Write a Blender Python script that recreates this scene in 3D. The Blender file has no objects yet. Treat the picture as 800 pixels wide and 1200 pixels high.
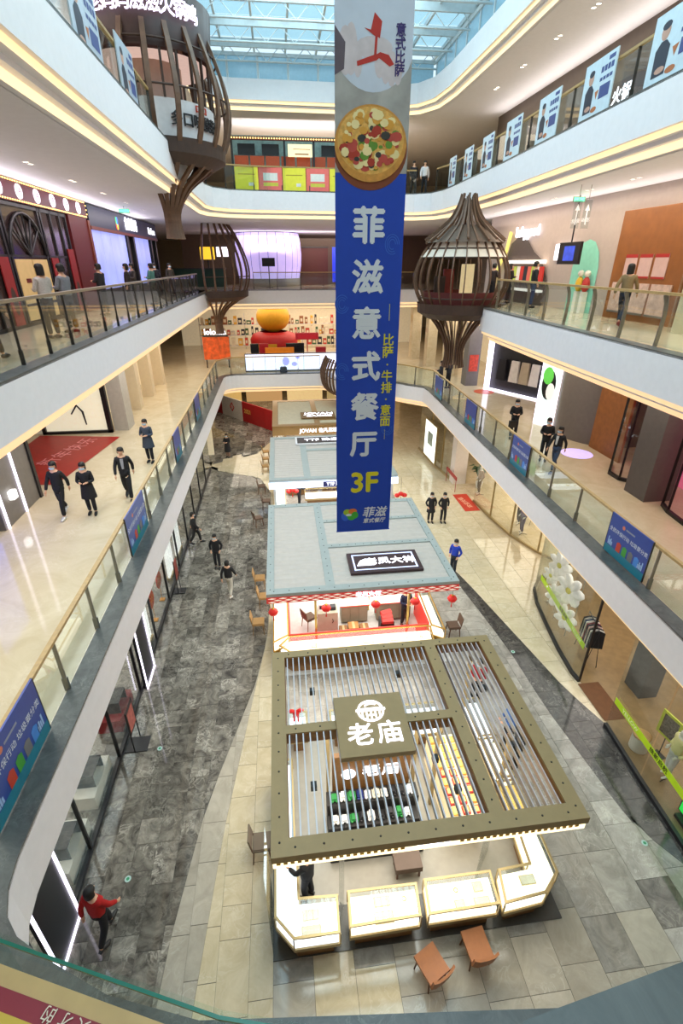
import bpy, bmesh, math, random
from mathutils import Vector, Matrix
from mathutils.geometry import tessellate_polygon
R = math.radians
rnd = random.Random(7)
scene = bpy.context.scene
col = scene.collection
# ------------------------------------------------------------------ camera
cam_data = bpy.data.cameras.new('camera')
cam_data.sensor_fit = 'VERTICAL'
cam_data.sensor_height = 36.0
cam_data.lens = 575.0 / 1200.0 * 36.0
cam_data.clip_end = 300
cam = bpy.data.objects.new('camera', cam_data)
cam.location = (0, 0, 12.25)
cam.rotation_euler = (R(90 - 26.92), 0, R(-6.9))
col.objects.link(cam)
scene.camera = cam
# ------------------------------------------------------------------ view
scene.view_settings.view_transform = 'Standard'
scene.view_settings.look = 'None'
scene.view_settings.gamma = 1
scene.view_settings.use_curve_mapping = False
scene.view_settings.exposure = 0.68
scene.cycles.use_denoising = True
scene.cycles.max_bounces = 7
scene.cycles.diffuse_bounces = 4
scene.cycles.glossy_bounces = 3
scene.cycles.transmission_bounces = 4
scene.cycles.transparent_max_bounces = 24
scene.cycles.caustics_reflective = False
scene.cycles.caustics_refractive = False
scene.cycles.sample_clamp_indirect = 6.0
# ------------------------------------------------------------------ sky
world = bpy.data.worlds.new('sky'); scene.world = world
world.use_nodes = True
wbg = world.node_tree.nodes['Background']
wbg.inputs[0].default_value = (0.66, 0.87, 1.0, 1)
wbg.inputs[1].default_value = 0.75
# ------------------------------------------------------------------ large lights: daylight below the skylight, ceiling light in the galleries
def area(name, loc, sx, sy, power, color=(1, 1, 1), rot=(0, 0, 0), spread=180):
    l = bpy.data.lights.new(name, 'AREA'); l.shape = 'RECTANGLE'; l.size = sx; l.size_y = sy
    l.energy = power; l.color = color; l.spread = R(spread)
    o = bpy.data.objects.new(name, l); o.location = loc; o.rotation_euler = rot
    col.objects.link(o); return o
WARM = (1.0, 0.86, 0.68); NEUT = (1.0, 0.95, 0.88); COOL = (0.95, 0.98, 1.0)
area('skylight_daylight', (2.7, 16, 23.2), 9, 30, 2600, COOL)
for k, (x, y, z, sx, sy, p, c) in enumerate([
    (-6.2, 14, 9.1, 1.2, 24, 300, NEUT),      # gallery 2 left
    (-6.2, 33, 9.1, 1.2, 12, 160, WARM),
    (11.2, 15, 9.1, 1.6, 20, 190, WARM),      # gallery 2 right
    (11.6, 34, 9.1, 1.6, 12, 150, WARM),
    (-6.2, 20, 14.35, 1.0, 26, 260, (1.0, 0.9, 0.95)),   # gallery 3 left
    (10.6, 17, 14.35, 1.2, 22, 330, WARM),    # gallery 3 right
    (11.6, 20, 19.5, 1.4, 26, 300, WARM),     # gallery 4 right
    (-5.6, 20, 19.5, 1.4, 26, 200, NEUT),
    (9.4, 12, 4.0, 0.5, 14, 70, WARM),       # ground floor under gallery 2
    (9.9, 28, 4.0, 0.8, 14, 90, WARM),
    (-4.6, 16, 4.0, 0.6, 22, 90, NEUT),
    (2.6, 45, 9.0, 12, 8, 420, WARM),         # far hall, second floor
    (2.6, 48, 14.2, 12, 8, 380, (1, .9, .85)),
    (2.6, 41, 19.4, 10, 8, 330, WARM),
    (0.5, 41, 3.9, 10, 8, 330, WARM),
]):
    area('ceiling_light_%d' % k, (x, y, z), sx, sy, p, c)

# added uplights without fixtures, level with the shop signs, to brighten the ceilings
for (x, y, z, ry, p, c) in ((-7.3, 20, 13.98, -140, 95, (.95, .9, 1.0)), (11.7, 18, 13.7, 140, 95, (1.0, .93, .9)), (12.9, 20, 18.9, 140, 110, (1.0, .94, .9)), (-7.3, 20, 18.9, -140, 120, (1, .95, .95))):
    area('ceiling_fill', (x, y, z), .25, 26, p, c, (0, R(ry), 0))
area('ceiling_fill', (2.6, 44, 13.2), 12, .3, 110, (1, .93, .9), (R(140), 0, 0))
area('ceiling_fill', (2.6, 36.6, 18.4), 10, .3, 130, (1, .93, .9), (R(140), 0, 0))
# ------------------------------------------------------------------ materials
def lin(c):
    if isinstance(c, str):
        c = [int(c[i:i + 2], 16) / 255 for i in (1, 3, 5)]
        return tuple((x / 12.92 if x <= 0.04045 else ((x + 0.055) / 1.055) ** 2.4) for x in c)
    return tuple(c[:3])
MATS = {}
def mat(name, color, rough=0.5, metal=0.0, emit=0.0, ecol=None, var=0.06, scale=6.0, bump=0.0, spec=0.5):
    if name in MATS: return MATS[name]
    m = bpy.data.materials.new(name); m.use_nodes = True
    nt = m.node_tree; b = nt.nodes['Principled BSDF']
    c = lin(color)
    b.inputs['Roughness'].default_value = rough
    b.inputs['Metallic'].default_value = metal
    b.inputs['Specular IOR Level'].default_value = spec
    if var > 0:
        tc = nt.nodes.new('ShaderNodeTexCoord')
        n = nt.nodes.new('ShaderNodeTexNoise'); n.inputs['Scale'].default_value = scale; n.inputs['Detail'].default_value = 3
        nt.links.new(tc.outputs['Object'], n.inputs['Vector'])
        r = nt.nodes.new('ShaderNodeValToRGB')
        r.color_ramp.elements[0].position = 0.3; r.color_ramp.elements[1].position = 0.7
        r.color_ramp.elements[0].color = tuple(min(1, x * (1 - var)) for x in c) + (1,)
        r.color_ramp.elements[1].color = tuple(min(1, x * (1 + var)) for x in c) + (1,)
        nt.links.new(n.outputs['Fac'], r.inputs['Fac']); nt.links.new(r.outputs['Color'], b.inputs['Base Color'])
        if bump:
            bp = nt.nodes.new('ShaderNodeBump'); bp.inputs['Strength'].default_value = bump
            nt.links.new(n.outputs['Fac'], bp.inputs['Height']); nt.links.new(bp.outputs['Normal'], b.inputs['Normal'])
    else:
        b.inputs['Base Color'].default_value = c + (1,)
    if emit:
        b.inputs['Emission Color'].default_value = lin(ecol or color) + (1,)
        b.inputs['Emission Strength'].default_value = emit
    MATS[name] = m; return m
def glass(name, tint=(0.9, 0.96, 0.95), refl=0.10, rough=0.02):
    if name in MATS: return MATS[name]
    m = bpy.data.materials.new(name); m.use_nodes = True
    nt = m.node_tree; nt.nodes.clear()
    out = nt.nodes.new('ShaderNodeOutputMaterial'); mx = nt.nodes.new('ShaderNodeMixShader')
    t = nt.nodes.new('ShaderNodeBsdfTransparent'); g = nt.nodes.new('ShaderNodeBsdfGlossy')
    t.inputs[0].default_value = tint + (1,); g.inputs['Roughness'].default_value = rough
    lw = nt.nodes.new('ShaderNodeLayerWeight'); lw.inputs['Blend'].default_value = .5
    pw = nt.nodes.new('ShaderNodeMath'); pw.operation = 'POWER'; pw.inputs[1].default_value = 4.0
    mr = nt.nodes.new('ShaderNodeMath'); mr.operation = 'MULTIPLY_ADD'; mr.inputs[1].default_value = refl * 7; mr.inputs[2].default_value = refl * .35
    nt.links.new(lw.outputs['Facing'], pw.inputs[0]); nt.links.new(pw.outputs[0], mr.inputs[0]); nt.links.new(mr.outputs[0], mx.inputs[0])
    nt.links.new(t.outputs[0], mx.inputs[1]); nt.links.new(g.outputs[0], mx.inputs[2])
    nt.links.new(mx.outputs[0], out.inputs[0]); MATS[name] = m; return m
def marble(name, c0, c1, vein, scale=1.0, rough=0.12, vein_w=0.04, tile_var=0.12, use_island=False):
    """stone: clouded ground, thin veins, each tile its own tone and its own patch of stone"""
    if name in MATS: return MATS[name]
    m = bpy.data.materials.new(name); m.use_nodes = True
    nt = m.node_tree; N = nt.nodes; L = nt.links; b = N['Principled BSDF']
    b.inputs['Roughness'].default_value = rough
    tc = N.new('ShaderNodeTexCoord')
    if use_island:
        g = N.new('ShaderNodeNewGeometry'); rnd_out = g.outputs['Random Per Island']
    else:
        oi = N.new('ShaderNodeObjectInfo'); rnd_out = oi.outputs['Random']
    mul = N.new('ShaderNodeVectorMath'); mul.operation = 'SCALE'; mul.inputs[0].default_value = (37, 23, 11)
    L.new(rnd_out, mul.inputs['Scale'])
    g2 = N.new('ShaderNodeNewGeometry')
    add = N.new('ShaderNodeVectorMath'); add.operation = 'ADD'
    L.new(g2.outputs['Position'], add.inputs[0]); L.new(mul.outputs[0], add.inputs[1])
    n1 = N.new('ShaderNodeTexNoise'); n1.inputs['Scale'].default_value = 2.6 * scale; n1.inputs['Detail'].default_value = 9; n1.inputs['Roughness'].default_value = .68; n1.inputs['Distortion'].default_value = 1.2
    L.new(add.outputs[0], n1.inputs['Vector'])
    cr = N.new('ShaderNodeValToRGB'); cr.color_ramp.elements[0].position = .33; cr.color_ramp.elements[1].position = .68
    cr.color_ramp.elements[0].color = lin(c0) + (1,); cr.color_ramp.elements[1].color = lin(c1) + (1,)
    L.new(n1.outputs['Fac'], cr.inputs['Fac'])
    n2 = N.new('ShaderNodeTexNoise'); n2.inputs['Scale'].default_value = 3.4 * scale; n2.inputs['Detail'].default_value = 9; n2.inputs['Distortion'].default_value = 1.6; n2.inputs['Roughness'].default_value = .55
    L.new(add.outputs[0], n2.inputs['Vector'])
    s = N.new('ShaderNodeMath'); s.operation = 'SUBTRACT'; s.inputs[1].default_value = .5; L.new(n2.outputs['Fac'], s.inputs[0])
    ab = N.new('ShaderNodeMath'); ab.operation = 'ABSOLUTE'; L.new(s.outputs[0], ab.inputs[0])
    vr = N.new('ShaderNodeMapRange'); vr.inputs['From Min'].default_value = 0; vr.inputs['From Max'].default_value = vein_w
    vr.inputs['To Min'].default_value = .5; vr.inputs['To Max'].default_value = 0; L.new(ab.outputs[0], vr.inputs['Value'])
    n3 = N.new('ShaderNodeTexNoise'); n3.inputs['Scale'].default_value = 1.3 * scale; n3.inputs['Detail'].default_value = 3; L.new(add.outputs[0], n3.inputs['Vector'])
    vm = N.new('ShaderNodeMapRange'); vm.inputs['From Min'].default_value = .45; vm.inputs['From Max'].default_value = .62; L.new(n3.outputs['Fac'], vm.inputs['Value'])
    vx = N.new('ShaderNodeMath'); vx.operation = 'MULTIPLY'; L.new(vr.outputs[0], vx.inputs[0]); L.new(vm.outputs[0], vx.inputs[1])
    mx = N.new('ShaderNodeMix'); mx.data_type = 'RGBA'; L.new(vx.outputs[0], mx.inputs['Factor'])
    L.new(cr.outputs[0], mx.inputs['A']); mx.inputs['B'].default_value = lin(vein) + (1,)
    hv = N.new('ShaderNodeHueSaturation')
    mr = N.new('ShaderNodeMapRange'); mr.inputs['To Min'].default_value = 1 - tile_var * 1.6; mr.inputs['To Max'].default_value = 1 + tile_var
    L.new(rnd_out, mr.inputs['Value']); L.new(mr.outputs[0], hv.inputs['Value'])
    L.new(mx.outputs['Result'], hv.inputs['Color']); L.new(hv.outputs[0], b.inputs['Base Color'])
    MATS[name] = m; return m
def emis(name, color, strength):
    if name in MATS: return MATS[name]
    return mat(name, color, .5, 0, strength, color, var=0)

# ------------------------------------------------------------------ mesh builder
class MB:
    def __init__(s): s.v = []; s.f = []; s.m = []; s.sm = []
    def add(s, verts, faces, m=0, smooth=False, M=None):
        o = len(s.v)
        s.v += [tuple(M @ Vector(p)) if M is not None else tuple(p) for p in verts]
        s.f += [tuple(i + o for i in f) for f in faces]; s.m += [m] * len(faces); s.sm += [smooth] * len(faces); return s
    def box(s, x0, x1, y0, y1, z0, z1, m=0, M=None):
        return s.add([(x0, y0, z0), (x1, y0, z0), (x1, y1, z0), (x0, y1, z0), (x0, y0, z1), (x1, y0, z1), (x1, y1, z1), (x0, y1, z1)],
                     [(3, 2, 1, 0), (4, 5, 6, 7), (0, 1, 5, 4), (1, 2, 6, 5), (2, 3, 7, 6), (3, 0, 4, 7)], m, M=M)
    def cbox(s, c, d, m=0, M=None):
        return s.box(c[0] - d[0] / 2, c[0] + d[0] / 2, c[1] - d[1] / 2, c[1] + d[1] / 2, c[2] - d[2] / 2, c[2] + d[2] / 2, m, M)
    def quad(s, a, b, c, d, m=0): return s.add([a, b, c, d], [(0, 1, 2, 3)], m)
    def prism(s, poly, z0, z1, m=0, mt=None, M=None):
        n = len(poly)
        v = [(p[0], p[1], z0) for p in poly] + [(p[0], p[1], z1) for p in poly]
        tri = tessellate_polygon([[Vector((p[0], p[1], 0)) for p in poly]])
        ar = sum(poly[i][0] * poly[(i + 1) % n][1] - poly[(i + 1) % n][0] * poly[i][1] for i in range(n))
        side = [(i, (i + 1) % n, n + (i + 1) % n, n + i) for i in range(n)]
        if ar < 0: side = [f[::-1] for f in side]
        s.add(v, side, m, M=M)
        top = []; bot = []
        for t in tri:
            a, b, c = (poly[i] for i in t)
            cr = (b[0] - a[0]) * (c[1] - a[1]) - (b[1] - a[1]) * (c[0] - a[0])
            t = tuple(t) if cr > 0 else tuple(t)[::-1]
            top.append(tuple(n + i for i in t)); bot.append(t[::-1])
        s.add(v, top, m if mt is None else mt, M=M); s.add(v, bot, m, M=M); return s
    def tube(s, path, r, n=8, m=0, caps=True, smooth=True, M=None):
        path = [Vector(p) for p in path]; k = len(path)
        rr = r if isinstance(r, (list, tuple)) else [r] * k
        v = []; f = []
        up0 = None
        for i, p in enumerate(path):
            t = (path[min(i + 1, k - 1)] - path[max(i - 1, 0)]).normalized()
            if up0 is None:
                up0 = Vector((0, 0, 1)) if abs(t.z) < .9 else Vector((1, 0, 0))
            u = (up0 - t * up0.dot(t)).normalized(); w = t.cross(u); up0 = u
            for j in range(n):
                a = 2 * math.pi * j / n
                v.append(p + u * (math.cos(a) * rr[i]) + w * (math.sin(a) * rr[i]))
        for i in range(k - 1):
            for j in range(n):
                f.append((i * n + j, i * n + (j + 1) % n, (i + 1) * n + (j + 1) % n, (i + 1) * n + j))
        s.add(v, f, m, smooth, M)
        if caps: s.add(v, [tuple(range(n))[::-1], tuple(range((k - 1) * n, k * n))], m, M=M)
        return s
    def ribbon(s, path, w, h, side, m=0, M=None):
        """flat bar (w across, h along 'side') swept along path"""
        path = [Vector(p) for p in path]; k = len(path); v = []; f = []
        for i, p in enumerate(path):
            t = (path[min(i + 1, k - 1)] - path[max(i - 1, 0)]).normalized()
            sd = Vector(side[i] if isinstance(side, list) else side); sd = (sd - t * sd.dot(t)).normalized(); b = t.cross(sd)
            for a, c in ((-1, -1), (1, -1), (1, 1), (-1, 1)): v.append(p + b * (a * w / 2) + sd * (c * h / 2))
        for i in range(k - 1):
            for j in range(4): f.append((i * 4 + j, i * 4 + (j + 1) % 4, (i + 1) * 4 + (j + 1) % 4, (i + 1) * 4 + j))
        f += [(3, 2, 1, 0), tuple(range(4 * k - 4, 4 * k))]
        return s.add(v, f, m, M=M)
    def lathe(s, prof, n=16, c=(0, 0, 0), m=0, smooth=True, M=None, sx=1, sy=1, a0=0, a1=360):
        full = abs(a1 - a0 - 360) < 1e-6; nn = n if full else n + 1
        v = [(c[0] + r * sx * math.cos(R(a0 + (a1 - a0) * j / n)), c[1] + r * sy * math.sin(R(a0 + (a1 - a0) * j / n)), c[2] + z) for r, z in prof for j in range(nn)]
        f = []
        for i in range(len(prof) - 1):
            for j in range(n):
                f.append((i * nn + j, i * nn + (j + 1) % nn, (i + 1) * nn + (j + 1) % nn, (i + 1) * nn + j))
        return s.add(v, f, m, smooth, M)
    def sphere(s, c, r, m=0, n=12, k=8, M=None):
        r = r if isinstance(r, (list, tuple)) else (r, r, r)
        v = [(c[0], c[1], c[2] - r[2])]
        for i in range(1, k):
            a = -math.pi / 2 + math.pi * i / k
            for j in range(n):
                b = 2 * math.pi * j / n
                v.append((c[0] + r[0] * math.cos(a) * math.cos(b), c[1] + r[1] * math.cos(a) * math.sin(b), c[2] + r[2] * math.sin(a)))
        v.append((c[0], c[1], c[2] + r[2])); f = []
        for j in range(n): f.append((0, 1 + (j + 1) % n, 1 + j))
        for i in range(k - 2):
            for j in range(n): f.append((1 + i * n + j, 1 + i * n + (j + 1) % n, 1 + (i + 1) * n + (j + 1) % n, 1 + (i + 1) * n + j))
        t = len(v) - 1; o = 1 + (k - 2) * n
        for j in range(n): f.append((t, o + j, o + (j + 1) % n))
        return s.add(v, f, m, True, M)
    def mesh(s, name, mats):
        me = bpy.data.meshes.new(name); me.from_pydata(s.v, [], s.f)
        for x in (mats if isinstance(mats, (list, tuple)) else [mats]): me.materials.append(x)
        me.polygons.foreach_set('material_index', s.m); me.polygons.foreach_set('use_smooth', s.sm); me.update(); return me
    def build(s, name, mats, parent=None, loc=None, kind=None):
        o = bpy.data.objects.new(name, s.mesh(name, mats)); col.objects.link(o)
        if parent is not None: o.parent = parent
        if loc is not None: o.location = loc
        if kind: o['kind'] = kind
        return o
def tag(o, label, cat, group=None):
    o['kind'] = 'thing'; o['label'] = label; o['category'] = cat
    if group: o['group'] = group
    return o
def thing(name, label, cat, loc=(0, 0, 0), rz=0, group=None):
    o = bpy.data.objects.new(name, None); col.objects.link(o); o.location = loc; o.rotation_euler = (0, 0, R(rz))
    return tag(o, label, cat, group)
def inst(me, name, parent=None, loc=(0, 0, 0), rot=(0, 0, 0), sc=(1, 1, 1)):
    o = bpy.data.objects.new(name, me); col.objects.link(o); o.parent = parent; o.location = loc; o.rotation_euler = rot; o.scale = sc; return o
def dup(root, loc=None, rz=None, label=None, group=None):
    def cp(o, par):
        c = o.copy(); col.objects.link(c); c.parent = par
        for ch in list(o.children): cp(ch, c)
        return c
    r = cp(root, None)
    if loc is not None: r.location = loc
    if rz is not None: r.rotation_euler = (0, 0, R(rz))
    if label: r['label'] = label
    if group: r['group'] = group
    return r
def struct(mb, name, mats, parent=None, loc=None):
    o = mb.build(name, mats, parent, loc); o['kind'] = 'structure'; return o
def text_mesh(body, size, extrude=0.01, align='CENTER', bold=0.0, shear=0.0, vertical=False, spacing=1.0, valign='CENTER', res=2):
    cu = bpy.data.curves.new('lettering', 'FONT'); cu.body = ('\n'.join(body) if vertical else body)
    cu.size = size; cu.extrude = extrude; cu.align_x = align; cu.align_y = valign; cu.resolution_u = res
    cu.shear = shear; cu.space_line = spacing; cu.space_character = 1.0 if vertical else spacing
    o = bpy.data.objects.new('lettering', cu)
    me = bpy.data.meshes.new_from_object(o)
    bpy.data.objects.remove(o); bpy.data.curves.remove(cu)
    if bold:         # heavier strokes: the same glyph set five times, shifted by the extra weight
        bm = bmesh.new(); lift = 0
        for dx, dy in ((0, 0), (bold, 0), (-bold, 0), (0, bold), (0, -bold)):
            n0 = len(bm.verts); bm.from_mesh(me); bm.verts.ensure_lookup_table()
            for v in bm.verts[n0:]: v.co.x += dx; v.co.y += dy; v.co.z += lift
            lift += .0005
        bm.to_mesh(me); bm.free()
    return me
def text(body, size, material, parent, loc, rot=(90, 0, 0), name='lettering', **k):
    me = text_mesh(body, size, **k); me.materials.clear(); me.materials.append(material)
    o = bpy.data.objects.new(name, me); col.objects.link(o); o.parent = parent
    o.location = loc; o.rotation_euler = tuple(R(a) for a in rot); return o
def offset_line(pts, d, closed=False):
    """polyline moved to its left by d (mitred)"""
    n = len(pts); out = []
    for i in range(n):
        if closed: a, c = pts[i - 1], pts[(i + 1) % n]
        else: a, c = pts[max(i - 1, 0)], pts[min(i + 1, n - 1)]
        b = pts[i]
        def nrm(p, q):
            dx, dy = q[0] - p[0], q[1] - p[1]; l = math.hypot(dx, dy) or 1; return (-dy / l, dx / l)
        n1 = nrm(a, b) if a != b else nrm(b, c); n2 = nrm(b, c) if b != c else n1
        k = 1 + n1[0] * n2[0] + n1[1] * n2[1]; k = max(k, .4)
        out.append((b[0] + (n1[0] + n2[0]) / k * d, b[1] + (n1[1] + n2[1]) / k * d))
    return out
def arc(cx, cy, r, a0, a1, n=8): return [(cx + r * math.cos(R(a0 + (a1 - a0) * i / n)), cy + r * math.sin(R(a0 + (a1 - a0) * i / n))) for i in range(n + 1)]
Z2, Z3, Z4, Z5 = 5.25, 10.5, 15.75, 21.0
# ================================================================== setting
M_dark = marble('dark_marble', '#413d39', '#948d82', '#cfc7ba', 1.0, .06, .05, .26)
M_darkI = marble('dark_marble_far', '#413d39', '#948d82', '#cfc7ba', 1.0, .06, .05, .26, True)
M_black = marble('charcoal_marble', '#2c2a2b', '#5c5854', '#a09a92', 1.2, .10, .03, .14)
M_blackI = marble('charcoal_marble_far', '#2c2a2b', '#5c5854', '#a09a92', 1.2, .10, .03, .14, True)
M_grey = marble('grey_marble', '#857f77', '#b0a99f', '#cfc8bd', .7, .08, .03, .12)
M_greyI = marble('grey_marble_far', '#857f77', '#b0a99f', '#cfc8bd', .7, .08, .03, .12, True)
M_cream = marble('cream_marble', '#c6b594', '#dacbae', '#e6dcc8', .7, .07, .03, .05)
M_creamI = marble('cream_marble_far', '#c6b594', '#dacbae', '#e6dcc8', .7, .07, .03, .05, True)
M_beige = marble('beige_marble', '#a39a8b', '#b9afa0', '#cbc4b7', .7, .12, .03, .10)
M_beigeI = marble('beige_marble_far', '#a39a8b', '#b9afa0', '#cbc4b7', .7, .12, .03, .10, True)
M_grout = mat('tile_joint', '#57524c', .8)
M_white = mat('white_board', '#efecef', .55, var=.02)
M_ceil = mat('ceiling_plaster', '#e2dee2', .8, var=.02)
M_gold = emis('cove_light_strip', '#ffdca6', .62)
M_goldb = emis('cove_light_bright', '#ffe0ae', .72)
M_goldl = emis('cove_light_soft', '#ffdcaa', .42)
M_ledge = marble('ledge_stone', '#454645', '#646563', '#83847f', 1.3, .35, .03, .1)
M_gfloor = marble('gallery_floor', '#c9b899', '#d8c9ad', '#e2d6be', .4, .08, .02, .02)
M_glass = glass('rail_glass', (.90, .95, .94), .09)
M_cglass = glass('clear_glass', (.94, .97, .96), .10)
M_steel = mat('brushed_steel', '#8d8a84', .35, .9, var=.04)
M_dsteel = mat('dark_steel', '#4b4a49', .4, .8, var=.04)
M_wood = mat('rail_wood', '#b0915c', .4, var=.12, scale=14)
M_chrome = mat('chrome', '#c8c8c8', .15, 1.0, var=0)

# ---- ground floor of single tiles
def interp(tab, y):
    if y <= tab[0][0]: return tab[0][1]
    for (a, xa), (b, xb) in zip(tab, tab[1:]):
        if y <= b: return xa + (xb - xa) * (y - a) / (b - a)
    return tab[-1][1]
B = [
    [(0, -6.2)],
    [(2, -3.0), (4.4, -2.92), (5.35, -2.85), (7.94, -2.49), (12.04, -1.36), (14, -1.05), (16.6, -.92), (27, -1.0), (29.4, -1.7), (31.3, -5.4), (33, -5.6), (33.4, -2.2), (37, -.9)],
    [(2, -2.4), (4.12, -2.25), (7.35, -1.97), (12.04, -1.34), (14, -1.03), (16.6, -.9), (27, -.98), (29.4, -1.68), (31.3, -5.38), (33, -5.58), (33.4, -2.18), (37, -.88)],
    [(0, -.78), (60, -.78)],
    [(4.5, 9.3), (5.0, 8.75), (5.8, 8.25), (6.47, 7.92), (9.92, 7.56), (12.55, 7.5), (17.89, 6.9), (24, 6.2), (60, 6.2)],
    [(4.5, 9.35), (5.0, 9.2), (5.58, 9.1), (9.11, 9.05), (10.48, 8.57), (16.83, 7.43), (19.5, 6.75), (24, 6.22), (60, 6.22)],
    [(0, 17)],
]
RM = [0, 4, 3, 2, 1, 3]          # dark, beige, cream, grey, charcoal, cream
near = [M_dark, M_black, M_grey, M_cream, M_beige]; far = [M_darkI, M_blackI, M_greyI, M_creamI, M_beigeI]
TW = [0.5, .62, .62, .8, .62, .9]
TL = .62
def clip(poly, x0, y0, x1, y1, keep_right):
    out = []; n = len(poly)
    def sd(p):
        v = (p[0] - x0) * (y1 - y0) - (p[1] - y0) * (x1 - x0)
        return v if keep_right else -v
    for i in range(n):
        a, b = poly[i], poly[(i + 1) % n]; sa, sb = sd(a), sd(b)
        if sa >= 0: out.append(a)
        if (sa >= 0) != (sb >= 0):
            t = sa / (sa - sb); out.append((a[0] + (b[0] - a[0]) * t, a[1] + (b[1] - a[1]) * t))
    return out
g = MB(); g.box(-16, 20, -3, 62, -.5, -.008)
floor = struct(g, 'floor', [M_grout])
tiles = []
for k in range(6):
    w = TW[k]; xmin = min(x for _, x in B[k]); xmax = max(x for _, x in B[k + 1]); c_ = 0
    xs = math.floor(xmin / w) * w
    while xs < xmax:
        yy = 2.0 - rnd.random() * .8
        while yy < 60:
            h = rnd.choice((.6, .9, .9, 1.2)) * (1 if yy < 30 else 1.8)
            p = [(xs, yy), (xs + w, yy), (xs + w, yy + h), (xs, yy + h)]
            p = clip(p, interp(B[k], yy), yy, interp(B[k], yy + h), yy + h, True)
            if len(p) > 2: p = clip(p, interp(B[k + 1], yy), yy, interp(B[k + 1], yy + h), yy + h, False)
            if len(p) > 2:
                cx = sum(q[0] for q in p) / len(p); cy = sum(q[1] for q in p) / len(p)
                inside = -.75 < cx < 5.2 and (4.8 < cy < 9.9 or 12.3 < cy < 18.7 or 21.3 < cy < 27.7 or cy > 29.5)
                ar = abs(sum(p[i][0] * p[(i + 1) % len(p)][1] - p[(i + 1) % len(p)][0] * p[i][1] for i in range(len(p)))) / 2
                km = RM[k]
                if k == 3 and cy < 4.75 + rnd.random() * .3: km = rnd.choice((3, 4, 4, 4)) if cx < 4.6 else rnd.choice((2, 2, 4, 4, 0))
                if ar > .004 and -6.2 < cx < 17: tiles.append((p, km, cx, cy, ar, inside))
            yy += h
        xs += w
def visible_rank(t):
    p, k, cx, cy, ar, ins = t
    vis = (-4.9 < cx < 8.6 and cy > 3.7 and not ins and cx > -.98 * (cy + 1.9) / 1.3)
    return (0 if vis else 1, (cx * cx + cy * cy) / max(ar, .05) ** .5)
tiles.sort(key=visible_rank)
rest = MB()
for i, (p, k, cx, cy, ar, ins) in enumerate(tiles):
    q = []
    for (x, y) in p:                                  # shrink a little: the joint
        d = math.hypot(x - cx, y - cy) or 1; f = max(0, 1 - .006 / d); q.append((cx + (x - cx) * f, cy + (y - cy) * f))
    n = len(q)
    if i < 300:
        t = MB(); t.add([(x - cx, y - cy, 0) for x, y in q] + [(x - cx, y - cy, -.008) for x, y in q], [tuple(range(n))] + [(j, n + j, n + (j + 1) % n, (j + 1) % n) for j in range(n)])
        t.build('floor_tile', near[k], floor, (cx, cy, 0))
    else:
        rest.add([(x, y, 0) for x, y in q] + [(x, y, -.008) for x, y in q], [tuple(range(n))] + [(j, n + j, n + (j + 1) % n, (j + 1) % n) for j in range(n)], k)
rest.build('floor_tiles', far, floor, kind='stuff')

# ---- gallery slabs around the void
L2 = [(-1.2, 2.3), (-2.2, 2.62), (-2.97, 3.02), (-3.4, 3.28), (-3.62, 3.52), (-3.74, 3.82), (-3.79, 4.2), (-3.8, 10), (-3.85, 20), (-3.9, 34.4)] + arc(-2.9, 34.6, 1.0, 180, 90, 5) + \
     [(2.7, 35.6), (3.2, 35.3)] + arc(6.1, 34.6, 2.9, 172, 292, 10) + [(7.9, 31.1), (8.85, 30.2), (8.9, 29.4), (8.19, 11.8), (8.0, 7), (7.9, 4), (6.9, 2.6), (3, 1.9)]
L3 = [(.1, .34), (-.5, .32), (-1.2, .5), (-2.5, 1.1), (-3.6, 2.3), (-4.3, 4), (-4.5, 5.5), (-4.55, 39), (10.4, 39.3), (10.4, 24), (9.2, 22.6), (8.85, 22.2), (8.75, 21.6), (8.2, 9.5), (8.0, 5), (7.3, 2.8), (5.5, 1.4), (3, .75), (1.03, .53), (.54, .47)]
L4 = [(-3.15, -2), (-3.15, 8), (-3.2, 24), (-3.25, 29.6), (-3.0, 30.7), (-2.2, 31.6), (-1.0, 31.9), (6.9, 32.4), (8.1, 32.3), (8.9, 31.7), (9.2, 30.4), (9.2, 28), (9.06, 22.3), (8.46, 12), (8.2, 5), (8.2, -2)]
L5 = [(-3.3, -2), (-3.3, 32.6), (-2.9, 33.6), (-2.0, 34), (7.2, 34.2), (8.3, 33.7), (8.9, 32.6), (9.1, 30.5), (9.1, 24), (8.7, -2)]
def slab(pts, z, name, floor_m, x0, x1, y0, y1):
    outer = [(x0, y0), (x1, y0), (x1, y1), (x0, y1)]
    mb = MB()
    for (hole, zz, m, up) in ((offset_line(pts, .01, True), z, 0, True), (offset_line(pts, .5, True), z - 1.3, 1, False)):
        pl = [Vector((p[0], p[1], 0)) for p in outer]; hl = [Vector((p[0], p[1], 0)) for p in hole]
        vs = pl + hl; fs = []
        for t in tessellate_polygon([pl, hl]):
            a, b, c = (vs[i] for i in t); cr = (b - a).cross(c - a).z
            fs.append(tuple(t) if (cr > 0) == up else tuple(t)[::-1])
        mb.add([(v.x, v.y, zz) for v in vs], fs, m)
    return struct(mb, name, [floor_m, M_ceil])
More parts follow.
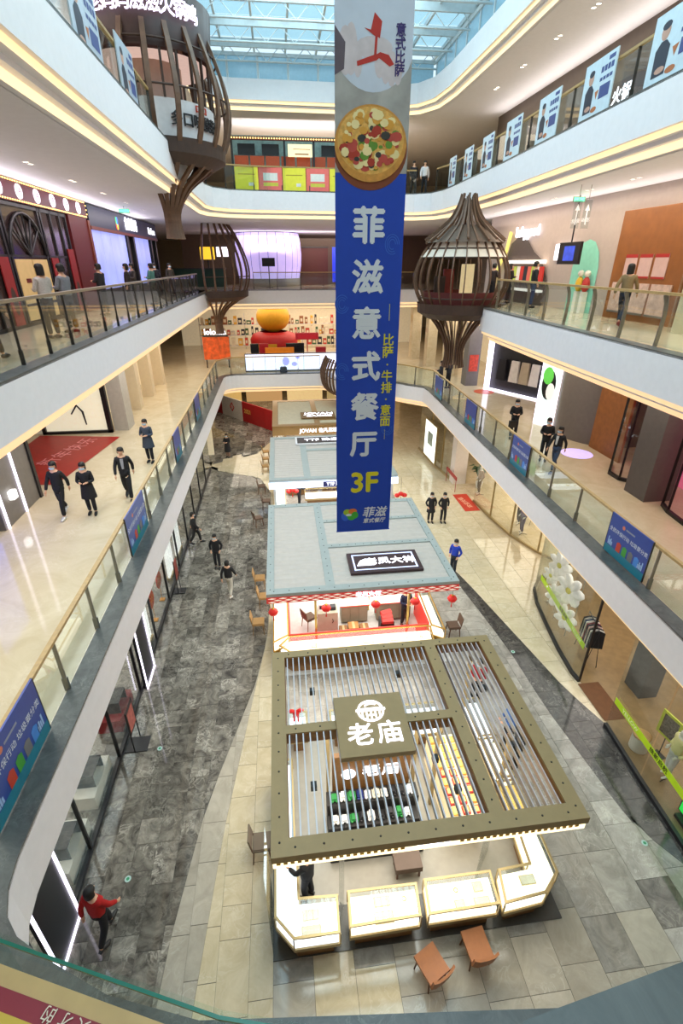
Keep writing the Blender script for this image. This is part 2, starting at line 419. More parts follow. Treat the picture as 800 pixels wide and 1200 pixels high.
def fascia(pts, z, n, drop=.90, low=False):
    pr = [(0, 0), (0, -drop), (.10, -drop), (.10, -drop - .13), (.26, -drop - .13), (.26, -drop - .22), (.40, -drop - .22), (.40, -drop - .38), (.56, -drop - .39), (.56, -1.3)]
    mt = [0, 0, 1, 0, 0, 0, 2, 0, 0]
    c = pts + [pts[0]]; mb = MB()
    for (d0, z0), (d1, z1), m in zip(pr, pr[1:], mt):
        A = offset_line(pts, d0, True); Bq = offset_line(pts, d1, True); N_ = len(pts)
        mb.add([(p[0], p[1], z + z0) for p in A] + [(p[0], p[1], z + z1) for p in Bq],
               [(N_ + i, N_ + (i + 1) % N_, (i + 1) % N_, i)[::-1] for i in range(N_)], m)
    return struct(mb, 'trim_%d' % n, [M_white, M_goldl if low else M_gold, M_goldl if low else M_goldb])
slab(L2, Z2, 'floor_second', M_gfloor, -16, 20, -3, 62); fascia(L2, Z2, 2, low=True)
slab(L3, Z3, 'floor_third', M_gfloor, -16, 20, -3, 62); fascia(L3, Z3, 3, low=True)
slab(L4, Z4, 'floor_fourth', M_gfloor, -16, 20, -3, 62); fascia(L4, Z4, 4)
slab(L5, Z5, 'floor_fifth', M_gfloor, -16, 20, -3, 62); fascia(L5, Z5, 5)
def strip(pts, d0, d1, z0, z1, name, m, closed=False):
    mb = MB(); A = offset_line(pts, d0, closed); Bq = offset_line(pts, d1, closed); n = len(pts)
    for i in range(n if closed else n - 1):
        j = (i + 1) % n
        mb.add([(*A[i], z0), (*A[j], z0), (*Bq[j], z0), (*Bq[i], z0), (*A[i], z1), (*A[j], z1), (*Bq[j], z1), (*Bq[i], z1)],
               [(0, 1, 5, 4)[::-1], (4, 5, 6, 7)[::-1], (2, 3, 7, 6)[::-1]], 0)
    return struct(mb, name, [m])
strip(L2, .0, .40, Z2 - .03, Z2 + .03, 'trim_21', M_ledge, True)
strip(L3, .0, .34, Z3 - .03, Z3 + .03, 'trim_31', M_ledge, True)
strip(L4, .0, .34, Z4 - .03, Z4 + .03, 'trim_41', M_ledge, True)
# ---- outer walls
M_wallc = mat('cream_wall', '#d9c9ae', .6, var=.03)
M_wallw = mat('pale_wall', '#d6d0cb', .6, var=.03)
w = MB(); w.box(-16.2, -16, -3, 62, 0, 26); struct(w, 'wall_left', [M_wallc])
w = MB(); w.box(20, 20.2, -3, 62, 0, 26); struct(w, 'wall_right', [M_wallc])
w = MB(); w.box(-16, 20, 62, 62.2, 0, 26); struct(w, 'wall_far', [M_wallc])
w = MB(); w.box(-16, 20, -3.2, -3, 0, 26); struct(w, 'wall_near', [M_wallc])

# ---- railings
def resample(pts, step):
    out = [Vector(pts[0])]; segs = []
    L = [0]
    for a, b in zip(pts, pts[1:]): L.append(L[-1] + math.hypot(b[0] - a[0], b[1] - a[1]))
    n = max(1, round(L[-1] / step)); out = []
    for i in range(n + 1):
        s = L[-1] * i / n; k = 0
        while k < len(L) - 2 and s > L[k + 1]: k += 1
        t = (s - L[k]) / ((L[k + 1] - L[k]) or 1)
        out.append((pts[k][0] + (pts[k + 1][0] - pts[k][0]) * t, pts[k][1] + (pts[k + 1][1] - pts[k][1]) * t))
    return out
def railing(pts, z, label, step=1.75, h=1.12, rail_m=None, post_m=None, post_w=.05, curved=False, glass_m=None, rail_w=.09, posts=True):
    rail_m = rail_m or M_wood; post_m = post_m or M_steel; glass_m = glass_m or M_glass
    p = resample(pts, step); root = thing('railing', label, 'railing', (p[0][0], p[0][1], z))
    o = Vector((p[0][0], p[0][1], 0))
    for i, (a, b) in enumerate(zip(p, p[1:])):
        dx, dy = b[0] - a[0], b[1] - a[1]; l = math.hypot(dx, dy); ang = math.atan2(dy, dx)
        mb = MB(); mb.box(.03, l - .03, -.006, .006, .05, h - .02)
        g = mb.build('glass_panel', glass_m, root); g.location = (a[0] - o.x, a[1] - o.y, 0); g.rotation_euler = (0, 0, ang)
    for i, a in enumerate(p if posts else []):
        b = p[min(i + 1, len(p) - 1)]; c = p[max(i - 1, 0)]; ang = math.atan2(b[1] - c[1], b[0] - c[0])
        mb = MB()
        if curved:      # blade bending inwards to the top
            path = [(0, .03, .0), (0, .05, .35), (0, .06, .7), (0, .03, .95), (0, -.04, h)]
            mb.ribbon(path, post_w * .5, post_w * 1.3, (0, 1, 0))
        else:
            mb.box(-post_w * .25, post_w * .25, -post_w * .7, post_w * .7, .25, h); mb.box(-post_w * .5, post_w * .5, -post_w, post_w, 0, .3)
        q = mb.build('post', post_m, root); q.location = (a[0] - o.x, a[1] - o.y, 0); q.rotation_euler = (0, 0, ang)
    mb = MB(); path = [(a[0] - o.x, a[1] - o.y, h + .02) for a in p]
    mb.ribbon(path, rail_w, .06, (0, 0, 1)); mb.build('handrail', rail_m, root)
    return root
r2 = offset_line(L2, .40); r3 = offset_line(L3, .34); r4 = offset_line(L4, .34); r5 = offset_line(L5, .5)
railing(r2[5:10], Z2, 'wood topped glass railing along the left second floor gallery')
railing(r2[10:17], Z2, 'glass railing across the far end of the second floor', 1.5)
railing(r2[28:34], Z2, 'glass railing with blue posters along the right second floor gallery', 1.75, post_w=.05)
railing([(-4.78, 5), (-4.86, 20), (-4.9, 34.8)], Z3, 'smoky glass railing along the left third floor gallery', 1.3, rail_m=mat('rail_dull', '#8d7c62', .4), post_m=M_dsteel, post_w=.035)
railing([(-1.6, 39.4), (10.2, 39.6)], Z3, 'glass railing across the far end of the third floor', 1.6, post_m=M_dsteel)
railing([(9.12, 21.4), (9.08, 20.6), (8.56, 9.5), (8.36, 5)], Z3, 'glass railing with curved posts along the right third floor gallery', 1.45, post_m=M_steel, curved=True, post_w=.07)
railing([r4[1], (-3.52, 19.4)], Z4, 'glass railing with posters along the left fourth floor gallery', 1.6, post_m=M_dsteel)
railing([(-3.55, 24.6), r4[3], r4[4]], Z4, 'short glass railing beyond the fourth floor food pod', 1.6, post_m=M_dsteel)
railing(r4[5:9], Z4, 'glass railing across the far end of the fourth floor', 1.6, post_m=M_dsteel)
railing(r4[9:15], Z4, 'glass railing with white posters along the right fourth floor gallery', 1.6, post_m=M_dsteel)
# railing in front of the photographer
M_sticker = mat('red_sticker', '#8c2230', .45)
nr = thing('railing', 'wooden handrail with red sticker on glass, nearest the camera', 'railing', (0, 0, Z3))
mb = MB(); pth = [(-2.3, 1.05), (-1.2, .62), (-.33, .285), (-.09, .195), (.3, .10), (.8, .08), (1.5, .2), (2.6, .5)]
mb.ribbon([(x * 1.0, y - .065, 1.06) for x, y in pth], .13, .05, (0, 0, 1)); mb.build('handrail', mat('rail_wood_near', '#c8a06c', .45, var=.1, scale=20), nr)
for (a, b) in zip(pth, pth[1:]):
    mb = MB(); l = math.hypot(b[0] - a[0], b[1] - a[1]); mb.box(0, l, -.006, .006, .05, 1.12)
    q = mb.build('glass_panel', glass('near_glass', (.93, .98, .97), .015), nr, (a[0], a[1] + .012, 0)); q.rotation_euler = (0, 0, math.atan2(b[1] - a[1], b[0] - a[0]))
for (d, w_, m, nm) in ((.019, .016, M_sticker, 'sticker'), (.032, .010, mat('sticker_ochre', '#c9a43c', .45), 'sticker_stripe'), (.057, .038, M_sticker, 'sticker')):
    q = offset_line(pth, -d)[1:5]; mb = MB(); mb.ribbon([(x, y, 1.0865) for x, y in q], w_, .0016, (0, 0, 1)); mb.build(nm, m, nr)
M_stx = mat('sticker_cream', '#e8d3c0', .5)
text('小天才的', .014, M_stx, nr, (-.235, .231, 1.0885), (0, 0, 159), extrude=.0002, spacing=1.7); text('百年礼', .036, M_stx, nr, (-.315, .217, 1.0885), (0, 0, -20.8), extrude=.0002, spacing=1.1)
mb = MB(); mb.ribbon([(x, y + .012, 1.121) for x, y in pth], .003, .003, (0, 0, 1)); mb.build('glass_edge', mat('glass_edge_green', '#1d6a58', .2), nr)

# ---- skylight
M_sky = glass('roof_glass', (.80, .93, .96), .06)
M_beam = mat('white_steel', '#cfd6d8', .5)
rf = MB()
rf.box(-3.6, 9.5, -2.4, -2.2, 21, 22.7); struct(rf, 'wall_roof_near', [M_beam])
sk = thing('skylight', 'blue glass roof on white steel beams above the atrium', 'skylight', (2.9, 16, 22.75))
for k in range(15):
    y = -2 + k * 2.6 - 16
    mb = MB(); mb.box(-6.9, 6.9, -.07, .07, -.4, -.05); mb.tube([(-6.8, 0, -.95), (6.8, 0, -.95)], .05, 6)
    for j in range(10):
        x0 = -6.8 + j * 1.36; mb.tube([(x0, 0, -.95), (x0 + .68, 0, -.3), (x0 + 1.36, 0, -.95)], .025, 5)
    mb.build('roof_beam', M_beam, sk, (0, y, 0))
for k in range(9):
    mb = MB(); mb.box(-.05, .05, -18, 20.4, -.16, 0); mb.build('purlin', M_beam, sk, (-6.8 + 1.7 * k, 0, 0))
pane = MB(); pane.box(.05, 1.65, .05, 2.55, .0, .012); pm = pane.mesh('roof_pane', [M_sky])
for k in range(8):
    for j in range(14): inst(pm, 'roof_pane', sk, (-6.8 + 1.7 * k, -18 + 2.6 * j, 0))
# clerestory above the fifth floor fascia
cl = thing('clerestory', 'band of blue upright windows under the glass roof', 'window', (0, 0, 21.05))
mbp = MB(); mbp.box(0, 1.5, -.01, .01, 0, 1.75); M_cler = mat('blue_pane', '#6f98ae', .15, var=.08, emit=.2, ecol='#9ccbe0')  # pane emission stands in for daylight behind the glass
def cler(a, b):
    n = round(math.hypot(b[0] - a[0], b[1] - a[1]) / 1.6); ang = math.atan2(b[1] - a[1], b[0] - a[0])
    for i in range(n):
        x = a[0] + (b[0] - a[0]) * i / n; y = a[1] + (b[1] - a[1]) * i / n
        o = MB(); o.box(-.05, .05, -.06, .06, -.05, 1.1); q = o.build('mullion', M_beam, cl, (x, y, 0)); q.rotation_euler = (0, 0, ang)
        o = MB(); o.box(.06, math.hypot(b[0] - a[0], b[1] - a[1]) / n - .06, -.01, .01, .05, 1.0); q = o.build('window_pane', M_cler, cl, (x, y, 0)); q.rotation_euler = (0, 0, ang)
    o = MB(); o.box(-.05, math.hypot(b[0] - a[0], b[1] - a[1]) + .05, -.1, .1, 1.0, 1.15); q = o.build('head_rail', M_beam, cl, (a[0], a[1], 0)); q.rotation_euler = (0, 0, ang)
cler((-3.6, 34.6), (9.4, 34.6)); cler((9.5, 34.4), (9.5, 0)); cler((-3.6, 0), (-3.6, 34.4))
w = MB(); w.box(-4.5, -4.25, -2, 34.8, 22.2, 22.7); struct(w, 'wall_roof_left', [M_beam]); w = MB(); w.box(9.85, 10.1, -2, 34.8, 22.2, 22.7); struct(w, 'wall_roof_right', [M_beam]); w = MB(); w.box(-3.9, 9.8, 36.9, 37.1, 22.0, 22.7); struct(w, 'wall_roof_far', [M_beam])
# ================================================================== figures
def skin_bake(verts, edges, radii, root=0, sub=1):
    me = bpy.data.meshes.new('figure'); me.from_pydata(verts, edges, [])
    o = bpy.data.objects.new('figure', me); col.objects.link(o)
    o.modifiers.new('skin', 'SKIN'); sk = me.skin_vertices[0].data if me.skin_vertices else None
    if sk is None:
        me.skin_vertices.new() if hasattr(me.skin_vertices, 'new') else None
        sk = me.skin_vertices[0].data
    for i, r in enumerate(radii):
        sk[i].radius = r if isinstance(r, tuple) else (r, r); sk[i].use_root = (i == root)
    o.modifiers['skin'].use_smooth_shade = True
    s = o.modifiers.new('sub', 'SUBSURF'); s.levels = sub; s.render_levels = sub
    dg = bpy.context.evaluated_depsgraph_get(); dg.update()
    out = bpy.data.meshes.new_from_object(o.evaluated_get(dg))
    bpy.data.objects.remove(o); bpy.data.meshes.remove(me)
    out.materials.clear(); return out
def joints(pose):
    """front is +Y; heights for a 1.70 m person"""
    J = {}
    st = {'walk': .24, 'stride': .32}.get(pose, .03)
    for s, sg in ((-1, 1), (1, -1)):
        k = sg * st
        J['hip', s] = (s * .085, 0, .90)
        J['knee', s] = (s * .09, .03 + k * .55 + .03 * (st > .1), .49)
        lift = .10 if (st > .1 and sg < 0) else 0
        J['ank', s] = (s * .09, -.01 + k * (1.0 if sg > 0 else 1.15), .09 + lift)
        J['toe', s] = (s * .10, .13 + k * (1.0 if sg > 0 else 1.05), .035 + lift * .25)
        a = -k * .8
        if pose == 'front':
            J['elb', s] = (s * .23, .03, 1.14); J['wri', s] = (s * .10, .24, 1.16)
        elif pose == 'reach':
            J['elb', s] = (s * .22, .14, 1.17); J['wri', s] = (s * .14, .36, 1.10)
        elif pose == 'pocket':
            J['elb', s] = (s * .27, -.08, 1.13); J['wri', s] = (s * .20, .07, .95)
        elif pose == 'behind':
            J['elb', s] = (s * .25, -.10, 1.14); J['wri', s] = (s * .08, -.17, .98)
        else:
            J['elb', s] = (s * .24, a * .5 - .02, 1.14); J['wri', s] = (s * .235, a + .05, .91)
    return J
POSES = {}
def pose_meshes(pose):
    if pose in POSES: return POSES[pose]
    J = joints(pose)
    # body
    V = [(0, 0, .96), (0, -.005, 1.12), (0, -.005, 1.30), (0, -.01, 1.42), (0, 0, 1.50), (0, .015, 1.555), (0, .02, 1.62), (0, .01, 1.68)]
    E = [(0, 1), (1, 2), (2, 3), (3, 4), (4, 5), (5, 6), (6, 7)]
    Rr = [(.11, .075), (.12, .085), (.155, .105), (.11, .085), (.05, .052), (.066, .08), (.072, .088), (.05, .06)]
    def chain(start, pts, rr):
        prev = start
        for p, r in zip(pts, rr): V.append(p); Rr.append(r); E.append((prev, len(V) - 1)); prev = len(V) - 1
        return prev
    for s in (-1, 1):
        chain(3, [(s * .16, -.01, 1.385), J['elb', s], J['wri', s]], [.05, .038, .026])
        chain(0, [J['hip', s], J['knee', s], J['ank', s], J['toe', s]], [.06, .042, .034, .028])
    body = skin_bake(V, E, Rr)
    bm = bmesh.new(); bm.from_mesh(body)
    hb = MB()
    for s in (-1, 1):      # hands: palm, four bent fingers, thumb
        e, w = Vector(J['elb', s]), Vector(J['wri', s]); d = (w - e).normalized()
        side = Vector((0, 1, 0)) if pose in ('stand', 'walk', 'stride') else Vector((1, 0, 0)); side = (side - d * side.dot(d)).normalized()
        nn = d.cross(side) * (1 if s > 0 else -1)
        hb.tube([w, w + d * .03, w + d * .075], [.022, .032, .028], 8)
        for q in range(4):
            b0 = w + d * .07 + side * (.024 - q * .016); ln = (.07, .08, .075, .058)[q]
            hb.tube([b0, b0 + d * ln * .5 + nn * .004, b0 + d * ln * .9 - nn * .02], [.009, .008, .006], 5)
        b0 = w + d * .03 + side * .026; hb.tube([b0, b0 + side * .022 + d * .025, b0 + side * .024 + d * .055], [.010, .009, .007], 5)
    # face: nose, ears
    hb.sphere((0, .108, 1.595), (.012, .016, .02), n=6, k=5)
    for s in (-1, 1): hb.sphere((s * .075, .012, 1.60), (.012, .02, .03), n=6, k=5)
    hm = hb.mesh('h', []); bm.from_mesh(hm); body2 = bpy.data.meshes.new('body'); bm.to_mesh(body2); bm.free(); bpy.data.meshes.remove(hm)
    for p in body2.polygons: p.use_smooth = True
    # jacket
    V = [(0, 0, .84), (0, -.005, 1.10), (0, -.005, 1.30), (0, -.01, 1.41), (0, -.005, 1.475)]; E = [(0, 1), (1, 2), (2, 3), (3, 4)]
    Rr = [(.21, .165), (.18, .14), (.185, .13), (.13, .10), (.068, .07)]
    for s in (-1, 1):
        e, w = Vector(J['elb', s]), Vector(J['wri', s])
        chain(3, [(s * .168, -.01, 1.38), tuple(e), tuple(e.lerp(w, .93))], [.068, .056, .045])
    jac = skin_bake(V, E, Rr)
    # trousers
    V = [(0, 0, 1.06), (0, 0, .90)]; E = [(0, 1)]; Rr = [(.175, .14), (.18, .145)]
    for s in (-1, 1):
        k, a = Vector(J['knee', s]), Vector(J['ank', s]); chain(1, [J['hip', s], tuple(k), tuple(k.lerp(a, .97))], [.098, .075, .062])
    tr = skin_bake(V, E, Rr)
    bm = bmesh.new(); bm.from_mesh(tr); sb_ = MB(); sb_.sphere((0, .005, .915), (.165, .14, .15), n=14, k=8); sm_ = sb_.mesh('seat', []); bm.from_mesh(sm_)   # seat of the trousers
    bm.to_mesh(tr); bm.free(); bpy.data.meshes.remove(sm_)
    for p in tr.polygons: p.use_smooth = True
    shoes = []
    for s in (-1, 1):
        a, t = Vector(J['ank', s]), Vector(J['toe', s]); h = a + Vector((0, -.05, -.05))
        sb = MB(); sb.tube([h, a + Vector((0, .03, -.03)), t + Vector((0, -.02, .012)), t + Vector((0, .06, .0))], [.035, .05, .048, .026], 8)
        shoes.append(sb)
    POSES[pose] = (body2, jac, tr, shoes); return POSES[pose]
M_skin = mat('skin', '#d9a98a', .5, var=.04)
M_mask = mat('face_mask', '#b9d4e6', .7, var=.02)
def person(label, loc, face, top='#1c1c20', bottom='#1b1c22', hair='#15110f', pose='walk', coat=0, mask=True, h=1.70, shoe='#1a1a1c', hairlen=0, group=None, inner=None, bald=False, top_m=None):
    """face: heading in degrees, 0 = towards +Y, 90 = towards -X"""
    body, jac, tr, shoes = pose_meshes(pose)
    o = thing('person', label, 'person', loc, face, group); s = h / 1.70; o.scale = (s, s, s)
    def add(me, name, m):
        me = me.copy(); me.materials.clear(); me.materials.append(m); return inst(me, name, o)
    add(body, 'body', M_skin)
    jm = top_m or mat('cloth_' + top, top, .85, var=.12, scale=30)
    add(jac, 'jacket', jm); add(tr, 'trousers', mat('cloth_' + bottom, bottom, .85, var=.10, scale=30))
    for sb in shoes: sb.build('shoe', mat('shoe_' + shoe, shoe, .5), o)
    if coat:      # skirt of a long coat
        mb = MB(); mb.lathe([(.175, 1.02), (.19, .92), (.215, .75), (.235, .98 - coat)], 14, sy=.82); mb.build('coat_skirt', jm, o)
    hb = MB(); hm = mat('hair_' + hair, hair, .6, var=.2, scale=60)
    pr = [(.094, .0), (.098, .03), (.09, .068), (.06, .1), (.0, .112)]
    hb.lathe(pr, 14, (0, -.012, 1.632), sy=1.12)
    hb.lathe([(.094, -.07 - hairlen), (.100, -.03), (.098, .05)], 10, (0, -.012, 1.605), sy=1.12, a0=170, a1=370)
    hb.build('hair', hm, o)
    if mask:
        mb = MB(); mb.lathe([(.080, -.055), (.092, -.02), (.090, .012)], 8, (0, .02, 1.575), sy=1.10, a0=25, a1=155); mb.build('face_mask', M_mask, o)
    if inner:
        mb = MB(); mb.add([(-.05, .124, 1.40), (.05, .124, 1.40), (.03, .150, 1.08), (-.03, .150, 1.08)], [(0, 1, 2, 3)]); mb.add([(-.05, .11, 1.40), (.05, .11, 1.40), (.03, .14, 1.08), (-.03, .14, 1.08)], [(3, 2, 1, 0)])
        mb.build('shirt', mat('shirt_' + inner, inner, .8), o)
    return o
# ================================================================== chairs
def make_chair(name, label, loc, rz, seat_m, leg_m, style='slab', group=None):
    t = thing(name, label, 'chair', loc, rz, group)      # front is +Y
    if style == 'lounge':        # broad curved leather chair
        mb = MB(); P = []
        for i in range(9):
            y = .24 - .5 * i / 8; z = .46 - .02 * math.sin(math.pi * i / 8); P.append((y, z))
        for (y0, z0), (y1, z1) in zip(P, P[1:]):
            mb.add([(-.23, y0, z0), (.23, y0, z0), (.23, y1, z1), (-.23, y1, z1), (-.23, y0, z0 - .06), (.23, y0, z0 - .06), (.23, y1, z1 - .06), (-.23, y1, z1 - .06)],
                   [(0, 3, 2, 1), (4, 5, 6, 7), (0, 4, 7, 3), (1, 2, 6, 5)])
        mb.box(-.23, .23, .235, .245, .40, .46)
        mb.build('seat', seat_m, t)
        mb = MB(); pts = [(-.245, -.25), (-.15, -.285), (0, -.295), (.15, -.285), (.245, -.25)]
        for (x0, y0), (x1, y1) in zip(pts, pts[1:]):
            mb.add([(x0, y0, .40), (x1, y1, .40), (x1, y1 - .05, .74), (x0, y0 - .05, .74), (x0, y0 - .045, .40), (x1, y1 - .045, .40), (x1, y1 - .095, .74), (x0, y0 - .095, .74)],
                   [(0, 3, 2, 1), (4, 5, 6, 7), (3, 7, 6, 2), (0, 1, 5, 4)])
        mb.add([(-.245, -.25, .40), (-.245, -.295, .40), (-.245, -.345, .74), (-.245, -.30, .74)], [(0, 1, 2, 3)])
        mb.add([(.245, -.25, .40), (.245, -.295, .40), (.245, -.345, .74), (.245, -.30, .74)], [(3, 2, 1, 0)])
        mb.build('backrest', seat_m, t)
    else:
        mb = MB(); mb.box(-.21, .21, -.2, .22, .43, .48); mb.box(-.19, .19, -.18, .20, .48, .51); mb.build('seat', seat_m, t)
        mb = MB(); mb.add([(-.2, -.2, .56), (.2, -.2, .56), (.2, -.25, .86), (-.2, -.25, .86), (-.2, -.235, .56), (.2, -.235, .56), (.2, -.285, .86), (-.2, -.285, .86)],
                          [(0, 3, 2, 1), (4, 5, 6, 7), (0, 1, 5, 4), (3, 7, 6, 2), (0, 4, 7, 3), (1, 2, 6, 5)]); mb.build('backrest', seat_m, t)
        for s in (-1, 1):
            mb = MB(); mb.tube([(s * .19, -.2, .44), (s * .19, -.225, .62)], .016, 6); mb.build('back_support', leg_m, t)
    for sx in (-1, 1):
        for sy in (-1, 1):
            mb = MB(); mb.tube([(sx * .18, sy * .17, .44), (sx * .21, sy * .21, 0)], [.022, .014], 6); mb.build('leg', leg_m, t)
    return t
M_tan = mat('tan_leather', '#9a5a22', .45, var=.08, scale=10)
M_leg = mat('walnut_leg', '#5d371b', .45)
M_tanf = mat('tan_fabric', '#a07c4c', .7)
M_brn = mat('brown_fabric', '#5b4536', .7)
M_oak = mat('oak_leg', '#8a6a41', .5)
make_chair('chair', 'tan leather chair turned aslant at gold kiosk front, left one', (2.22, 4.18, 0), 24, M_tan, M_leg, 'lounge')
make_chair('chair', 'tan leather chair square to gold kiosk front, right one', (3.18, 4.36, 0), 6, M_tan, M_leg, 'lounge')
make_chair('chair', 'grey brown chair alone beside the left of the gold kiosk', (-1.02, 6.75, 0), -90, mat('taupe', '#6f6152', .7), M_leg)
gch = 'chairs along the left of the middle kiosks'
make_chair('chair', 'tan chair left of middle kiosk, nearest the gold slatted roof', (-1.33, 14.55, 0), -90, M_tanf, M_oak, group=gch)
make_chair('chair', 'tan chair tucked under red lantern left of middle kiosk', (-1.14, 16.1, 0), -90, M_tanf, M_oak, group=gch)
make_chair('chair', 'tan chair left of middle kiosk roof, third from its front', (-1.36, 17.4, 0), -90, M_tanf, M_oak, group=gch)
make_chair('chair', 'dark brown chair turned aslant beside the middle kiosk', (-1.6, 22.9, 0), -65, M_brn, M_leg, group=gch)
make_chair('chair', 'brown chair against the left side of the third kiosk', (-1.2, 24.9, 0), -90, M_brn, M_leg, group=gch)
make_chair('chair', 'brown chair left of the third kiosk, farthest from dark chair', (-1.5, 27.0, 0), -90, M_brn, M_leg, group=gch)
make_chair('chair', 'dark brown chair at the right corner of red trimmed kiosk', (5.75, 13.5, 0), 90, M_brn, M_leg)
for k, (y, d) in enumerate(((30.2, 'nearer'), (31.6, 'middle'), (33.0, 'farther'))):
    make_chair('chair', 'oak chair beside the far champagne kiosk, %s of three' % d, (-1.35, y, 0), -80, M_tanf, M_oak, group='chairs beside the far kiosk')

# ================================================================== gold kiosk with slatted roof
M_bronze = mat('bronze_paint', '#93815a', .5, .1, var=.04)
M_bronzed = mat('bronze_wood', '#8a5a22', .5, var=.15)
M_slat = mat('slat_silver', '#b2b2b8', .35, .4, var=.02)
M_bolt = mat('bolt_black', '#191715', .5)
M_lit = mat('lit_display', '#f4f0e4', .5, emit=.85, ecol='#fff3d6', var=.02)
M_litc = mat('lit_display_cool', '#eef2f6', .5, emit=.9, ecol='#eaf4ff', var=.02)
M_lite = emis('white_letter', '#f4f4ff', 1.3)
M_ledw = emis('led_warm', '#ffdf9c', 3.0)
M_cframe = mat('champagne_metal', '#a8946a', .35, .6, var=.04)
M_cbase = mat('counter_wood', '#7c5a34', .5, var=.15)
M_plinth = mat('dark_plinth', '#4a4844', .25, var=.08)
ck = thing('kiosk_canopy', 'bronze slatted roof of the gold jewellery kiosk with white logo', 'canopy', (2.26, 7.3, 0))
def K(mb, name, m, parent=ck, dx=2.26, dy=7.3):
    o = mb.build(name, m, parent, (-dx, -dy, 0) if parent.parent is None else (0, 0, 0)); return o
X0, X1, Y0, Y1 = -.62, 5.15, 4.86, 9.82
zt = 3.25
for (a, b, c, d, nm) in ((X0, X1, Y0, 5.17, 'front_beam'), (X0, X1, 9.6, Y1, 'back_beam'), (X0, -.31, 5.17, 9.6, 'side_beam'), (4.85, X1, 5.17, 9.6, 'side_beam'), (3.36, 3.64, 5.17, 9.6, 'middle_beam'), (-.31, 3.36, 7.31, 7.53, 'cross_beam')):
    mb = MB(); mb.box(a, b, c, d, 3.08, zt); K(mb, nm, M_bronze)
mb = MB()
for (a, b, c, d) in ((-.31, -.30, 5.17, 9.6), (4.84, 4.85, 5.17, 9.6), (3.35, 3.36, 5.17, 9.6), (3.64, 3.65, 5.17, 9.6), (-.31, 4.85, 9.59, 9.6), (-.31, 3.36, 7.30, 7.31), (-.31, 3.36, 7.53, 7.54)): mb.box(a, b, c, d, 2.95, 3.22)
K(mb, 'inner_lining', M_bronzed)
sb = MB(); sb.box(-.013, .013, -1.04, 1.04, -.06, .06); sb.m[3] = 1; M_sshade = mat('slat_shaded_side', '#2c2b33', .4, .3); sm = sb.mesh('slat', [M_slat, M_sshade])  # right face of each slat darkened: shade painted onto one side
sl = MB(); sl.box(-.013, .013, -2.21, 2.21, -.06, .06); sl.m[3] = 1; slm = sl.mesh('slat', [M_slat, M_sshade])
for i in range(25):
    x = -.24 + i * (3.6 / 24.6)
    inst(sm, 'slat', ck, (x - 2.26, 8.565 - 7.3, 3.17)); inst(sm, 'slat', ck, (x - 2.26, 6.235 - 7.3, 3.17), sc=(1, 1.025, 1))
for i in range(9): inst(slm, 'slat', ck, (3.72 + i * .13 - 2.26, 7.385 - 7.3, 3.17))
bt = MB(); bt.lathe([(.0, .006), (.02, .005), (.02, 0)], 8); btm = bt.mesh('bolt', [M_bolt])
for i in range(11):
    for (x, y) in ((-.47, 5.1 + i * .45), (5.0, 5.1 + i * .45), (-.2 + i * .5, 5.0), (-.2 + i * .5, 9.71), (3.5, 5.4 + i * .41)):
        inst(btm, 'bolt', ck, (x - 2.26, y - 7.3, zt))
for i in range(7): inst(btm, 'bolt', ck, (-.1 + i * .53 - 2.26, 7.42 - 7.3, zt))
pm_ = MB(); pm_.box(.78, 2.32, 6.51, 8.06, 3.23, 3.36); pan = K(pm_, 'sign_panel', M_bronze)
text('老庙', .58, M_lite, pan, (1.57, 6.98, 3.363), (0, 0, 0), extrude=.012, bold=.006, spacing=1.15, name='lettering')
lg = MB()       # pot shaped emblem
def arc2(cx, cy, rx, ry, a0, a1, n=16): return [(cx + rx * math.cos(R(a0 + (a1 - a0) * i / n)), cy + ry * math.sin(R(a0 + (a1 - a0) * i / n)), 3.37) for i in range(n + 1)]
def stroke(mb, pts, w, z0=3.36, z1=3.385):
    q = [(p[0], p[1]) for p in pts]; A = offset_line(q, w / 2); Bq = offset_line(q, -w / 2); n = len(q)
    for i in range(n - 1):
        mb.add([(*A[i], z1), (*A[i + 1], z1), (*Bq[i + 1], z1), (*Bq[i], z1), (*A[i], z0), (*A[i + 1], z0), (*Bq[i + 1], z0), (*Bq[i], z0)], [(3, 2, 1, 0), (0, 1, 5, 4), (2, 3, 7, 6)])
cx, cy = 1.57, 7.62
stroke(lg, arc2(cx, cy, .27, .24, 8, 172), .04); stroke(lg, [(cx - .33, cy - .0), (cx + .33, cy)], .05); stroke(lg, [(cx - .27, cy + .035), (cx + .27, cy + .035)], .025)
stroke(lg, arc2(cx, cy - .02, .28, .27, 180, 360), .04)
for dx, dd in ((-.19, .15), (-.1, .2), (0, .22), (.1, .2), (.19, .15)): stroke(lg, [(cx + dx, cy - .04), (cx + dx, cy - .04 - dd)], .03)
stroke(lg, [(cx - .1, cy - .14), (cx + .1, cy - .14)], .025); stroke(lg, arc2(cx + .02, cy + .12, .12, .05, 200, 20, 10), .035)
lg.build('emblem', M_lite, pan)
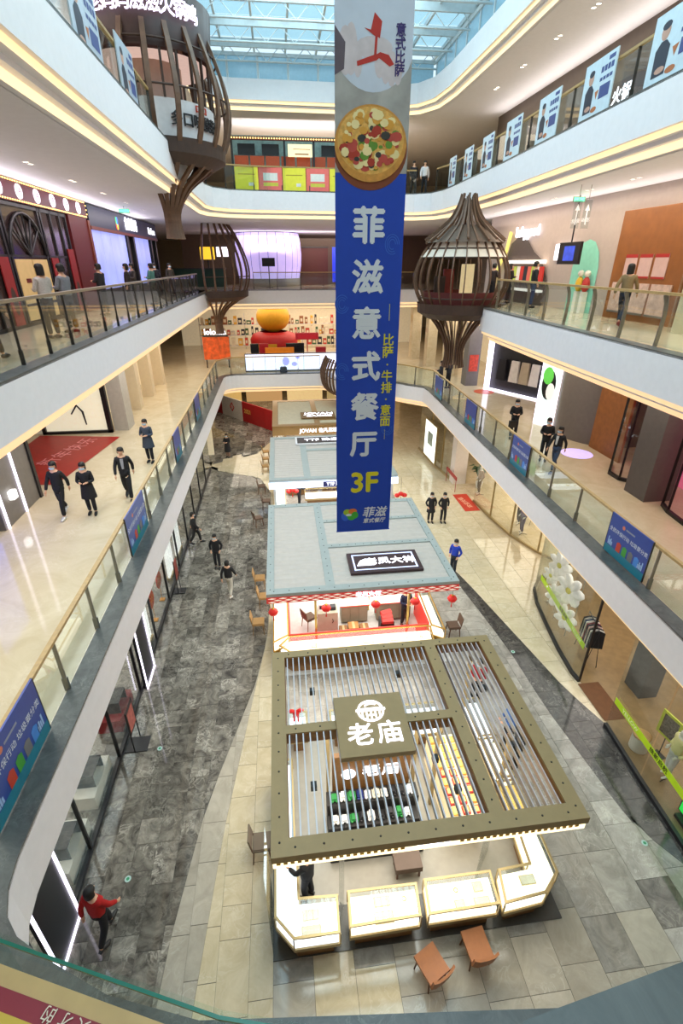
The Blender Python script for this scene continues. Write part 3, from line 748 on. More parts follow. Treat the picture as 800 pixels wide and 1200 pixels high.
# lit edge under the front beam
mb = MB(); mb.box(-.6, 5.12, 4.88, 4.98, 2.90, 3.08); led = K(mb, 'light_edge', mat('edge_cream', '#f3e6c0', .5, emit=1.1, ecol='#ffeec0'))
dn = MB(); dn.box(-.035, .035, -.012, .0, -.03, .03); dnm = dn.mesh('dentil', [mat('dentil_gold', '#c49a3c', .4, .5)])
for i in range(46):
    x = -.5 + i * .121
    if 1.75 < x < 2.75: continue
    inst(dnm, 'dentil', led, (x, 4.88, 3.03))
text('老庙黄金', .13, M_lite, led, (2.25, 4.868, 3.02), (90, 0, 0), extrude=.006, bold=.004, spacing=1.5)
for (x, y) in ((-.5, 8.85), (4.55, 9.3), (4.55, 6.85), (3.15, 7.42), (.58, 7.42), (2.62, 7.42)):
    mb = MB(); mb.box(x - .04, x + .04, y - .04, y + .04, .036, 3.1); K(mb, 'post', M_bronze)
for (x, y) in ((.33, 8.6), (2.5, 8.9), (.2, 6.2), (2.75, 6.5), (4.45, 8.2), (4.5, 6.6), (3.0, 5.8)):
    mb = MB(); mb.box(x - .06, x + .06, y - .06, y + .06, 2.98, 3.12, 0); mb.lathe([(.04, -.001), (.0, -.001)], 8, (x, y, 2.98), 1); K(mb, 'spotlight', [mat('spot_black', '#2a2826', .5), M_ledw])
area('kiosk_lamp', (2.26, 7.3, 2.9), 5.0, 4.2, 190, (1, .9, .74))
# plinth
mb = MB(); mb.box(-.78, 5.22, 4.72, 10.0, 0.001, .03); mb.box(-.62, 5.05, 5.5, 9.9, .03, .034, 1)
tag(mb.build('kiosk_plinth', [M_plinth, mat('kiosk_carpet', '#9a9488', .3, var=.06)]), 'dark low plinth under the gold jewellery kiosk counters', 'plinth')
# glass screens at the front corner
for (x0, y0, x1, y1, lb) in ((-.76, 4.75, -.76, 5.6, 'tall clear glass pane at left front corner of gold kiosk'), (.56, 4.95, .72, 5.5, 'narrow clear glass pane between two lit counters'), (3.55, 5.45, 4.2, 6.2, 'clear glass pane behind the right lit counter')):
    l = math.hypot(x1 - x0, y1 - y0); mb = MB(); mb.box(0, l, -.005, .005, 0, 2.9); o = mb.build('glass_screen', M_cglass, None, (x0, y0, .035)); o.rotation_euler = (0, 0, math.atan2(y1 - y0, x1 - x0)); tag(o, lb, 'glass')
# counters
def counter(name, label, poly, lit_m, items, cat='counter', h=1.0, trim_m=None, base_m=None, z=.036, seed=0, group=None):
    trim_m = trim_m or M_cframe; base_m = base_m or M_cbase
    cx = sum(p[0] for p in poly) / len(poly); cy = sum(p[1] for p in poly) / len(poly)
    q = [(p[0] - cx, p[1] - cy) for p in poly]
    ar = sum(q[i][0] * q[(i + 1) % len(q)][1] - q[(i + 1) % len(q)][0] * q[i][1] for i in range(len(q)))
    if ar < 0: q = q[::-1]
    t = thing(name, label, cat, (cx, cy, z), 0, group); h = h - z
    mb = MB(); mb.prism(offset_line(q, .12, True), 0, .45); mb.build('base', base_m, t)
    mb = MB(); mb.prism(q, .45, .55); mb.build('shelf_board', trim_m, t)
    mb = MB(); mb.prism(offset_line(q, .03, True), .55, h - .22); mb.build('display_bed', lit_m, t)
    n = len(q); inn = offset_line(q, .045, True); mb = MB()
    for i in range(n):
        j = (i + 1) % n
        mb.add([(*q[i], h), (*q[j], h), (*inn[j], h), (*inn[i], h), (*q[i], h - .035), (*q[j], h - .035), (*inn[j], h - .035), (*inn[i], h - .035)], [(0, 1, 2, 3), (0, 4, 5, 1), (2, 6, 7, 3)])
        mb.box(q[i][0] - .012, q[i][0] + .012, q[i][1] - .012, q[i][1] + .012, .55, h - .03)
    mb.build('top_frame', trim_m, t)
    mb = MB(); mb.prism(inn, h - .014, h - .004); mb.build('glass_top', M_cglass, t)
    r = random.Random(seed); xs = [p[0] for p in q]; ys = [p[1] for p in q]
    cells = [(x_, y_) for x_ in [min(xs) + .24 + .46 * i for i in range(int((max(xs) - min(xs)) / .46))] for y_ in [min(ys) + .17 + .27 * j for j in range(int((max(ys) - min(ys)) / .27))]]
    cells = [c_ for c_ in cells if all(_inside(inn, c_[0] + dx, c_[1] + dy) for dx in (-.2, .2) for dy in (-.11, .11))]; r.shuffle(cells)
    for (x, y) in cells[:items]:
        mb = MB(); k = r.random()
        if k < .7:
            w_, d_ = r.choice(((.16, .09), (.19, .10), (.1, .09))); mb.box(-w_, w_, -d_, d_, .001, .02); mb.box(-w_ + .015, w_ - .015, -d_ + .015, d_ - .015, .0205, .024, 1)
            mb.build('tray', [mat('tray_rim', '#dcc896', .5), mat('tray_cloth', '#f3ecd8', .7)], t, (x, y, h - .22))
        else:
            mb.lathe([(.03, .002), (.045, .014), (.05, .002)], 10); mb.build('bangle', mat('gold_piece', '#d8a23a', .25, .9, var=0), t, (x, y, h - .22))
    return t
def _inside(poly, x, y):
    c = False; n = len(poly)
    for i in range(n):
        (x0, y0), (x1, y1) = poly[i], poly[(i + 1) % n]
        if (y0 > y) != (y1 > y) and x < (x1 - x0) * (y - y0) / (y1 - y0) + x0: c = not c
    return c
counter('display_counter', 'white lit corner counter at left front of gold kiosk', [(-.7, 6.3), (-.7, 5.02), (-.34, 4.62), (.54, 4.62), (.56, 5.26), (-.2, 5.3), (-.2, 6.3)], M_litc, 9, seed=1)
counter('display_counter', 'cream lit front counter, left of the two straight ones', [(.76, 5.3), (.73, 4.68), (2.13, 4.7), (2.18, 5.28)], M_lit, 9, seed=2)
counter('display_counter', 'cream lit front counter behind the square tan chair', [(2.34, 5.32), (2.28, 4.7), (3.72, 4.71), (3.76, 5.32)], M_lit, 10, seed=3)
counter('display_counter', 'cream lit corner counter at right front of gold kiosk', [(3.93, 5.32), (3.82, 4.7), (4.72, 4.78), (5.15, 5.12), (5.17, 6.3), (4.7, 6.3), (4.62, 5.36)], M_lit, 12, seed=4)
counter('display_counter', 'gold filled counter on the right side of gold kiosk, nearest', [(4.7, 6.36), (5.17, 6.36), (5.17, 7.2), (4.7, 7.2)], mat('gold_grid', '#e0b25c', .5, emit=.35, ecol='#ffd27a', var=.4, scale=40), 3, seed=5)
counter('display_counter', 'cream lit counter on the right side under the slats', [(4.7, 7.25), (5.17, 7.25), (5.17, 8.4), (4.7, 8.4)], M_lit, 4, seed=6)
counter('display_counter', 'white lit counter at the right back under the slats', [(4.7, 8.45), (5.17, 8.45), (5.17, 9.75), (4.7, 9.75)], M_litc, 4, seed=7)
counter('display_counter', 'white lit counter at the left back under the slats', [(-.32, 9.2), (.2, 9.2), (.2, 9.85), (-.32, 9.85)], M_litc, 2, seed=8)
counter('display_counter', 'small blue edged lit counter behind the square logo panel', [(.83, 9.22), (1.9, 9.22), (1.9, 9.8), (.83, 9.8)], M_litc, 3, seed=9)
counter('display_counter', 'long white lit counter at the back beside the middle beam', [(2.7, 9.0), (3.92, 9.0), (3.92, 9.75), (2.7, 9.75)], M_litc, 4, seed=10)
counter('display_counter', 'long white lit counter down the left side of gold kiosk', [(-.7, 6.38), (-.25, 6.38), (-.25, 8.4), (-.7, 8.4)], M_litc, 4, seed=11)
# red and gold gift counter in the middle
gc = thing('gift_counter', 'cream counter with red and gold gift boxes under the slats', 'counter', (3.7, 7.55, .034))
mb = MB(); mb.box(-.36, .36, -1.1, 1.1, 0, .9); mb.build('body', mat('counter_cream', '#e8d6ae', .5, emit=.25, ecol='#ffe7b8'), gc)
r_ = random.Random(5)
for i in range(3):
    for j in range(9):
        mb = MB(); hh = r_.uniform(.03, .09); mb.box(-.085, .085, -.09, .09, 0, hh); mb.box(-.06, .06, -.065, .065, hh, hh + .004, 1)
        red = j < 5
        mb.build('gift_box', [mat('gift_red', '#b8241c', .5) if red and (i + j) % 3 else mat('gift_gold', '#dcae52', .4, .3), mat('gift_print', '#f0c66a', .4, .2)], gc, (-.24 + .24 * i, -.95 + .235 * j, .9))
# wooden wall with the second sign and the toy shelf in front of it
wl = thing('sign_wall', 'brown wooden partition with white lettering under the slatted roof', 'partition', (1.6, 7.42, .034))
mb = MB(); mb.box(-.92, .92, -.06, .06, 0, 2.2); mb.build('panel', mat('partition_wood', '#6b4a24', .5, var=.2, scale=8), wl)
text('老庙', .44, M_lite, wl, (.22, -.065, 1.62), (90, 0, 0), extrude=.012, bold=.005, spacing=1.1)
em = MB(); em.lathe([(.0, .0), (.15, .0), (.17, .015), (.17, .03), (.0, .03)], 16, M=Matrix.Rotation(R(90), 4, 'X')); em.build('emblem', M_lite, wl, (-.55, -.065, 1.62))
sh = thing('toy_shelf', 'black shelf crowded with small white and coloured models', 'shelf', (1.6, 6.85, .034))
for zi, y in ((.35, -.35), (.7, 0), (1.05, .32)):
    mb = MB(); mb.box(-1.08, 1.08, y - .17, y + .17, 0, zi); mb.build('step', mat('shelf_black', '#1d1b1c', .5), sh)
mcol = ['#e9e9ea', '#e9e9ea', '#d8d4c4', '#2a2a2e', '#dfe3ea', '#2c8a45', '#1f1f24', '#e6e4e0', '#23337a', '#111114']
CN = ['white', 'white', 'cream', 'black', 'pale grey', 'green', 'black', 'off-white', 'navy', 'black']; ORD = ['first', 'second', 'third', 'fourth', 'fifth', 'sixth', 'seventh', 'eighth', 'ninth', 'tenth', 'eleventh', 'twelfth', 'thirteenth', 'fourteenth', 'fifteenth']
for ri, (zi, y) in enumerate(((.35, -.38), (.7, 0), (1.05, .3))):
    x = -1.0; nm_ = 0
    while x < .86:
        ci_ = r_.randrange(10); w_ = r_.uniform(.07, .1); hh = r_.uniform(.1, .2)
        mb = MB(); mb.box(-w_, w_, -.08, .08, .03, hh * .6); mb.box(-w_ * .55, w_ * .55, -.07, .07, hh * .6, hh)
        for sx in (-1, 1): mb.lathe([(.0, .0), (.035, 0), (.035, .03), (0, .03)], 8, (sx * w_ * .6, -.085, .035), M=None)
        o = mb.build('model_car', mat('model_' + mcol[ci_], mcol[ci_], .35), None, (1.6 + x + w_, 6.85 + y, .034 + zi))
        nm_ += 1; tag(o, 'small %s model on black shelf, %s row, %s from left' % (CN[ci_], ('front', 'middle', 'back')[ri], ORD[nm_ - 1]), 'toy', 'models on the black shelf'); x += 2 * w_ + .03
st = thing('bench', 'low grey upholstered bench inside the gold kiosk', 'bench', (2.2, 6.0, .034))
mb = MB(); mb.box(-.3, .3, -.2, .2, .25, .42); mb.build('seat', mat('bench_grey', '#6b5a50', .7), st)
for sx in (-1, 1):
    for sy in (-1, 1): mb = MB(); mb.box(sx * .25 - .02, sx * .25 + .02, sy * .15 - .02, sy * .15 + .02, 0, .25); mb.build('leg', M_leg, st)
person('person in black bending over the left lit counter of gold kiosk', (-.02, 5.72, .042), 60, pose='reach', mask=False)
person('dark clothed visitor standing at the right side of gold kiosk', (5.75, 8.2, 0), 90, top='#20222a', pose='front')
person('visitor in blue and dark beside the right of slatted roof', (5.72, 8.75, 0), 95, top='#3c5f9a', pose='front')
person('visitor in red at the right back corner of gold kiosk', (5.45, 10.45, 0), 150, top='#a51c1c', pose='front')
# red bow decoration
rb = MB(); rb.sphere((0, 0, .12), (.10, .05, .12), n=8, k=6); rb.sphere((-.12, 0, .2), (.1, .04, .07), n=8, k=6); rb.sphere((.12, 0, .2), (.1, .04, .07), n=8, k=6)
rb.box(-.08, -.03, -.01, .01, -.2, .05); rb.box(.03, .08, -.01, .01, -.22, .05)
tag(rb.build('paper_ornament', mat('paper_red', '#c4161c', .6), None, (-.1, 9.5, 1.22)), 'red paper ornament standing at back left of gold kiosk', 'ornament')

# ================================================================== kiosks with grey corrugated roofs
M_teal = mat('teal_grey_frame', '#a6b0ae', .5, .0, var=.04)
M_corr = mat('corrugated_grey', '#c4bdb5', .5, .0, var=.04)
def corr(mb, x0, x1, y0, y1, z, pitch=.14):
    n = max(2, round((y1 - y0) / pitch)); v = []; f = []
    for i in range(n + 1):
        y = y0 + (y1 - y0) * i / n; dz = .02 if i % 2 else 0
        v += [(x0, y, z + dz), (x1, y, z + dz)]
    for i in range(n): f.append((2 * i, 2 * i + 1, 2 * i + 3, 2 * i + 2))
    return mb.add(v, f)
def roof(label, x0, x1, y0, y1, beams, panels, frame_m, panel_m, bolts=True, z=3.2, t=.12, edge=.28, corner=0):
    c = ((x0 + x1) / 2, (y0 + y1) / 2); rt = thing('kiosk_pavilion', label, 'roof', (c[0], c[1], z - t))
    def B_(a, b, d, e, nm): mb = MB(); mb.box(a - c[0], b - c[0], d - c[1], e - c[1], 0, t); return mb.build(nm, frame_m, rt)
    B_(x0, x1, y0, y0 + edge, 'front_beam'); B_(x0, x1, y1 - edge, y1, 'back_beam'); B_(x0, x0 + edge * .85, y0 + edge, y1 - edge, 'side_beam'); B_(x1 - edge * .85, x1, y0 + edge, y1 - edge, 'side_beam')
    for b in beams: B_(*b, 'inner_beam')
    for (a, b, d, e) in panels: mb = MB(); corr(mb, a - c[0], b - c[0], d - c[1], e - c[1], t - .04); mb.box(a - c[0], b - c[0], d - c[1], e - c[1], .02, .05); mb.build('roof_panel', panel_m, rt)
    if bolts:
        n = 13
        for i in range(n):
            f_ = (i + .5) / n
            for (x, y) in ((x0 + .12, y0 + (y1 - y0) * f_), (x1 - .12, y0 + (y1 - y0) * f_), (x0 + (x1 - x0) * f_, y0 + .14), (x0 + (x1 - x0) * f_, y1 - .14)): inst(btm, 'bolt', rt, (x - c[0], y - c[1], t))
            for (a, b, d, e) in beams:
                if e - d > b - a: inst(btm, 'bolt', rt, ((a + b) / 2 - c[0], d + (e - d) * f_ - c[1], t))
                else: inst(btm, 'bolt', rt, (a + (b - a) * f_ - c[0], (d + e) / 2 - c[1], t))
    return rt, c
# ---- second kiosk: red trim and dark plaque
rt, c = roof('grey corrugated kiosk roof with dark lettered plaque and red trim', -.82, 5.3, 12.42, 18.7,
             [(1.04, 1.33, 12.7, 18.42), (1.33, 5.06, 14.98, 15.2), (1.33, 5.06, 16.9, 17.1)],
             [(-.58, 1.04, 12.7, 18.42), (1.33, 5.06, 12.7, 14.98), (1.33, 5.06, 15.2, 16.9), (1.33, 5.06, 17.1, 18.42)], M_teal, M_corr)
mb = MB(); mb.box(1.9 - c[0], 4.32 - c[0], 13.13 - c[1], 14.36 - c[1], .12, .2); pq = mb.build('plaque', mat('plaque_brown', '#3a2429', .45), rt)
mb = MB()
for (a, b, d, e) in ((2.05, 4.17, 13.28, 13.32), (2.05, 4.17, 14.17, 14.21), (2.05, 2.10, 13.28, 14.21), (4.12, 4.17, 13.28, 14.21)): mb.box(a - c[0], b - c[0], d - c[1], e - c[1], .2, .215)
mb.build('plaque_border', emis('silver_line', '#b9c6ea', .9), pq)
text('老凤大祥', .42, M_lite, pq, (3.32 - c[0], 13.74 - c[1], .205), (0, 0, 0), extrude=.01, bold=.009, spacing=1.08)
mb = MB(); mb.prism([(-.3, -.18), (.3, -.18), (.26, .05), (.16, .15), (.02, .2), (-.16, .1)], .2, .225); mb.build('emblem', M_lite, pq, (2.46 - c[0], 13.72 - c[1], 0))
tr_ = MB(); tr_.box(-.82 - c[0], 5.3 - c[0], 12.40 - c[1], 12.44 - c[1], -.22, .0); trm = tr_.build('trim_board', mat('trim_red', '#c2342c', .5, emit=.15, ecol='#ff4438'), rt)
lz = MB(); lz.add([(-.13, -.004, 0), (0, -.004, -.028), (.13, -.004, 0), (0, -.004, .028), (-.13, .0, 0), (0, 0, -.028), (.13, 0, 0), (0, 0, .028)], [(0, 1, 2, 3), (0, 4, 5, 1), (1, 5, 6, 2), (2, 6, 7, 3), (3, 7, 4, 0)])
lzm = lz.mesh('lozenge', [mat('trim_cream', '#f4dccb', .5, emit=.35, ecol='#ffe9d8')])
for i in range(18):
    for j, zz in enumerate((-.045, -.11, -.175)): inst(lzm, 'lozenge', trm, (-.65 + i * .337 + .168 * (j == 1) - c[0], 12.40 - c[1], zz))
text('老凤大祥', .19, emis('pink_letter', '#ffd8f4', 2.0), trm, (2.35 - c[0], 12.385 - c[1], -.11), (90, 0, 0), extrude=.008, bold=.004, spacing=1.15)
for (x, y) in ((.72, 13.18), (3.9, 13.18), (2.9, 15.3), (-.6, 18.4), (5.1, 18.4), (4.55, 15.2), (-.6, 15.5)):
    mb = MB(); mb.box(x - .035 - c[0], x + .035 - c[0], y - .035 - c[1], y + .035 - c[1], -3.048, .02); mb.build('post', mat('gold_post', '#c9a860', .35, .6), rt)
area('kiosk_lamp', (2.24, 15.2, 2.95), 5.2, 5.4, 240, (1, .94, .84))
M_ctr2 = mat('lit_case', '#f6eede', .5, emit=.8, ecol='#fff2dc', var=.02); M_red2 = mat('red_edge', '#d23c34', .5, emit=.2, ecol='#ff5040')
M_gframe = mat('gold_frame', '#c9a050', .3, .7, var=0)
counter('display_counter', 'long white lit counter with red edge across middle kiosk front', [(-.2, 13.02), (-.55, 12.6), (-.2, 12.24), (4.62, 12.24), (4.7, 12.95), (4.6, 13.02)], M_ctr2, 16, trim_m=M_gframe, seed=21)
counter('display_counter', 'white lit counter down the left side of red trimmed kiosk', [(-.75, 12.75), (-.22, 13.08), (-.22, 15.2), (-.75, 15.2)], M_ctr2, 5, trim_m=M_gframe, seed=22)
counter('display_counter', 'white lit counter down the right side of red trimmed kiosk', [(4.72, 13.0), (5.15, 12.7), (5.2, 15.0), (4.78, 15.0)], M_ctr2, 5, trim_m=M_gframe, seed=23)
for (x0, x1, y0, y1, lb) in ((-.2, 4.62, 13.03, 13.07, 'thin red lit strip along the front counter of middle kiosk'), (-.21, -.17, 13.1, 15.1, 'thin red lit strip on the left counter of middle kiosk'), (4.64, 4.68, 13.1, 14.9, 'thin red lit strip on the right counter of middle kiosk')):
    mb = MB(); mb.box(x0, x1, y0, y1, .031, 1.03); tag(mb.build('counter_edge', M_red2), lb, 'counter edge')
mb = MB(); mb.box(-.85, 5.3, 12.2, 18.8, .001, .03); tag(mb.build('kiosk_plinth', mat('pale_plinth', '#c8c8c6', .25)), 'pale floor plinth under the red trimmed kiosk', 'plinth')
for (xa, xb, lb) in ((1.75, 2.75, 'low olive cabinet under white top, left in middle kiosk'), (3.1, 4.4, 'low olive cabinet under white top, right in middle kiosk')):
    t = thing('cabinet', lb, 'cabinet', ((xa + xb) / 2, 14.75, .03)); w_ = (xb - xa) / 2
    mb = MB(); mb.box(-w_, w_, -.2, .3, .08, .86); mb.build('body', mat('olive_panel', '#8b8673', .6), t)
    mb = MB(); mb.box(-w_ - .05, w_ + .05, -.28, .4, .86, .98); mb.build('worktop', M_ctr2, t)
    mb = MB(); mb.box(-w_ - .05, w_ + .05, -.285, -.27, .86, .9); mb.build('red_edge', M_red2, t)
    for k in range(3): mb = MB(); mb.box(-w_ * .31, w_ * .31, -.015, 0, .12, .78); mb.build('door', mat('olive_door', '#958f7b', .6), t, (-w_ * .66 + k * w_ * .66, -.2, 0))
t = thing('cabinet', 'tall pale cabinet with brown hook at the kiosk post', 'cabinet', (1.2, 14.2, .03))
mb = MB(); mb.box(-.36, .36, -.25, .25, 0, 1.05); mb.build('body', mat('grey_olive', '#a7a595', .6), t)
mb = MB(); mb.tube([(.16, -.255, .62), (.2, -.275, .7), (.16, -.275, .8)], .012, 6); mb.build('hook', M_bolt, t)
for k, (x, y, w_, h_, cl_, lb, ct) in enumerate(((1.0, 14.22, .12, .3, '#f2f2f4', 'white appliance on the tall pale kiosk cabinet', 'appliance'), (1.4, 14.2, .1, .14, '#20202a', 'black box on the tall pale kiosk cabinet', 'box'))):
    mb = MB(); mb.box(-w_, w_, -w_, w_, 0, h_); mb.box(-w_ * .7, w_ * .7, -w_ - .01, -w_, h_ * .3, h_ * .8, 1); tag(mb.build('countertop_item', [mat('item%d' % k, cl_, .5), mat('item_dark', '#30303a', .3)], None, (x, y, 1.08)), lb, ct)
for k, (x, y, s_) in enumerate(((1.76, 13.95, .15), (2.13, 13.97, .19), (2.52, 13.95, .16))):
    mb = MB(); mb.box(-s_, s_, -s_, s_, 0, s_ * 2.2); mb.box(-s_ * .25, s_ * .25, -s_ - .003, s_ + .003, s_ * 2.2, s_ * 2.2 + .004, 1)
    tag(mb.build('carton', [mat('carton_%d' % (k % 2), ('#8a6238', '#a3763f')[k % 2], .7), mat('tape', '#c9a97a', .5)], None, (x, y, .03 if k != 1 else .45 * .0 + .03)), ('small brown carton beside the tall kiosk cabinet', 'larger light carton between two smaller ones in kiosk', 'brown carton farthest from the tall kiosk cabinet')[k], 'carton', 'cartons in the red trimmed kiosk')
pl = thing('potted_plant', 'dark green leafy plant in white pot on kiosk cabinet', 'plant', (1.86, 14.78, 1.012))
mb = MB(); mb.lathe([(0, 0), (.06, 0), (.085, .16), (.07, .16), (0, .14)], 12); mb.build('pot', mat('pot_white', '#e9e6e2', .4), pl)
for i in range(16):
    a = rnd.uniform(0, 6.28); l = rnd.uniform(.18, .34); mb = MB(); p0 = Vector((0, 0, .14)); p1 = Vector((math.cos(a) * l * .6, math.sin(a) * l * .6, .14 + l * .8)); p2 = Vector((math.cos(a) * l, math.sin(a) * l, .12 + l * .55))
    s_ = Vector((-math.sin(a), math.cos(a), 0)) * .05; mb.add([p0, p1 - s_, p1 + s_, p2], [(0, 1, 3, 2)]); mb.build('leaf', mat('plant_leaf', '#2c4a2a', .5, var=.3), pl)
make_chair('chair', 'brown chair standing inside the red trimmed kiosk', (.55, 14.55, .036), -60, M_brn, M_oak)
t = thing('gift_display', 'red gift box display on black stand in red trimmed kiosk', 'display', (3.3, 13.75, .03))
mb = MB(); mb.box(-.25, .25, -.2, .2, 0, .75); mb.build('stand', mat('stand_black', '#1c1a1c', .5), t)
for i in range(3): mb = MB(); mb.box(-.2, .2, -.09, .09, 0, .14); q = mb.build('red_box', mat('gift_red', '#b8241c', .5), t, (0, -.16 + .16 * i, .75 + .05 * i)); q.rotation_euler = (R(15), 0, R(8 * i))
person('person in dark navy with blue strap inside the red trimmed kiosk', (4.1, 14.2, .04), 200, top='#1d2340', pose='front', mask=False)
# red lanterns
def lantern(label, loc):
    t = thing('lantern', label, 'lantern', loc, 0, 'red paper lanterns of the kiosk')
    mb = MB(); mb.tube([(0, 0, .14), (0, 0, .62)], .004, 5); mb.build('cord', M_bolt, t)
    mb = MB(); mb.lathe([(.03, -.11), (.12, -.08), (.16, 0), (.12, .08), (.03, .11)], 12); mb.build('shade', mat('lantern_red', '#c61d1a', .5, emit=.12, ecol='#ff2a20'), t)
    mb = MB(); mb.lathe([(.035, -.13), (.035, -.11)], 10); mb.lathe([(.035, .11), (.035, .14), (0, .14)], 10); mb.build('cap', mat('lantern_gold', '#d6a336', .4, .5), t)
    mb = MB(); mb.tube([(0, 0, -.12), (0, 0, -.34)], [.008, .022], 6); mb.build('tassel', mat('tassel_red', '#d0281f', .7), t)
for x, nm in ((-.65, 'at the left corner of the kiosk'), (1.03, 'in front of the tall pale cabinet'), (2.64, 'hanging below the plaque, middle of five'), (3.94, 'second from the right kiosk corner'), (5.19, 'at the right corner of the kiosk')):
    lantern('red paper lantern ' + nm, (x, 12.58, 2.40))
# ---- third kiosk
rt, c = roof('grey corrugated kiosk roof with black and white sign strip', -.82, 5.3, 21.3, 27.7,
             [(.82, 1.14, 21.58, 27.42), (1.14, 5.06, 25.2, 25.5)], [(-.58, .82, 21.58, 27.42), (1.14, 5.06, 21.58, 25.2), (1.14, 5.06, 25.5, 27.42)], M_teal, M_corr, bolts=False)
mb = MB(); mb.box(.6 - c[0], 3.6 - c[0], 26.1 - c[1], 27.3 - c[1], .12, .2); sp = mb.build('sign_board', mat('sign_white', '#e9e9ec', .5), rt)
mb = MB(); mb.box(.7 - c[0], 3.5 - c[0], 26.2 - c[1], 27.2 - c[1], .2, .206); mb.build('sign_face', mat('sign_black', '#1a1a1e', .4), sp)
text('TTF 珠宝', .5, M_lite, sp, (2.1 - c[0], 26.7 - c[1], .21), (0, 0, 0), extrude=.01, bold=.008, spacing=1.0)
mb = MB(); mb.box(-.84 - c[0], 5.32 - c[0], 21.22 - c[1], 21.3 - c[1], -.3, .0); tm = mb.build('light_board', emis('light_board', '#dfe8ff', 1.1), rt)
mb = MB(); mb.box(1.7 - c[0], 2.9 - c[0], 21.2 - c[1], 21.22 - c[1], -.28, -.02); lb_ = mb.build('name_board', mat('name_blue', '#2b2f7a', .5), tm)
text('TTF 珠宝', .22, M_lite, tm, (2.3 - c[0], 21.19 - c[1], -.15), (90, 0, 0), extrude=.005, bold=.01)
for (x, y) in ((-.6, 21.6), (5.1, 21.6), (-.6, 27.4), (5.1, 27.4)):
    mb = MB(); mb.box(x - .05 - c[0], x + .05 - c[0], y - .05 - c[1], y + .05 - c[1], -3.08, 0); mb.build('post', M_beam, rt)
area('kiosk_lamp', (2.24, 24.4, 2.95), 5.2, 5.4, 330, (1, .96, .9))
counter('display_counter', 'white lit counter along the left of the third kiosk', [(-.75, 21.8), (-.1, 21.8), (-.1, 27), (-.75, 27)], M_litc, 4, seed=31)
counter('display_counter', 'white lit counter across the back of the third kiosk', [(-.05, 26.3), (4.9, 26.3), (4.9, 27), (-.05, 27)], M_litc, 6, seed=32)
counter('display_counter', 'white lit counter in the middle of the third kiosk', [(.95, 24.6), (3.4, 24.6), (3.4, 25.1), (.95, 25.1)], M_litc, 4, seed=33)
counter('display_counter', 'white lit counter along the right of the third kiosk', [(4.6, 21.8), (5.2, 21.8), (5.2, 26.2), (4.6, 26.2)], M_litc, 4, seed=34)
person('saleswoman in black leaning over counter in the third kiosk', (.62, 24.9, 0), -70, pose='reach', hairlen=.05)
person('customer in brown coat at the third kiosk, nearest the saleswoman', (1.5, 25.6, 0), 150, top='#5b4a3c', pose='front', coat=.4)
person('customer in brown coat at the third kiosk, beside the banner', (2.5, 25.6, 0), 170, top='#4a3128', pose='front', coat=.4)
for (x, y, lb) in ((.25, 22.4, 'small red lantern cluster inside the third kiosk'), (5.5, 21.3, 'small red lantern cluster right of the third kiosk')):
    t = thing('lantern', lb, 'lantern', (x, y, 2.1))
    for k in range(3): mb = MB(); mb.sphere((0, 0, 0), (.14, .14, .1), n=10, k=6); mb.build('shade', MATS['lantern_red'], t, (-.18 + .18 * k, 0, .08 * (k == 1)))
    mb = MB(); mb.tube([(0, 0, .1), (0, 0, .95)], .006, 5); mb.build('cord', M_bolt, t); mb = MB(); mb.tube([(0, 0, -.05), (0, 0, -.3)], [.01, .03], 6); mb.build('tassel', MATS['tassel_red'], t)
# ---- fourth kiosk
M_champ = mat('champagne_roof', '#a98553', .4, .4, var=.05); M_creamp = mat('cream_panel', '#c9bda2', .6)
rt, c = roof('champagne and cream kiosk roof at the far end, bright lettering', -.72, 5.2, 29.8, 36.3, [(1.95, 2.3, 30.2, 35.9), (2.3, 4.8, 31.0, 31.25)], [(-.34, 1.95, 30.2, 35.9), (2.3, 4.8, 31.25, 35.9), (2.3, 4.8, 30.2, 31.0)], M_champ, M_creamp, bolts=False, edge=.42)
mb = MB(); mb.box(1.15 - c[0], 3.4 - c[0], 31.2 - c[1], 32.6 - c[1], .12, .2); sp = mb.build('sign_board', mat('sign_bronze', '#7a5c34', .5), rt)
text('JOVAN', .62, M_lite, sp, (2.35 - c[0], 32.15 - c[1], .205), (0, 0, 0), extrude=.01, bold=.008); text('佐凡尼珠宝', .34, M_lite, sp, (2.35 - c[0], 31.6 - c[1], .205), (0, 0, 0), extrude=.01, bold=.006)
mb = MB(); mb.box(-.72 - c[0], 5.2 - c[0], 29.72 - c[1], 29.8 - c[1], -.45, 0); tm = mb.build('front_board', M_champ, rt)
text('JOVAN', .34, M_lite, tm, (1.5 - c[0], 29.7 - c[1], -.2), (90, 0, 0), extrude=.008, bold=.006); text('佐凡尼珠宝', .3, M_lite, tm, (2.9 - c[0], 29.7 - c[1], -.2), (90, 0, 0), extrude=.008, bold=.006)
for (x, y) in ((.06, 30), (5.0, 30), (-.55, 36), (5.0, 36)):
    mb = MB(); mb.box(x - .05 - c[0], x + .05 - c[0], y - .05 - c[1], y + .05 - c[1], -3.08, 0); mb.build('post', M_champ, rt)
counter('display_counter', 'cream lit counter across the front of the far kiosk', [(-.6, 28.9), (5.1, 28.9), (5.1, 29.6), (-.6, 29.6)], M_lit, 8, seed=41, h=1.1)
counter('display_counter', 'cream lit counter down the left of the far kiosk', [(-.7, 29.7), (-.1, 29.7), (-.1, 35), (-.7, 35)], M_lit, 4, seed=42)
area('kiosk_lamp', (2.24, 32.5, 2.95), 5, 5, 260, WARM)
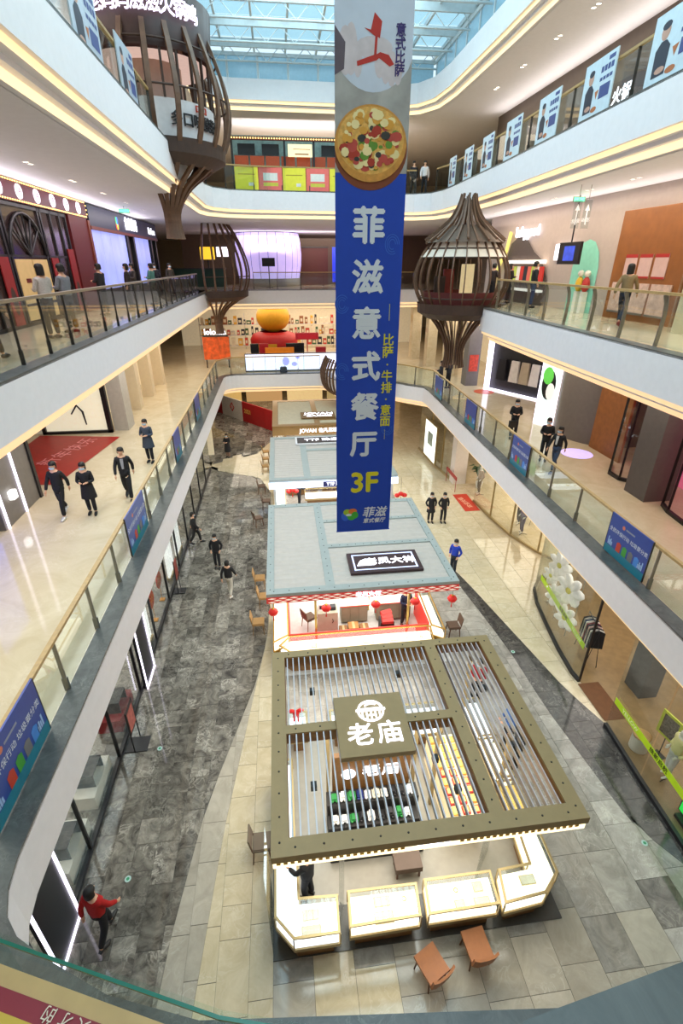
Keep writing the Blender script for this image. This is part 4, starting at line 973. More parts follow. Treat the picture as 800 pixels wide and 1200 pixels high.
# ================================================================== hanging banner
M_bblue = mat('banner_blue', '#0d3fb0', .6, var=.03); M_pale = mat('print_pale', '#d5dbe6', .6, var=0); M_yel = mat('print_yellow', '#d8cf1e', .6, var=0)
bn = thing('banner', 'tall blue restaurant banner with pizza picture hanging over the atrium', 'banner', (1.72, 10, 6.62))
bw = .62; BX = 1.72; BZ = 6.62
mb = MB(); mb.box(-bw, bw, -.006, .006, 0, 11.4, 0); cloth = mb.build('cloth', M_bblue, bn)
def pr(mb, nm, m, layer=1): return mb.build(nm, m, cloth, (0, -.006 - .0012 * layer - (.012 if nm == 'pizza_print' else 0), 0))
def lay(mb):          # every printed shape a hair in front of the one before
    mb.k = getattr(mb, 'k', 0) + 1; return -.00012 * mb.k
def disc(mb, cx, cz, rx, rz, m=0, n=28, a0=0, a1=360):
    y = lay(mb); v = [(cx, y, cz)] + [(cx + rx * math.cos(R(a0 + (a1 - a0) * i / n)), y, cz + rz * math.sin(R(a0 + (a1 - a0) * i / n))) for i in range(n + 1)]
    return mb.add(v, [(0, i, i + 1) for i in range(1, n + 1)], m)
def poly(mb, pts, m=0):
    y = lay(mb); return mb.add([(x, y, z) for x, z in pts], [tuple(range(len(pts)))], m)
for ch, z, x in (('菲', 12.80, -.02), ('滋', 11.97, -.02), ('意', 11.16, -.02), ('式', 10.35, -.02), ('餐', 9.53, -.02), ('厅', 8.72, -.03)):
    text(ch, .60, M_pale, cloth, (x, -.009, z - BZ), (90, 0, 0), extrude=.001, bold=.02)
text('3F', .66, M_yel, cloth, (.0, -.009, 7.83 - BZ), (90, 0, 0), extrude=.001, bold=.02)
for i, ch in enumerate('比萨·牛排·意面'):
    text(ch, .24, M_yel, cloth, (.42, -.009, 10.88 - i * .235 - BZ), (90, 0, 0), extrude=.001, bold=.004)
mb = MB(); poly(mb, [(.415, 11.25 - BZ), (.425, 11.25 - BZ), (.425, 11.55 - BZ), (.415, 11.55 - BZ)]); poly(mb, [(.415, 8.85 - BZ), (.425, 8.85 - BZ), (.425, 9.1 - BZ), (.415, 9.1 - BZ)]); pr(mb, 'line_print', M_yel)
text('菲滋', .28, M_pale, cloth, (.25, -.009, 7.08 - BZ), (90, 0, 0), extrude=.001, bold=.006, shear=.2); text('意式餐厅', .13, M_pale, cloth, (.25, -.009, 6.87 - BZ), (90, 0, 0), extrude=.001, bold=.003, shear=.2)
mb = MB(); r_ = random.Random(3)
for (x, z, rx, rz, m) in ((-.42, .40, .1, .12, 3), (-.30, .46, .12, .11, 0), (-.38, .5, .09, .08, 1), (-.25, .52, .1, .07, 2), (-.2, .42, .08, .09, 0), (-.28, .36, .09, .07, 0)): disc(mb, x, z, rx, rz, m, 14)
disc(mb, -.34, .43, .07, .03, 4, 12)
pr(mb, 'emblem', [mat('print_green', '#3fae3a', .6), mat('print_lime', '#9cbf2c', .6), mat('print_orange', '#d9722c', .6), mat('print_sky', '#2c62d8', .6), M_pale])
for (cx, cz, a) in ((.42, 12.55, 0), (-.5, 11.55, 40), (.48, 9.1, 80), (-.5, 10.3, 0)):
    mb = MB()
    for k in range(3):
        P = [(cx + (.13 - .035 * k) * math.cos(R(t + a)), cz - BZ + (.16 - .04 * k) * math.sin(R(t + a))) for t in range(0, 301, 20)]
        A = offset_line(P, .008); Bq = offset_line(P, -.008)
        for i in range(len(P) - 1): poly(mb, [A[i], Bq[i], Bq[i + 1], A[i + 1]])
    pr(mb, 'watermark_print', mat('print_midblue', '#2a5cc4', .6))
# picture part of the banner: stone table, plate of dough, pizza
mb = MB(); poly(mb, [(-bw, 13.62 - BZ), (bw, 13.62 - BZ), (bw, 18.0 - BZ), (-bw, 18.0 - BZ)]); pr(mb, 'picture_ground', mat('print_stone', '#a39f9c', .6, var=.25, scale=2.5), 1)
mb = MB(); disc(mb, 0, 15.75 - BZ, .80, 1.05, 0, 40); v = [(max(-bw, min(bw, x)), y, z) for x, y, z in mb.v]; mb.v = v; pr(mb, 'plate_print', mat('print_plate', '#c6ccdc', .6, var=.05, scale=3), 2)
mb = MB()
for (x, z, rx, rz, a) in ((-.45, 15.2, .12, .3, 0), (-.36, 15.22, .1, .32, 0), (-.25, 15.08, .07, .2, 0), (.1, 15.1, .09, .22, 0), (.2, 15.05, .08, .24, 0), (.3, 15.0, .08, .22, 0), (.4, 15.0, .07, .2, 0), (0, 15.25, .3, .14, 0)): disc(mb, x, z - BZ, rx, rz, 0, 16)
pr(mb, 'hand_print', mat('print_flour', '#ccbfc4', .6, var=.08, scale=6), 3)
mb = MB(); poly(mb, [(-.62, 14.9 - BZ), (-.47, 14.98 - BZ), (-.45, 15.3 - BZ), (-.62, 15.5 - BZ)]); pr(mb, 'shade_print', mat('print_slate', '#5d4f5a', .6), 4)
mb = MB(); poly(mb, [(-.06, 15.44 - BZ), (.09, 15.36 - BZ), (.12, 15.56 - BZ), (-.0, 15.66 - BZ)]); poly(mb, [(-.16, 15.48 - BZ), (.02, 15.38 - BZ), (.03, 15.44 - BZ)]); poly(mb, [(.0, 15.12 - BZ), (.04, 15.12 - BZ), (.06, 15.45 - BZ), (.02, 15.45 - BZ)])
poly(mb, [(-.27, 15.08 - BZ), (-.26, 15.02 - BZ), (.05, 15.1 - BZ), (.16, 15.19 - BZ), (.02, 15.17 - BZ)]); poly(mb, [(.0, 15.15 - BZ), (.1, 15.12 - BZ), (.26, 15.03 - BZ), (.33, 15.06 - BZ), (.24, 15.17 - BZ), (.1, 15.2 - BZ)]); pr(mb, 'brush_print', mat('print_red', '#b5281c', .6), 5)
text('意式比萨', .17, mat('print_purple', '#3a2a6a', .6), cloth, (.42, -.0125, 15.22 - BZ), (90, 0, 0), extrude=.0006, bold=.005, vertical=True, spacing=.95)
mb = MB(); disc(mb, -.02, 13.95 - BZ, .63, .58, 0, 40); mb.v = [(max(-bw, min(bw, x)), y, z) for x, y, z in mb.v]; pr(mb, 'board_print', mat('print_board', '#7a3b1c', .6), 3)
mb = MB(); disc(mb, -.02, 14.02 - BZ, .61, .53, 0, 40); disc(mb, -.02, 14.06 - BZ, .56, .46, 1, 36)
for i in range(120):
    a = r_.uniform(0, 360); q = math.sqrt(r_.random()) * .9; x, z = -.02 + .54 * q * math.cos(R(a)), 14.06 - BZ + .44 * q * math.sin(R(a)); s = r_.uniform(.025, .075);
    disc(mb, x, z, s * r_.uniform(.9, 1.5), s, r_.choice((2, 2, 3, 3, 4, 5, 5, 2, 3, 6, 7)), 8);
pr(mb, 'pizza_print', [mat('pizza_crust', '#c98b3c', .6, var=.2, scale=9), mat('pizza_cheese', '#dba653', .6, var=.25, scale=14), mat('pz_cream', '#ecd79c', .6), mat('pz_gold', '#d89a3a', .6), mat('pz_red', '#a8301c', .6), mat('pz_salami', '#b8453a', .6), mat('pz_green', '#5f8a2c', .6), mat('pz_olive', '#33302c', .6)], 4)
for x in (-.58, .58): mb = MB(); mb.tube([(x, 0, 11.4), (x, 0, 15.72)], .008, 5); mb.build('cord', M_dsteel, bn)
mb = MB(); mb.tube([(-.68, 0, 11.42), (.68, 0, 11.42)], .02, 8); mb.build('top_bar', M_dsteel, bn)
mb = MB(); mb.tube([(-.63, 0, 0.0), (.63, 0, 0.0)], .012, 8); mb.build('bottom_bar', M_bblue, bn)

# ================================================================== timber ribbed pods
M_rib = mat('pod_timber', '#644835', .55, var=.2, scale=5); M_ribd = mat('pod_timber_dark', '#3e2a20', .6, var=.15)
PROF = [(.42, -2.7), (.34, -2.2), (.42, -1.7), (.9, -1.05), (1.7, -.5), (2.25, .1), (2.5, .9), (2.45, 1.7), (2.15, 2.6), (1.7, 3.5), (1.05, 4.4), (.6, 4.9)]
def spline(pr, n=3):
    out = []
    for i in range(len(pr) - 1):
        p0, p1, p2, p3 = pr[max(i - 1, 0)], pr[i], pr[i + 1], pr[min(i + 2, len(pr) - 1)]
        for k in range(n):
            t = k / n; out.append(tuple(.5 * (2 * b + (c - a) * t + (2 * a - 5 * b + 4 * c - d) * t * t + (3 * b - a - 3 * c + d) * t ** 3) for a, b, c, d in zip(p0, p1, p2, p3)))
    return out + [pr[-1]]
def pod(label, loc, angs, prof=PROF, s=1.0, hoops=(1.3, 2.3), floor_r=2.1, w=.07, d=.16, hatangs=None, skirt=True):
    t = thing('timber_pod', label, 'pod', loc)
    sp = [(r * s, z * s) for r, z in spline(prof)]
    mb = MB(); mb.ribbon([(r, 0, z) for r, z in sp], w, d, [(1, 0, .01)] * len(sp)); rm = mb.mesh('rib', [M_rib])
    for a in angs: inst(rm, 'rib', t, (0, 0, 0), (0, 0, R(a)))
    def rad(z):
        for (r0, z0), (r1, z1) in zip(sp, sp[1:]):
            if z0 <= z <= z1 and z1 > z0: return r0 + (r1 - r0) * (z - z0) / (z1 - z0)
        return sp[-1][0]
    for z in hoops:
        mb = MB(); mb.tube([((rad(z) - .02) * math.cos(R(a)), (rad(z) - .02) * math.sin(R(a)), z) for a in range(int(min(angs)), int(max(angs)) + 1, 8)], .03, 6); mb.build('hoop', M_ribd, t)
    mb = MB(); fr = floor_r * s; mb.lathe([(0, -.12), (fr, -.12), (fr, .0), (0, .0)], 32, smooth=False); mb.build('pod_floor', M_ribd, t)
    if skirt:
        mb = MB(); a0, a1 = min(angs), max(angs); mb.lathe([(fr * .8, -.55 * s), (fr + .12, -.28 * s), (fr + .16, .12)], 24, smooth=False, a0=a0, a1=a1); mb.build('skirt', M_ribd, t)
    return t, rad
# left pod on the fourth floor with its round stall
pd, rad = pod('tall dark timber pod around a round food stall, fourth floor left', (-3.8, 22, Z4), [-100 + 18 * i for i in range(10)], hoops=(1.35, 2.5), w=.15, d=.1)
mb = MB(); mb.lathe([(1.95, .1), (1.95, 1.15)], 32, smooth=True); mb.build('counter_wall', mat('stall_white', '#d9d6d8', .5), pd)
mb = MB(); mb.lathe([(2.0, 2.35), (2.12, 3.7), (.5, 4.4)], 36); mb.build('stall_drum', mat('drum_brown', '#3a1f19', .5, var=.15), pd)
for i in range(12):
    a = -100 + i * 15; mb = MB(); mb.box(1.9, 1.98, -.03, .03, 1.15, 2.4); q = mb.build('stall_post', M_ribd, pd); q.rotation_euler = (0, 0, R(a))
mb = MB(); mb.lathe([(.0, 2.3), (1.9, 2.3)], 24, smooth=False); mb.build('stall_ceiling', mat('stall_pink', '#c9b0a8', .6, emit=.35, ecol='#ffd9cc'), pd)
mb = MB(); mb.lathe([(1.0, .1), (1.0, 2.3)], 20); mb.build('stall_core', mat('stall_core', '#b89a8c', .6), pd)
def ring_text(body, r, z, a0, step, size, m, parent):
    for i, ch in enumerate(body):
        a = a0 + i * step; text(ch, size, m, parent, (r * math.cos(R(a)), r * math.sin(R(a)), z), (90, 0, a + 90), extrude=.02, bold=.004)
ring_text('老妈妈滋滋火锅鸡', 2.12, 3.25, -118, 11.5, .48, emis('violet_letter', '#efe4ff', 1.2), pd)
ring_text('多口味酸菜鱼', 1.99, .62, -62, 11.5, .42, mat('ink_black', '#17151a', .5), pd)
ring_text('口口', 1.99, .98, -38, 9, .22, mat('ink_red', '#c8401e', .5), pd)
# left far pod on the third floor
pod('open timber rib pod in the far left corner, third floor', (-4.25, 37.4, Z3), [-95 + 15 * i for i in range(9)], hoops=(.95,), floor_r=2.2, w=.12, d=.1)
# right pod on the third floor: bell hat
PR2 = [(.5, -2.75), (.4, -2.2), (.5, -1.6), (.95, -.85), (1.6, -.1), (2.05, .75), (2.05, 1.45), (1.75, 2.15), (1.38, 2.65)]
pd2, rad2 = pod('round timber rib pod with bell shaped hat at right gallery', (8.3, 23.7, Z3), [i * 15 for i in range(24)], PR2, 1.0, (.35, 1.95, 2.3), 1.75, .045, .09)
HAT = spline([(1.72, 2.5), (1.35, 2.75), (.75, 3.2), (.42, 3.7), (.3, 4.1)])
mb = MB(); mb.ribbon([(r, 0, z) for r, z in HAT], .08, .09, [(.5, 0, 1)] * len(HAT)); hm = mb.mesh('hat_rib', [M_rib])
for i in range(24): inst(hm, 'hat_rib', pd2, (0, 0, 0), (0, 0, R(i * 15)), (1, 1, 1 + .03 * (i % 3)))
mb = MB(); mb.lathe([(1.7, 2.52), (.72, 3.18)], 32); mb.build('hat_lining', mat('hat_brown', '#5a4536', .7), pd2)
mb = MB(); mb.lathe([(1.86, 1.98), (1.32, 2.66)], 32); mb.build('canopy_cloth', mat('canopy_cloth', '#c6bcae', .8, emit=.06, ecol='#ffe9cf'), pd2)
mb = MB(); mb.lathe([(1.62, .0), (1.66, .6)], 32, a0=60, a1=330); mb.build('inner_wall', mat('pod_red_brown', '#5c1f1c', .6), pd2)
for (x, y, w_, h_, cl) in ((.6, .9, .3, 1.7, '#cdb68a'), (-.2, 1.2, .25, 1.5, '#8c2a22'), (-.7, .9, .25, 1.2, '#3a2a24')):
    mb = MB(); mb.box(-w_, w_, -.05, .05, .0, h_); mb.build('pod_panel', mat('pod_panel_' + cl, cl, .5, emit=.3 if cl == '#cdb68a' else 0, ecol='#ffe9b0'), pd2, (x, y, 0))
# ribbed balcony of the second floor, far right
t = thing('ribbed_balcony', 'half round balcony rail of bent timber ribs, second floor far end', 'balcony', (6.1, 34.6, Z2))
mb = MB(); BP = spline([(2.75, -1.05), (3.15, -.7), (3.32, -.1), (3.3, .5), (3.12, 1.0), (2.95, 1.3)]); mb.ribbon([(r, 0, z) for r, z in BP], .06, .12, [(1, 0, 0)] * len(BP)); rm = mb.mesh('rib', [M_rib])
for i in range(20): inst(rm, 'rib', t, (0, 0, 0), (0, 0, R(172 + i * 6.2)))
mb = MB(); mb.tube([(2.98 * math.cos(R(a)), 2.98 * math.sin(R(a)), 1.1) for a in range(170, 294, 6)], .03, 6); mb.build('hoop', M_rib, t)

# ================================================================== posters on the railings
M_pblue = mat('poster_blue', '#1b3f97', .35, var=.05); M_pteal = mat('poster_teal', '#1f7d94', .35); M_pw = mat('poster_ink_white', '#dfe6f0', .5)
def blue_poster(label, a, b, z0=.08, h=1.12, side=1, big=True):
    """stands against the railing between plan points a and b; side = which way it faces"""
    l = math.hypot(b[0] - a[0], b[1] - a[1]); ang = math.degrees(math.atan2(b[1] - a[1], b[0] - a[0]))
    t = thing('poster', label, 'poster', ((a[0] + b[0]) / 2, (a[1] + b[1]) / 2, Z2 + z0), ang + (0 if side > 0 else 180)); w_ = l / 2
    mb = MB(); mb.box(-w_, w_, 0, .03, 0, h); mb.build('board', M_pblue, t)
    mb = MB(); mb.box(-w_ - .02, -w_, -.004, .034, 0, h); mb.box(w_, w_ + .02, -.004, .034, 0, h); mb.build('edge', M_dsteel, t)
    mb = MB(); mb.add([(-w_, -.002, 0), (w_, -.002, 0), (w_, -.002, .2 * h), (-w_, -.002, .2 * h)], [(0, 1, 2, 3)]); mb.build('teal_band', M_pteal, t)
    for i, c_ in enumerate(('#c23a22', '#3a9a34', '#6d6f72', '#3f86d8')):
        mb = MB(); x = (-.22 + i * .15) * l; mb.add([(x, -.004, .2 * h), (x + .11 * l, -.004, .2 * h), (x + .11 * l, -.004, .4 * h), (x + .055 * l, -.004, .44 * h), (x, -.004, .4 * h)], [(0, 1, 2, 3, 4)]); mb.build('bin_print', mat('bin_' + c_, c_, .5), t)
    mb = MB()
    for s_ in (-1, 1):
        for i in range(4):
            x = s_ * (.34 + .03 * i) * l; hh = (.1, .16, .12, .2)[i] * h; mb.add([(x - .012 * l, -.004, .22 * h), (x + .012 * l, -.004, .22 * h), (x + .012 * l, -.004, .22 * h + hh), (x - .012 * l, -.004, .22 * h + hh)], [(0, 1, 2, 3)])
    mb.build('skyline_print', mat('print_skyblue', '#9dbfe8', .5), t)
    if big:
        text('全民环保行动 垃圾要分类', .085 * l, M_pw, t, (0, -.004, .62 * h), (90, 0, 0), extrude=.0005)
        mb = MB(); mb.add([(-.1 * l, -.004, .80 * h), (.12 * l, -.004, .80 * h), (.12 * l, -.004, .84 * h), (-.1 * l, -.004, .84 * h)], [(0, 1, 2, 3)]); disc(mb, -.16 * l, .82 * h, .035 * l, .05 * h, 1, 12); mb.v = [(x, -.004 + min(y, 0) * (y > -.003), z) for x, y, z in mb.v]; mb.build('logo_print', [mat('print_grey', '#8a93a8', .5), mat('print_coral', '#d87a5c', .5)], t)
    return t
blue_poster('blue poster with coloured bins, nearest on right second floor railing', (8.40, 8.92), (8.43, 10.5), side=-1)
blue_poster('blue and teal poster on right second floor railing beside three walkers', (8.58, 15.5), (8.64, 17.0), side=-1)
blue_poster('small dark blue poster on right railing, third from the near end', (8.74, 21.1), (8.8, 22.6), side=-1, big=False)
blue_poster('smallest blue poster at the far end of right railing', (8.88, 26.6), (8.94, 28.2), side=-1, big=False)
blue_poster('large blue poster on left second floor railing at picture edge', (-4.13, 4.5), (-4.13, 6.2))
blue_poster('blue and teal poster on left railing below walker in black suit', (-4.14, 11.6), (-4.14, 13.4))
blue_poster('narrow blue poster on left railing, farther of the small two', (-4.17, 18.4), (-4.17, 19.6), big=False)
blue_poster('dark blue poster near the far end of left railing', (-4.19, 24), (-4.19, 25.4), big=False)
def white_poster(label, a, b, z, h, side, hue):
    l = math.hypot(b[0] - a[0], b[1] - a[1]); ang = math.degrees(math.atan2(b[1] - a[1], b[0] - a[0])); w_ = l / 2
    t = thing('poster', label, 'poster', ((a[0] + b[0]) / 2, (a[1] + b[1]) / 2, z), ang + (0 if side > 0 else 180), 'white posters on the fourth floor railings')
    mb = MB(); mb.box(-w_, w_, 0, .03, 0, h); mb.build('board', mat('poster_white_' + hue, hue, .4, var=.06), t)
    mb = MB(); x = -.24 * l
    mb.add([(x - .13 * l, -.003, .12 * h), (x + .13 * l, -.003, .12 * h), (x + .14 * l, -.003, .5 * h), (x + .05 * l, -.003, .6 * h), (x - .05 * l, -.003, .6 * h), (x - .14 * l, -.003, .5 * h)], [(0, 1, 2, 3, 4, 5)], 0)
    disc(mb, x, .72 * h, .085 * l, .12 * h, 1, 14); disc(mb, x, .80 * h, .088 * l, .06 * h, 0, 12); disc(mb, x + .02 * l, .2 * h, .1 * l, .05 * h, 1, 10); mb.v = [(q[0], -.003 if i < 6 else q[1] - .0036, q[2]) for i, q in enumerate(mb.v)]
    mb.build('figure_print', [mat('print_suit', '#232a3c', .5), mat('print_skin', '#c79a86', .5)], t)
    mb = MB()
    for zc, n_, hh in ((.72, 4, .1), (.58, 4, .06)):
        for i in range(n_): xx = (.06 + i * .1) * l; mb.add([(xx, -.003, zc * h), (xx + .08 * l, -.003, zc * h), (xx + .08 * l, -.003, (zc + hh) * h), (xx, -.003, (zc + hh) * h)], [(0, 1, 2, 3)])
    mb.add([(.1 * l, -.003, .28 * h), (.42 * l, -.003, .28 * h), (.42 * l, -.003, .5 * h), (.1 * l, -.003, .5 * h)], [(0, 1, 2, 3)]); mb.add([(.25 * l, -.003, .87 * h), (.44 * l, -.003, .87 * h), (.44 * l, -.003, .94 * h), (.25 * l, -.003, .94 * h)], [(0, 1, 2, 3)])
    mb.build('headline_print', mat('print_navy', '#3a4b86', .5), t)
    mb = MB(); mb.add([(-.04 * l, -.003, .44 * h), (.08 * l, -.003, .46 * h), (.02 * l, -.003, .3 * h)], [(2, 1, 0)][::1]); disc(mb, 0, .14 * h, .1 * l, .05 * h, 0, 10); mb.v = [(q[0], -.0035, q[2]) for q in mb.v]; mb.build('food_print', mat('print_food', '#b56a3a', .5), t)
    return t
for i, (y0, y1, lb) in enumerate(((12.0, 13.8, 'nearest the camera'), (15.3, 16.9, 'second from the near end'), (18.4, 19.95, 'third from the near end'), (21.45, 22.95, 'fourth from the near end'), (24.3, 25.6, 'fifth from the near end'), (26.9, 28.1, 'sixth from the near end'), (29.4, 30.4, 'farthest along'))):
    x = lambda y: interp([(5, 8.45), (12, 8.72), (22.3, 9.31), (28, 9.46), (31, 9.46)], y) - .04
    white_poster('pale poster of a man in dark suit, right upper railing, ' + lb, (x(y0), y0), (x(y1), y1), Z4 + .08, 1.28, -1, '#cfe0ea')
white_poster('poster with dark photo on left fourth floor railing, nearer one', (-3.42, 12.5), (-3.42, 14.3), Z4 + .05, 1.3, 1, '#b9c4d0')
white_poster('poster with dark photo on left fourth floor railing, beside the pod', (-3.43, 15.8), (-3.43, 17.4), Z4 + .05, 1.3, 1, '#b4c0cc')

# ================================================================== downlights in the gallery ceilings
M_lamp = emis('lamp_white', '#fff1d8', 6.0)
def downlight(label, loc, rz):
    t = thing('ceiling_lamp', label, 'lamp', loc, rz, 'paired ceiling downlights')
    for s_ in (-1, 1):
        mb = MB(); mb.lathe([(.07, 0), (.085, -.015), (.09, 0)], 12); mb.build('ring', M_white, t, (s_ * .14, 0, 0))
        mb = MB(); mb.lathe([(0, -.004), (.07, -.004)], 12); mb.build('bulb', M_lamp, t, (s_ * .14, 0, 0))
for k, y in enumerate((9.5, 12.5, 15.5, 18.5, 21.5, 24.5, 27.5)): downlight('small paired downlight in the left third floor ceiling, %s from the near end' % ('first', 'second', 'third', 'fourth', 'fifth', 'sixth', 'seventh')[k], (-5.9, y, Z4 - 1.302), 90)
for k, y in enumerate((11, 13.5, 16, 18.5, 21, 24, 27)): downlight('small paired downlight in the right third floor ceiling, %s from the near end' % ('first', 'second', 'third', 'fourth', 'fifth', 'sixth', 'seventh')[k], (10.1 + .03 * y, y, Z4 - 1.302), 90)
for k, y in enumerate((13, 15.5, 18, 20.5, 23, 26, 29)): downlight('small paired downlight in the right fourth floor ceiling, %s from the near end' % ('first', 'second', 'third', 'fourth', 'fifth', 'sixth', 'seventh')[k], (10.4 + .02 * y, y, Z5 - 1.302), 90)
for k, x in enumerate((-1.5, .5, 4.5, 7)): downlight('small paired downlight in the far fourth floor ceiling, %s from the left' % ('first', 'second', 'third', 'fourth', 'fifth', 'sixth', 'seventh')[k], (x, 36.5, Z5 - 1.302), 0)
# hanging direction signs
for (x, y, z, lb) in ((9.9, 17.4, 13.25, 'clear hanging arrow sign under the right third floor ceiling'), (10.4, 15.4, 18.6, 'clear hanging arrow sign under the right fourth floor ceiling')):
    t = thing('hanging_sign', lb, 'sign', (x, y, z))
    for s_ in (-1, 1):
        mb = MB(); mb.box(s_ * .17 - .13, s_ * .17 + .13, -.01, .01, 0, .8); mb.build('panel', glass('sign_glass', (.85, .9, .9), .12), t)
        mb = MB(); mb.tube([(s_ * .17, 0, .8), (s_ * .17, 0, (14.45 if z < 15 else 19.7) - z)], .01, 5); mb.build('cord', M_steel, t)
        mb = MB(); poly(mb, [(s_ * .17 - .08, .5), (s_ * .17 + .08, .5), (s_ * .17, .68)]); poly(mb, [(s_ * .17 - .02, .1), (s_ * .17 + .02, .1), (s_ * .17 + .02, .5), (s_ * .17 - .02, .5)]); mb.v = [(x_, -.013, z_) for x_, y_, z_ in mb.v]; mb.build('arrow', emis('sign_white', '#dfeee6', .9), t)
for (x, y, z, lb) in ((-6.4, 26, 14.19, 'green exit sign under the left third floor ceiling'), (10.9, 19.5, 14.19, 'green exit sign under the right third floor ceiling'), (11.2, 17.5, 19.44, 'green exit sign under the right fourth floor ceiling')):
    mb = MB(); mb.box(-.22, .22, -.02, .02, 0, .16); mb.box(-.2, .2, -.022, -.02, .02, .14, 1); mb.tube([(0, 0, .16), (0, 0, .26)], .01, 5)
    tag(mb.build('exit_sign', [mat('sign_case', '#3a3f3c', .5), emis('exit_green', '#3fe07a', 1.3)], None, (x, y, z)), lb, 'sign')
# ================================================================== storefronts
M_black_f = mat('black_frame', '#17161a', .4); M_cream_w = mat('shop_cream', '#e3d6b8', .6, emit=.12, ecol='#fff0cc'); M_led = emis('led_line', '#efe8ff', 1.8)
M_shopfloor = mat('shop_floor', '#8f7550', .35, var=.12, scale=4)
def boxthing(name, label, cat, b, m, group=None):
    mb = MB(); cx, cy = (b[0] + b[1]) / 2, (b[2] + b[3]) / 2; mb.box(b[0] - cx, b[1] - cx, b[2] - cy, b[3] - cy, 0, b[5] - b[4]); return tag(mb.build(name, m, None, (cx, cy, b[4])), label, cat, group)
def pane_front(name, label, pts, z, h, frame_m, glass_m=None, sill=.12, fw=.05, mid=True):
    """glazed front along a plan polyline: panes, mullions, sill and head"""
    t = thing(name, label, 'storefront', (pts[0][0], pts[0][1], z)); ox, oy = pts[0]
    for i, (a, b) in enumerate(zip(pts, pts[1:])):
        l = math.hypot(b[0] - a[0], b[1] - a[1]); ang = math.atan2(b[1] - a[1], b[0] - a[0])
        for nm, m, bx in (('pane', glass_m or M_cglass, (fw / 2, l - fw / 2, -.006, .006, sill, h - .1)), ('sill', frame_m, (0, l, -.05, .05, 0, sill)), ('head', frame_m, (0, l, -.04, .04, h - .1, h)), ('mullion', frame_m, (-fw / 2, fw / 2, -.04, .04, sill, h - .1))):
            if nm == 'mullion' and not mid and 0 < i: continue
            mb = MB(); mb.box(*bx); q = mb.build(nm, m, t, (a[0] - ox, a[1] - oy, 0)); q.rotation_euler = (0, 0, ang)
    return t
# ---- ground floor, left
pane_front('shop_window', 'long glass shopfront on a dark sill along the left walkway', [(-5.0, 2.5 + 2.4 * i) for i in range(13)], 0, 3.9, M_black_f)
w = MB(); w.box(-9.2, -9.0, 2, 34, 0, 3.95); w.box(-9, -5.05, 34, 34.2, 0, 3.95); struct(w, 'wall_shop_left', [M_cream_w])
area('shop_light', (-7, 16, 3.85), 2, 26, 330, NEUT)
for (y0, y1, lb) in ((5.0, 6.0, 'dark doorway portal outlined in white light beside red jacket man'), (12.2, 13.2, 'dark doorway portal outlined in white light, middle of left shops')):
    t = thing('lit_portal', lb, 'doorway', (-4.86, (y0 + y1) / 2, 0)); w_ = (y1 - y0) / 2
    mb = MB(); mb.box(-.06, .04, -w_, w_, 0, 3.6); mb.build('dark_panel', M_black_f, t)
    for s_ in (-1, 1): mb = MB(); mb.box(.04, .07, s_ * w_ - .03, s_ * w_ + .03, 0, 3.6); mb.build('light_strip', M_led, t)
    mb = MB(); mb.box(.04, .07, -w_, w_, .0, .06); mb.build('light_strip', M_led, t)
t = thing('sign_stand', 'black poster stand on square foot beside left shop glass', 'sign stand', (-4.62, 10.1, 0))
mb = MB(); mb.box(-.3, .3, -.25, .25, 0, .03); mb.build('foot', M_black_f, t)
for s_ in (-1, 1): mb = MB(); mb.tube([(0, s_ * .28, .03), (0, s_ * .28, 1.55)], .018, 6); mb.build('upright', M_black_f, t)
mb = MB(); mb.box(-.02, .02, -.26, .26, .7, 1.5); pb = mb.build('board', mat('stand_frame', '#2a1412', .5), t)
mb = MB(); mb.box(.02, .023, -.22, .22, .76, 1.44); mb.build('poster_sheet', mat('stand_sheet', '#b0625a', .6, var=.3, scale=8), pb)
t = thing('sign_stand', 'tall black poster stand farther along the left shops', 'sign stand', (-4.7, 17.5, 0))
mb = MB(); mb.box(-.25, .25, -.2, .2, 0, .03); mb.build('foot', M_black_f, t)
for s_ in (-1, 1): mb = MB(); mb.tube([(0, s_ * .24, .03), (0, s_ * .24, 1.6)], .018, 6); mb.build('upright', M_black_f, t)
mb = MB(); mb.box(-.02, .02, -.22, .22, .7, 1.5); mb.build('board', mat('stand_red', '#8a3a30', .6, var=.3, scale=9), t)
for i, (y, c_, lb) in enumerate(((7.2, '#e6e2da', 'low white display block behind left glass, nearest'), (8.9, '#e6e2da', 'low white display block behind left glass, beside black stand'), (11.2, '#8c1f26', 'dark red display block behind left glass by lit portal'), (14.2, '#f1efe8', 'tall white lit board behind the left glass'), (18.8, '#f4f2ea', 'bright white board behind left glass, middle'), (20.6, '#f4f2ea', 'bright white board behind left glass, farther'))):
    if i < 3:
        t = thing('display_plinth', lb, 'display', (-5.5, y, 0)); mb = MB(); mb.box(-.35, .35, -.6, .6, 0, .45); mb.build('plinth', mat('plinth_' + c_, c_, .5), t)
        mb = MB()
        for s_ in (-1, 1): mb.box(-.3, .3, s_ * .3 - .012, s_ * .3 + .012, .45, .85)
        mb.box(-.3, .3, -.3, .3, .83, .85); mb.build('rack', M_black_f, t)
    else:
        t = thing('light_board', lb, 'board', (-5.25, y, 0)); mb = MB(); mb.box(-.04, .04, -.5, .5, .15, 2.2); mb.build('board', mat('board_lit', c_, .5, emit=.7, ecol='#ffffff'), t); mb = MB(); mb.box(-.1, .1, -.5, .5, 0, .15); mb.build('foot', M_cframe, t)
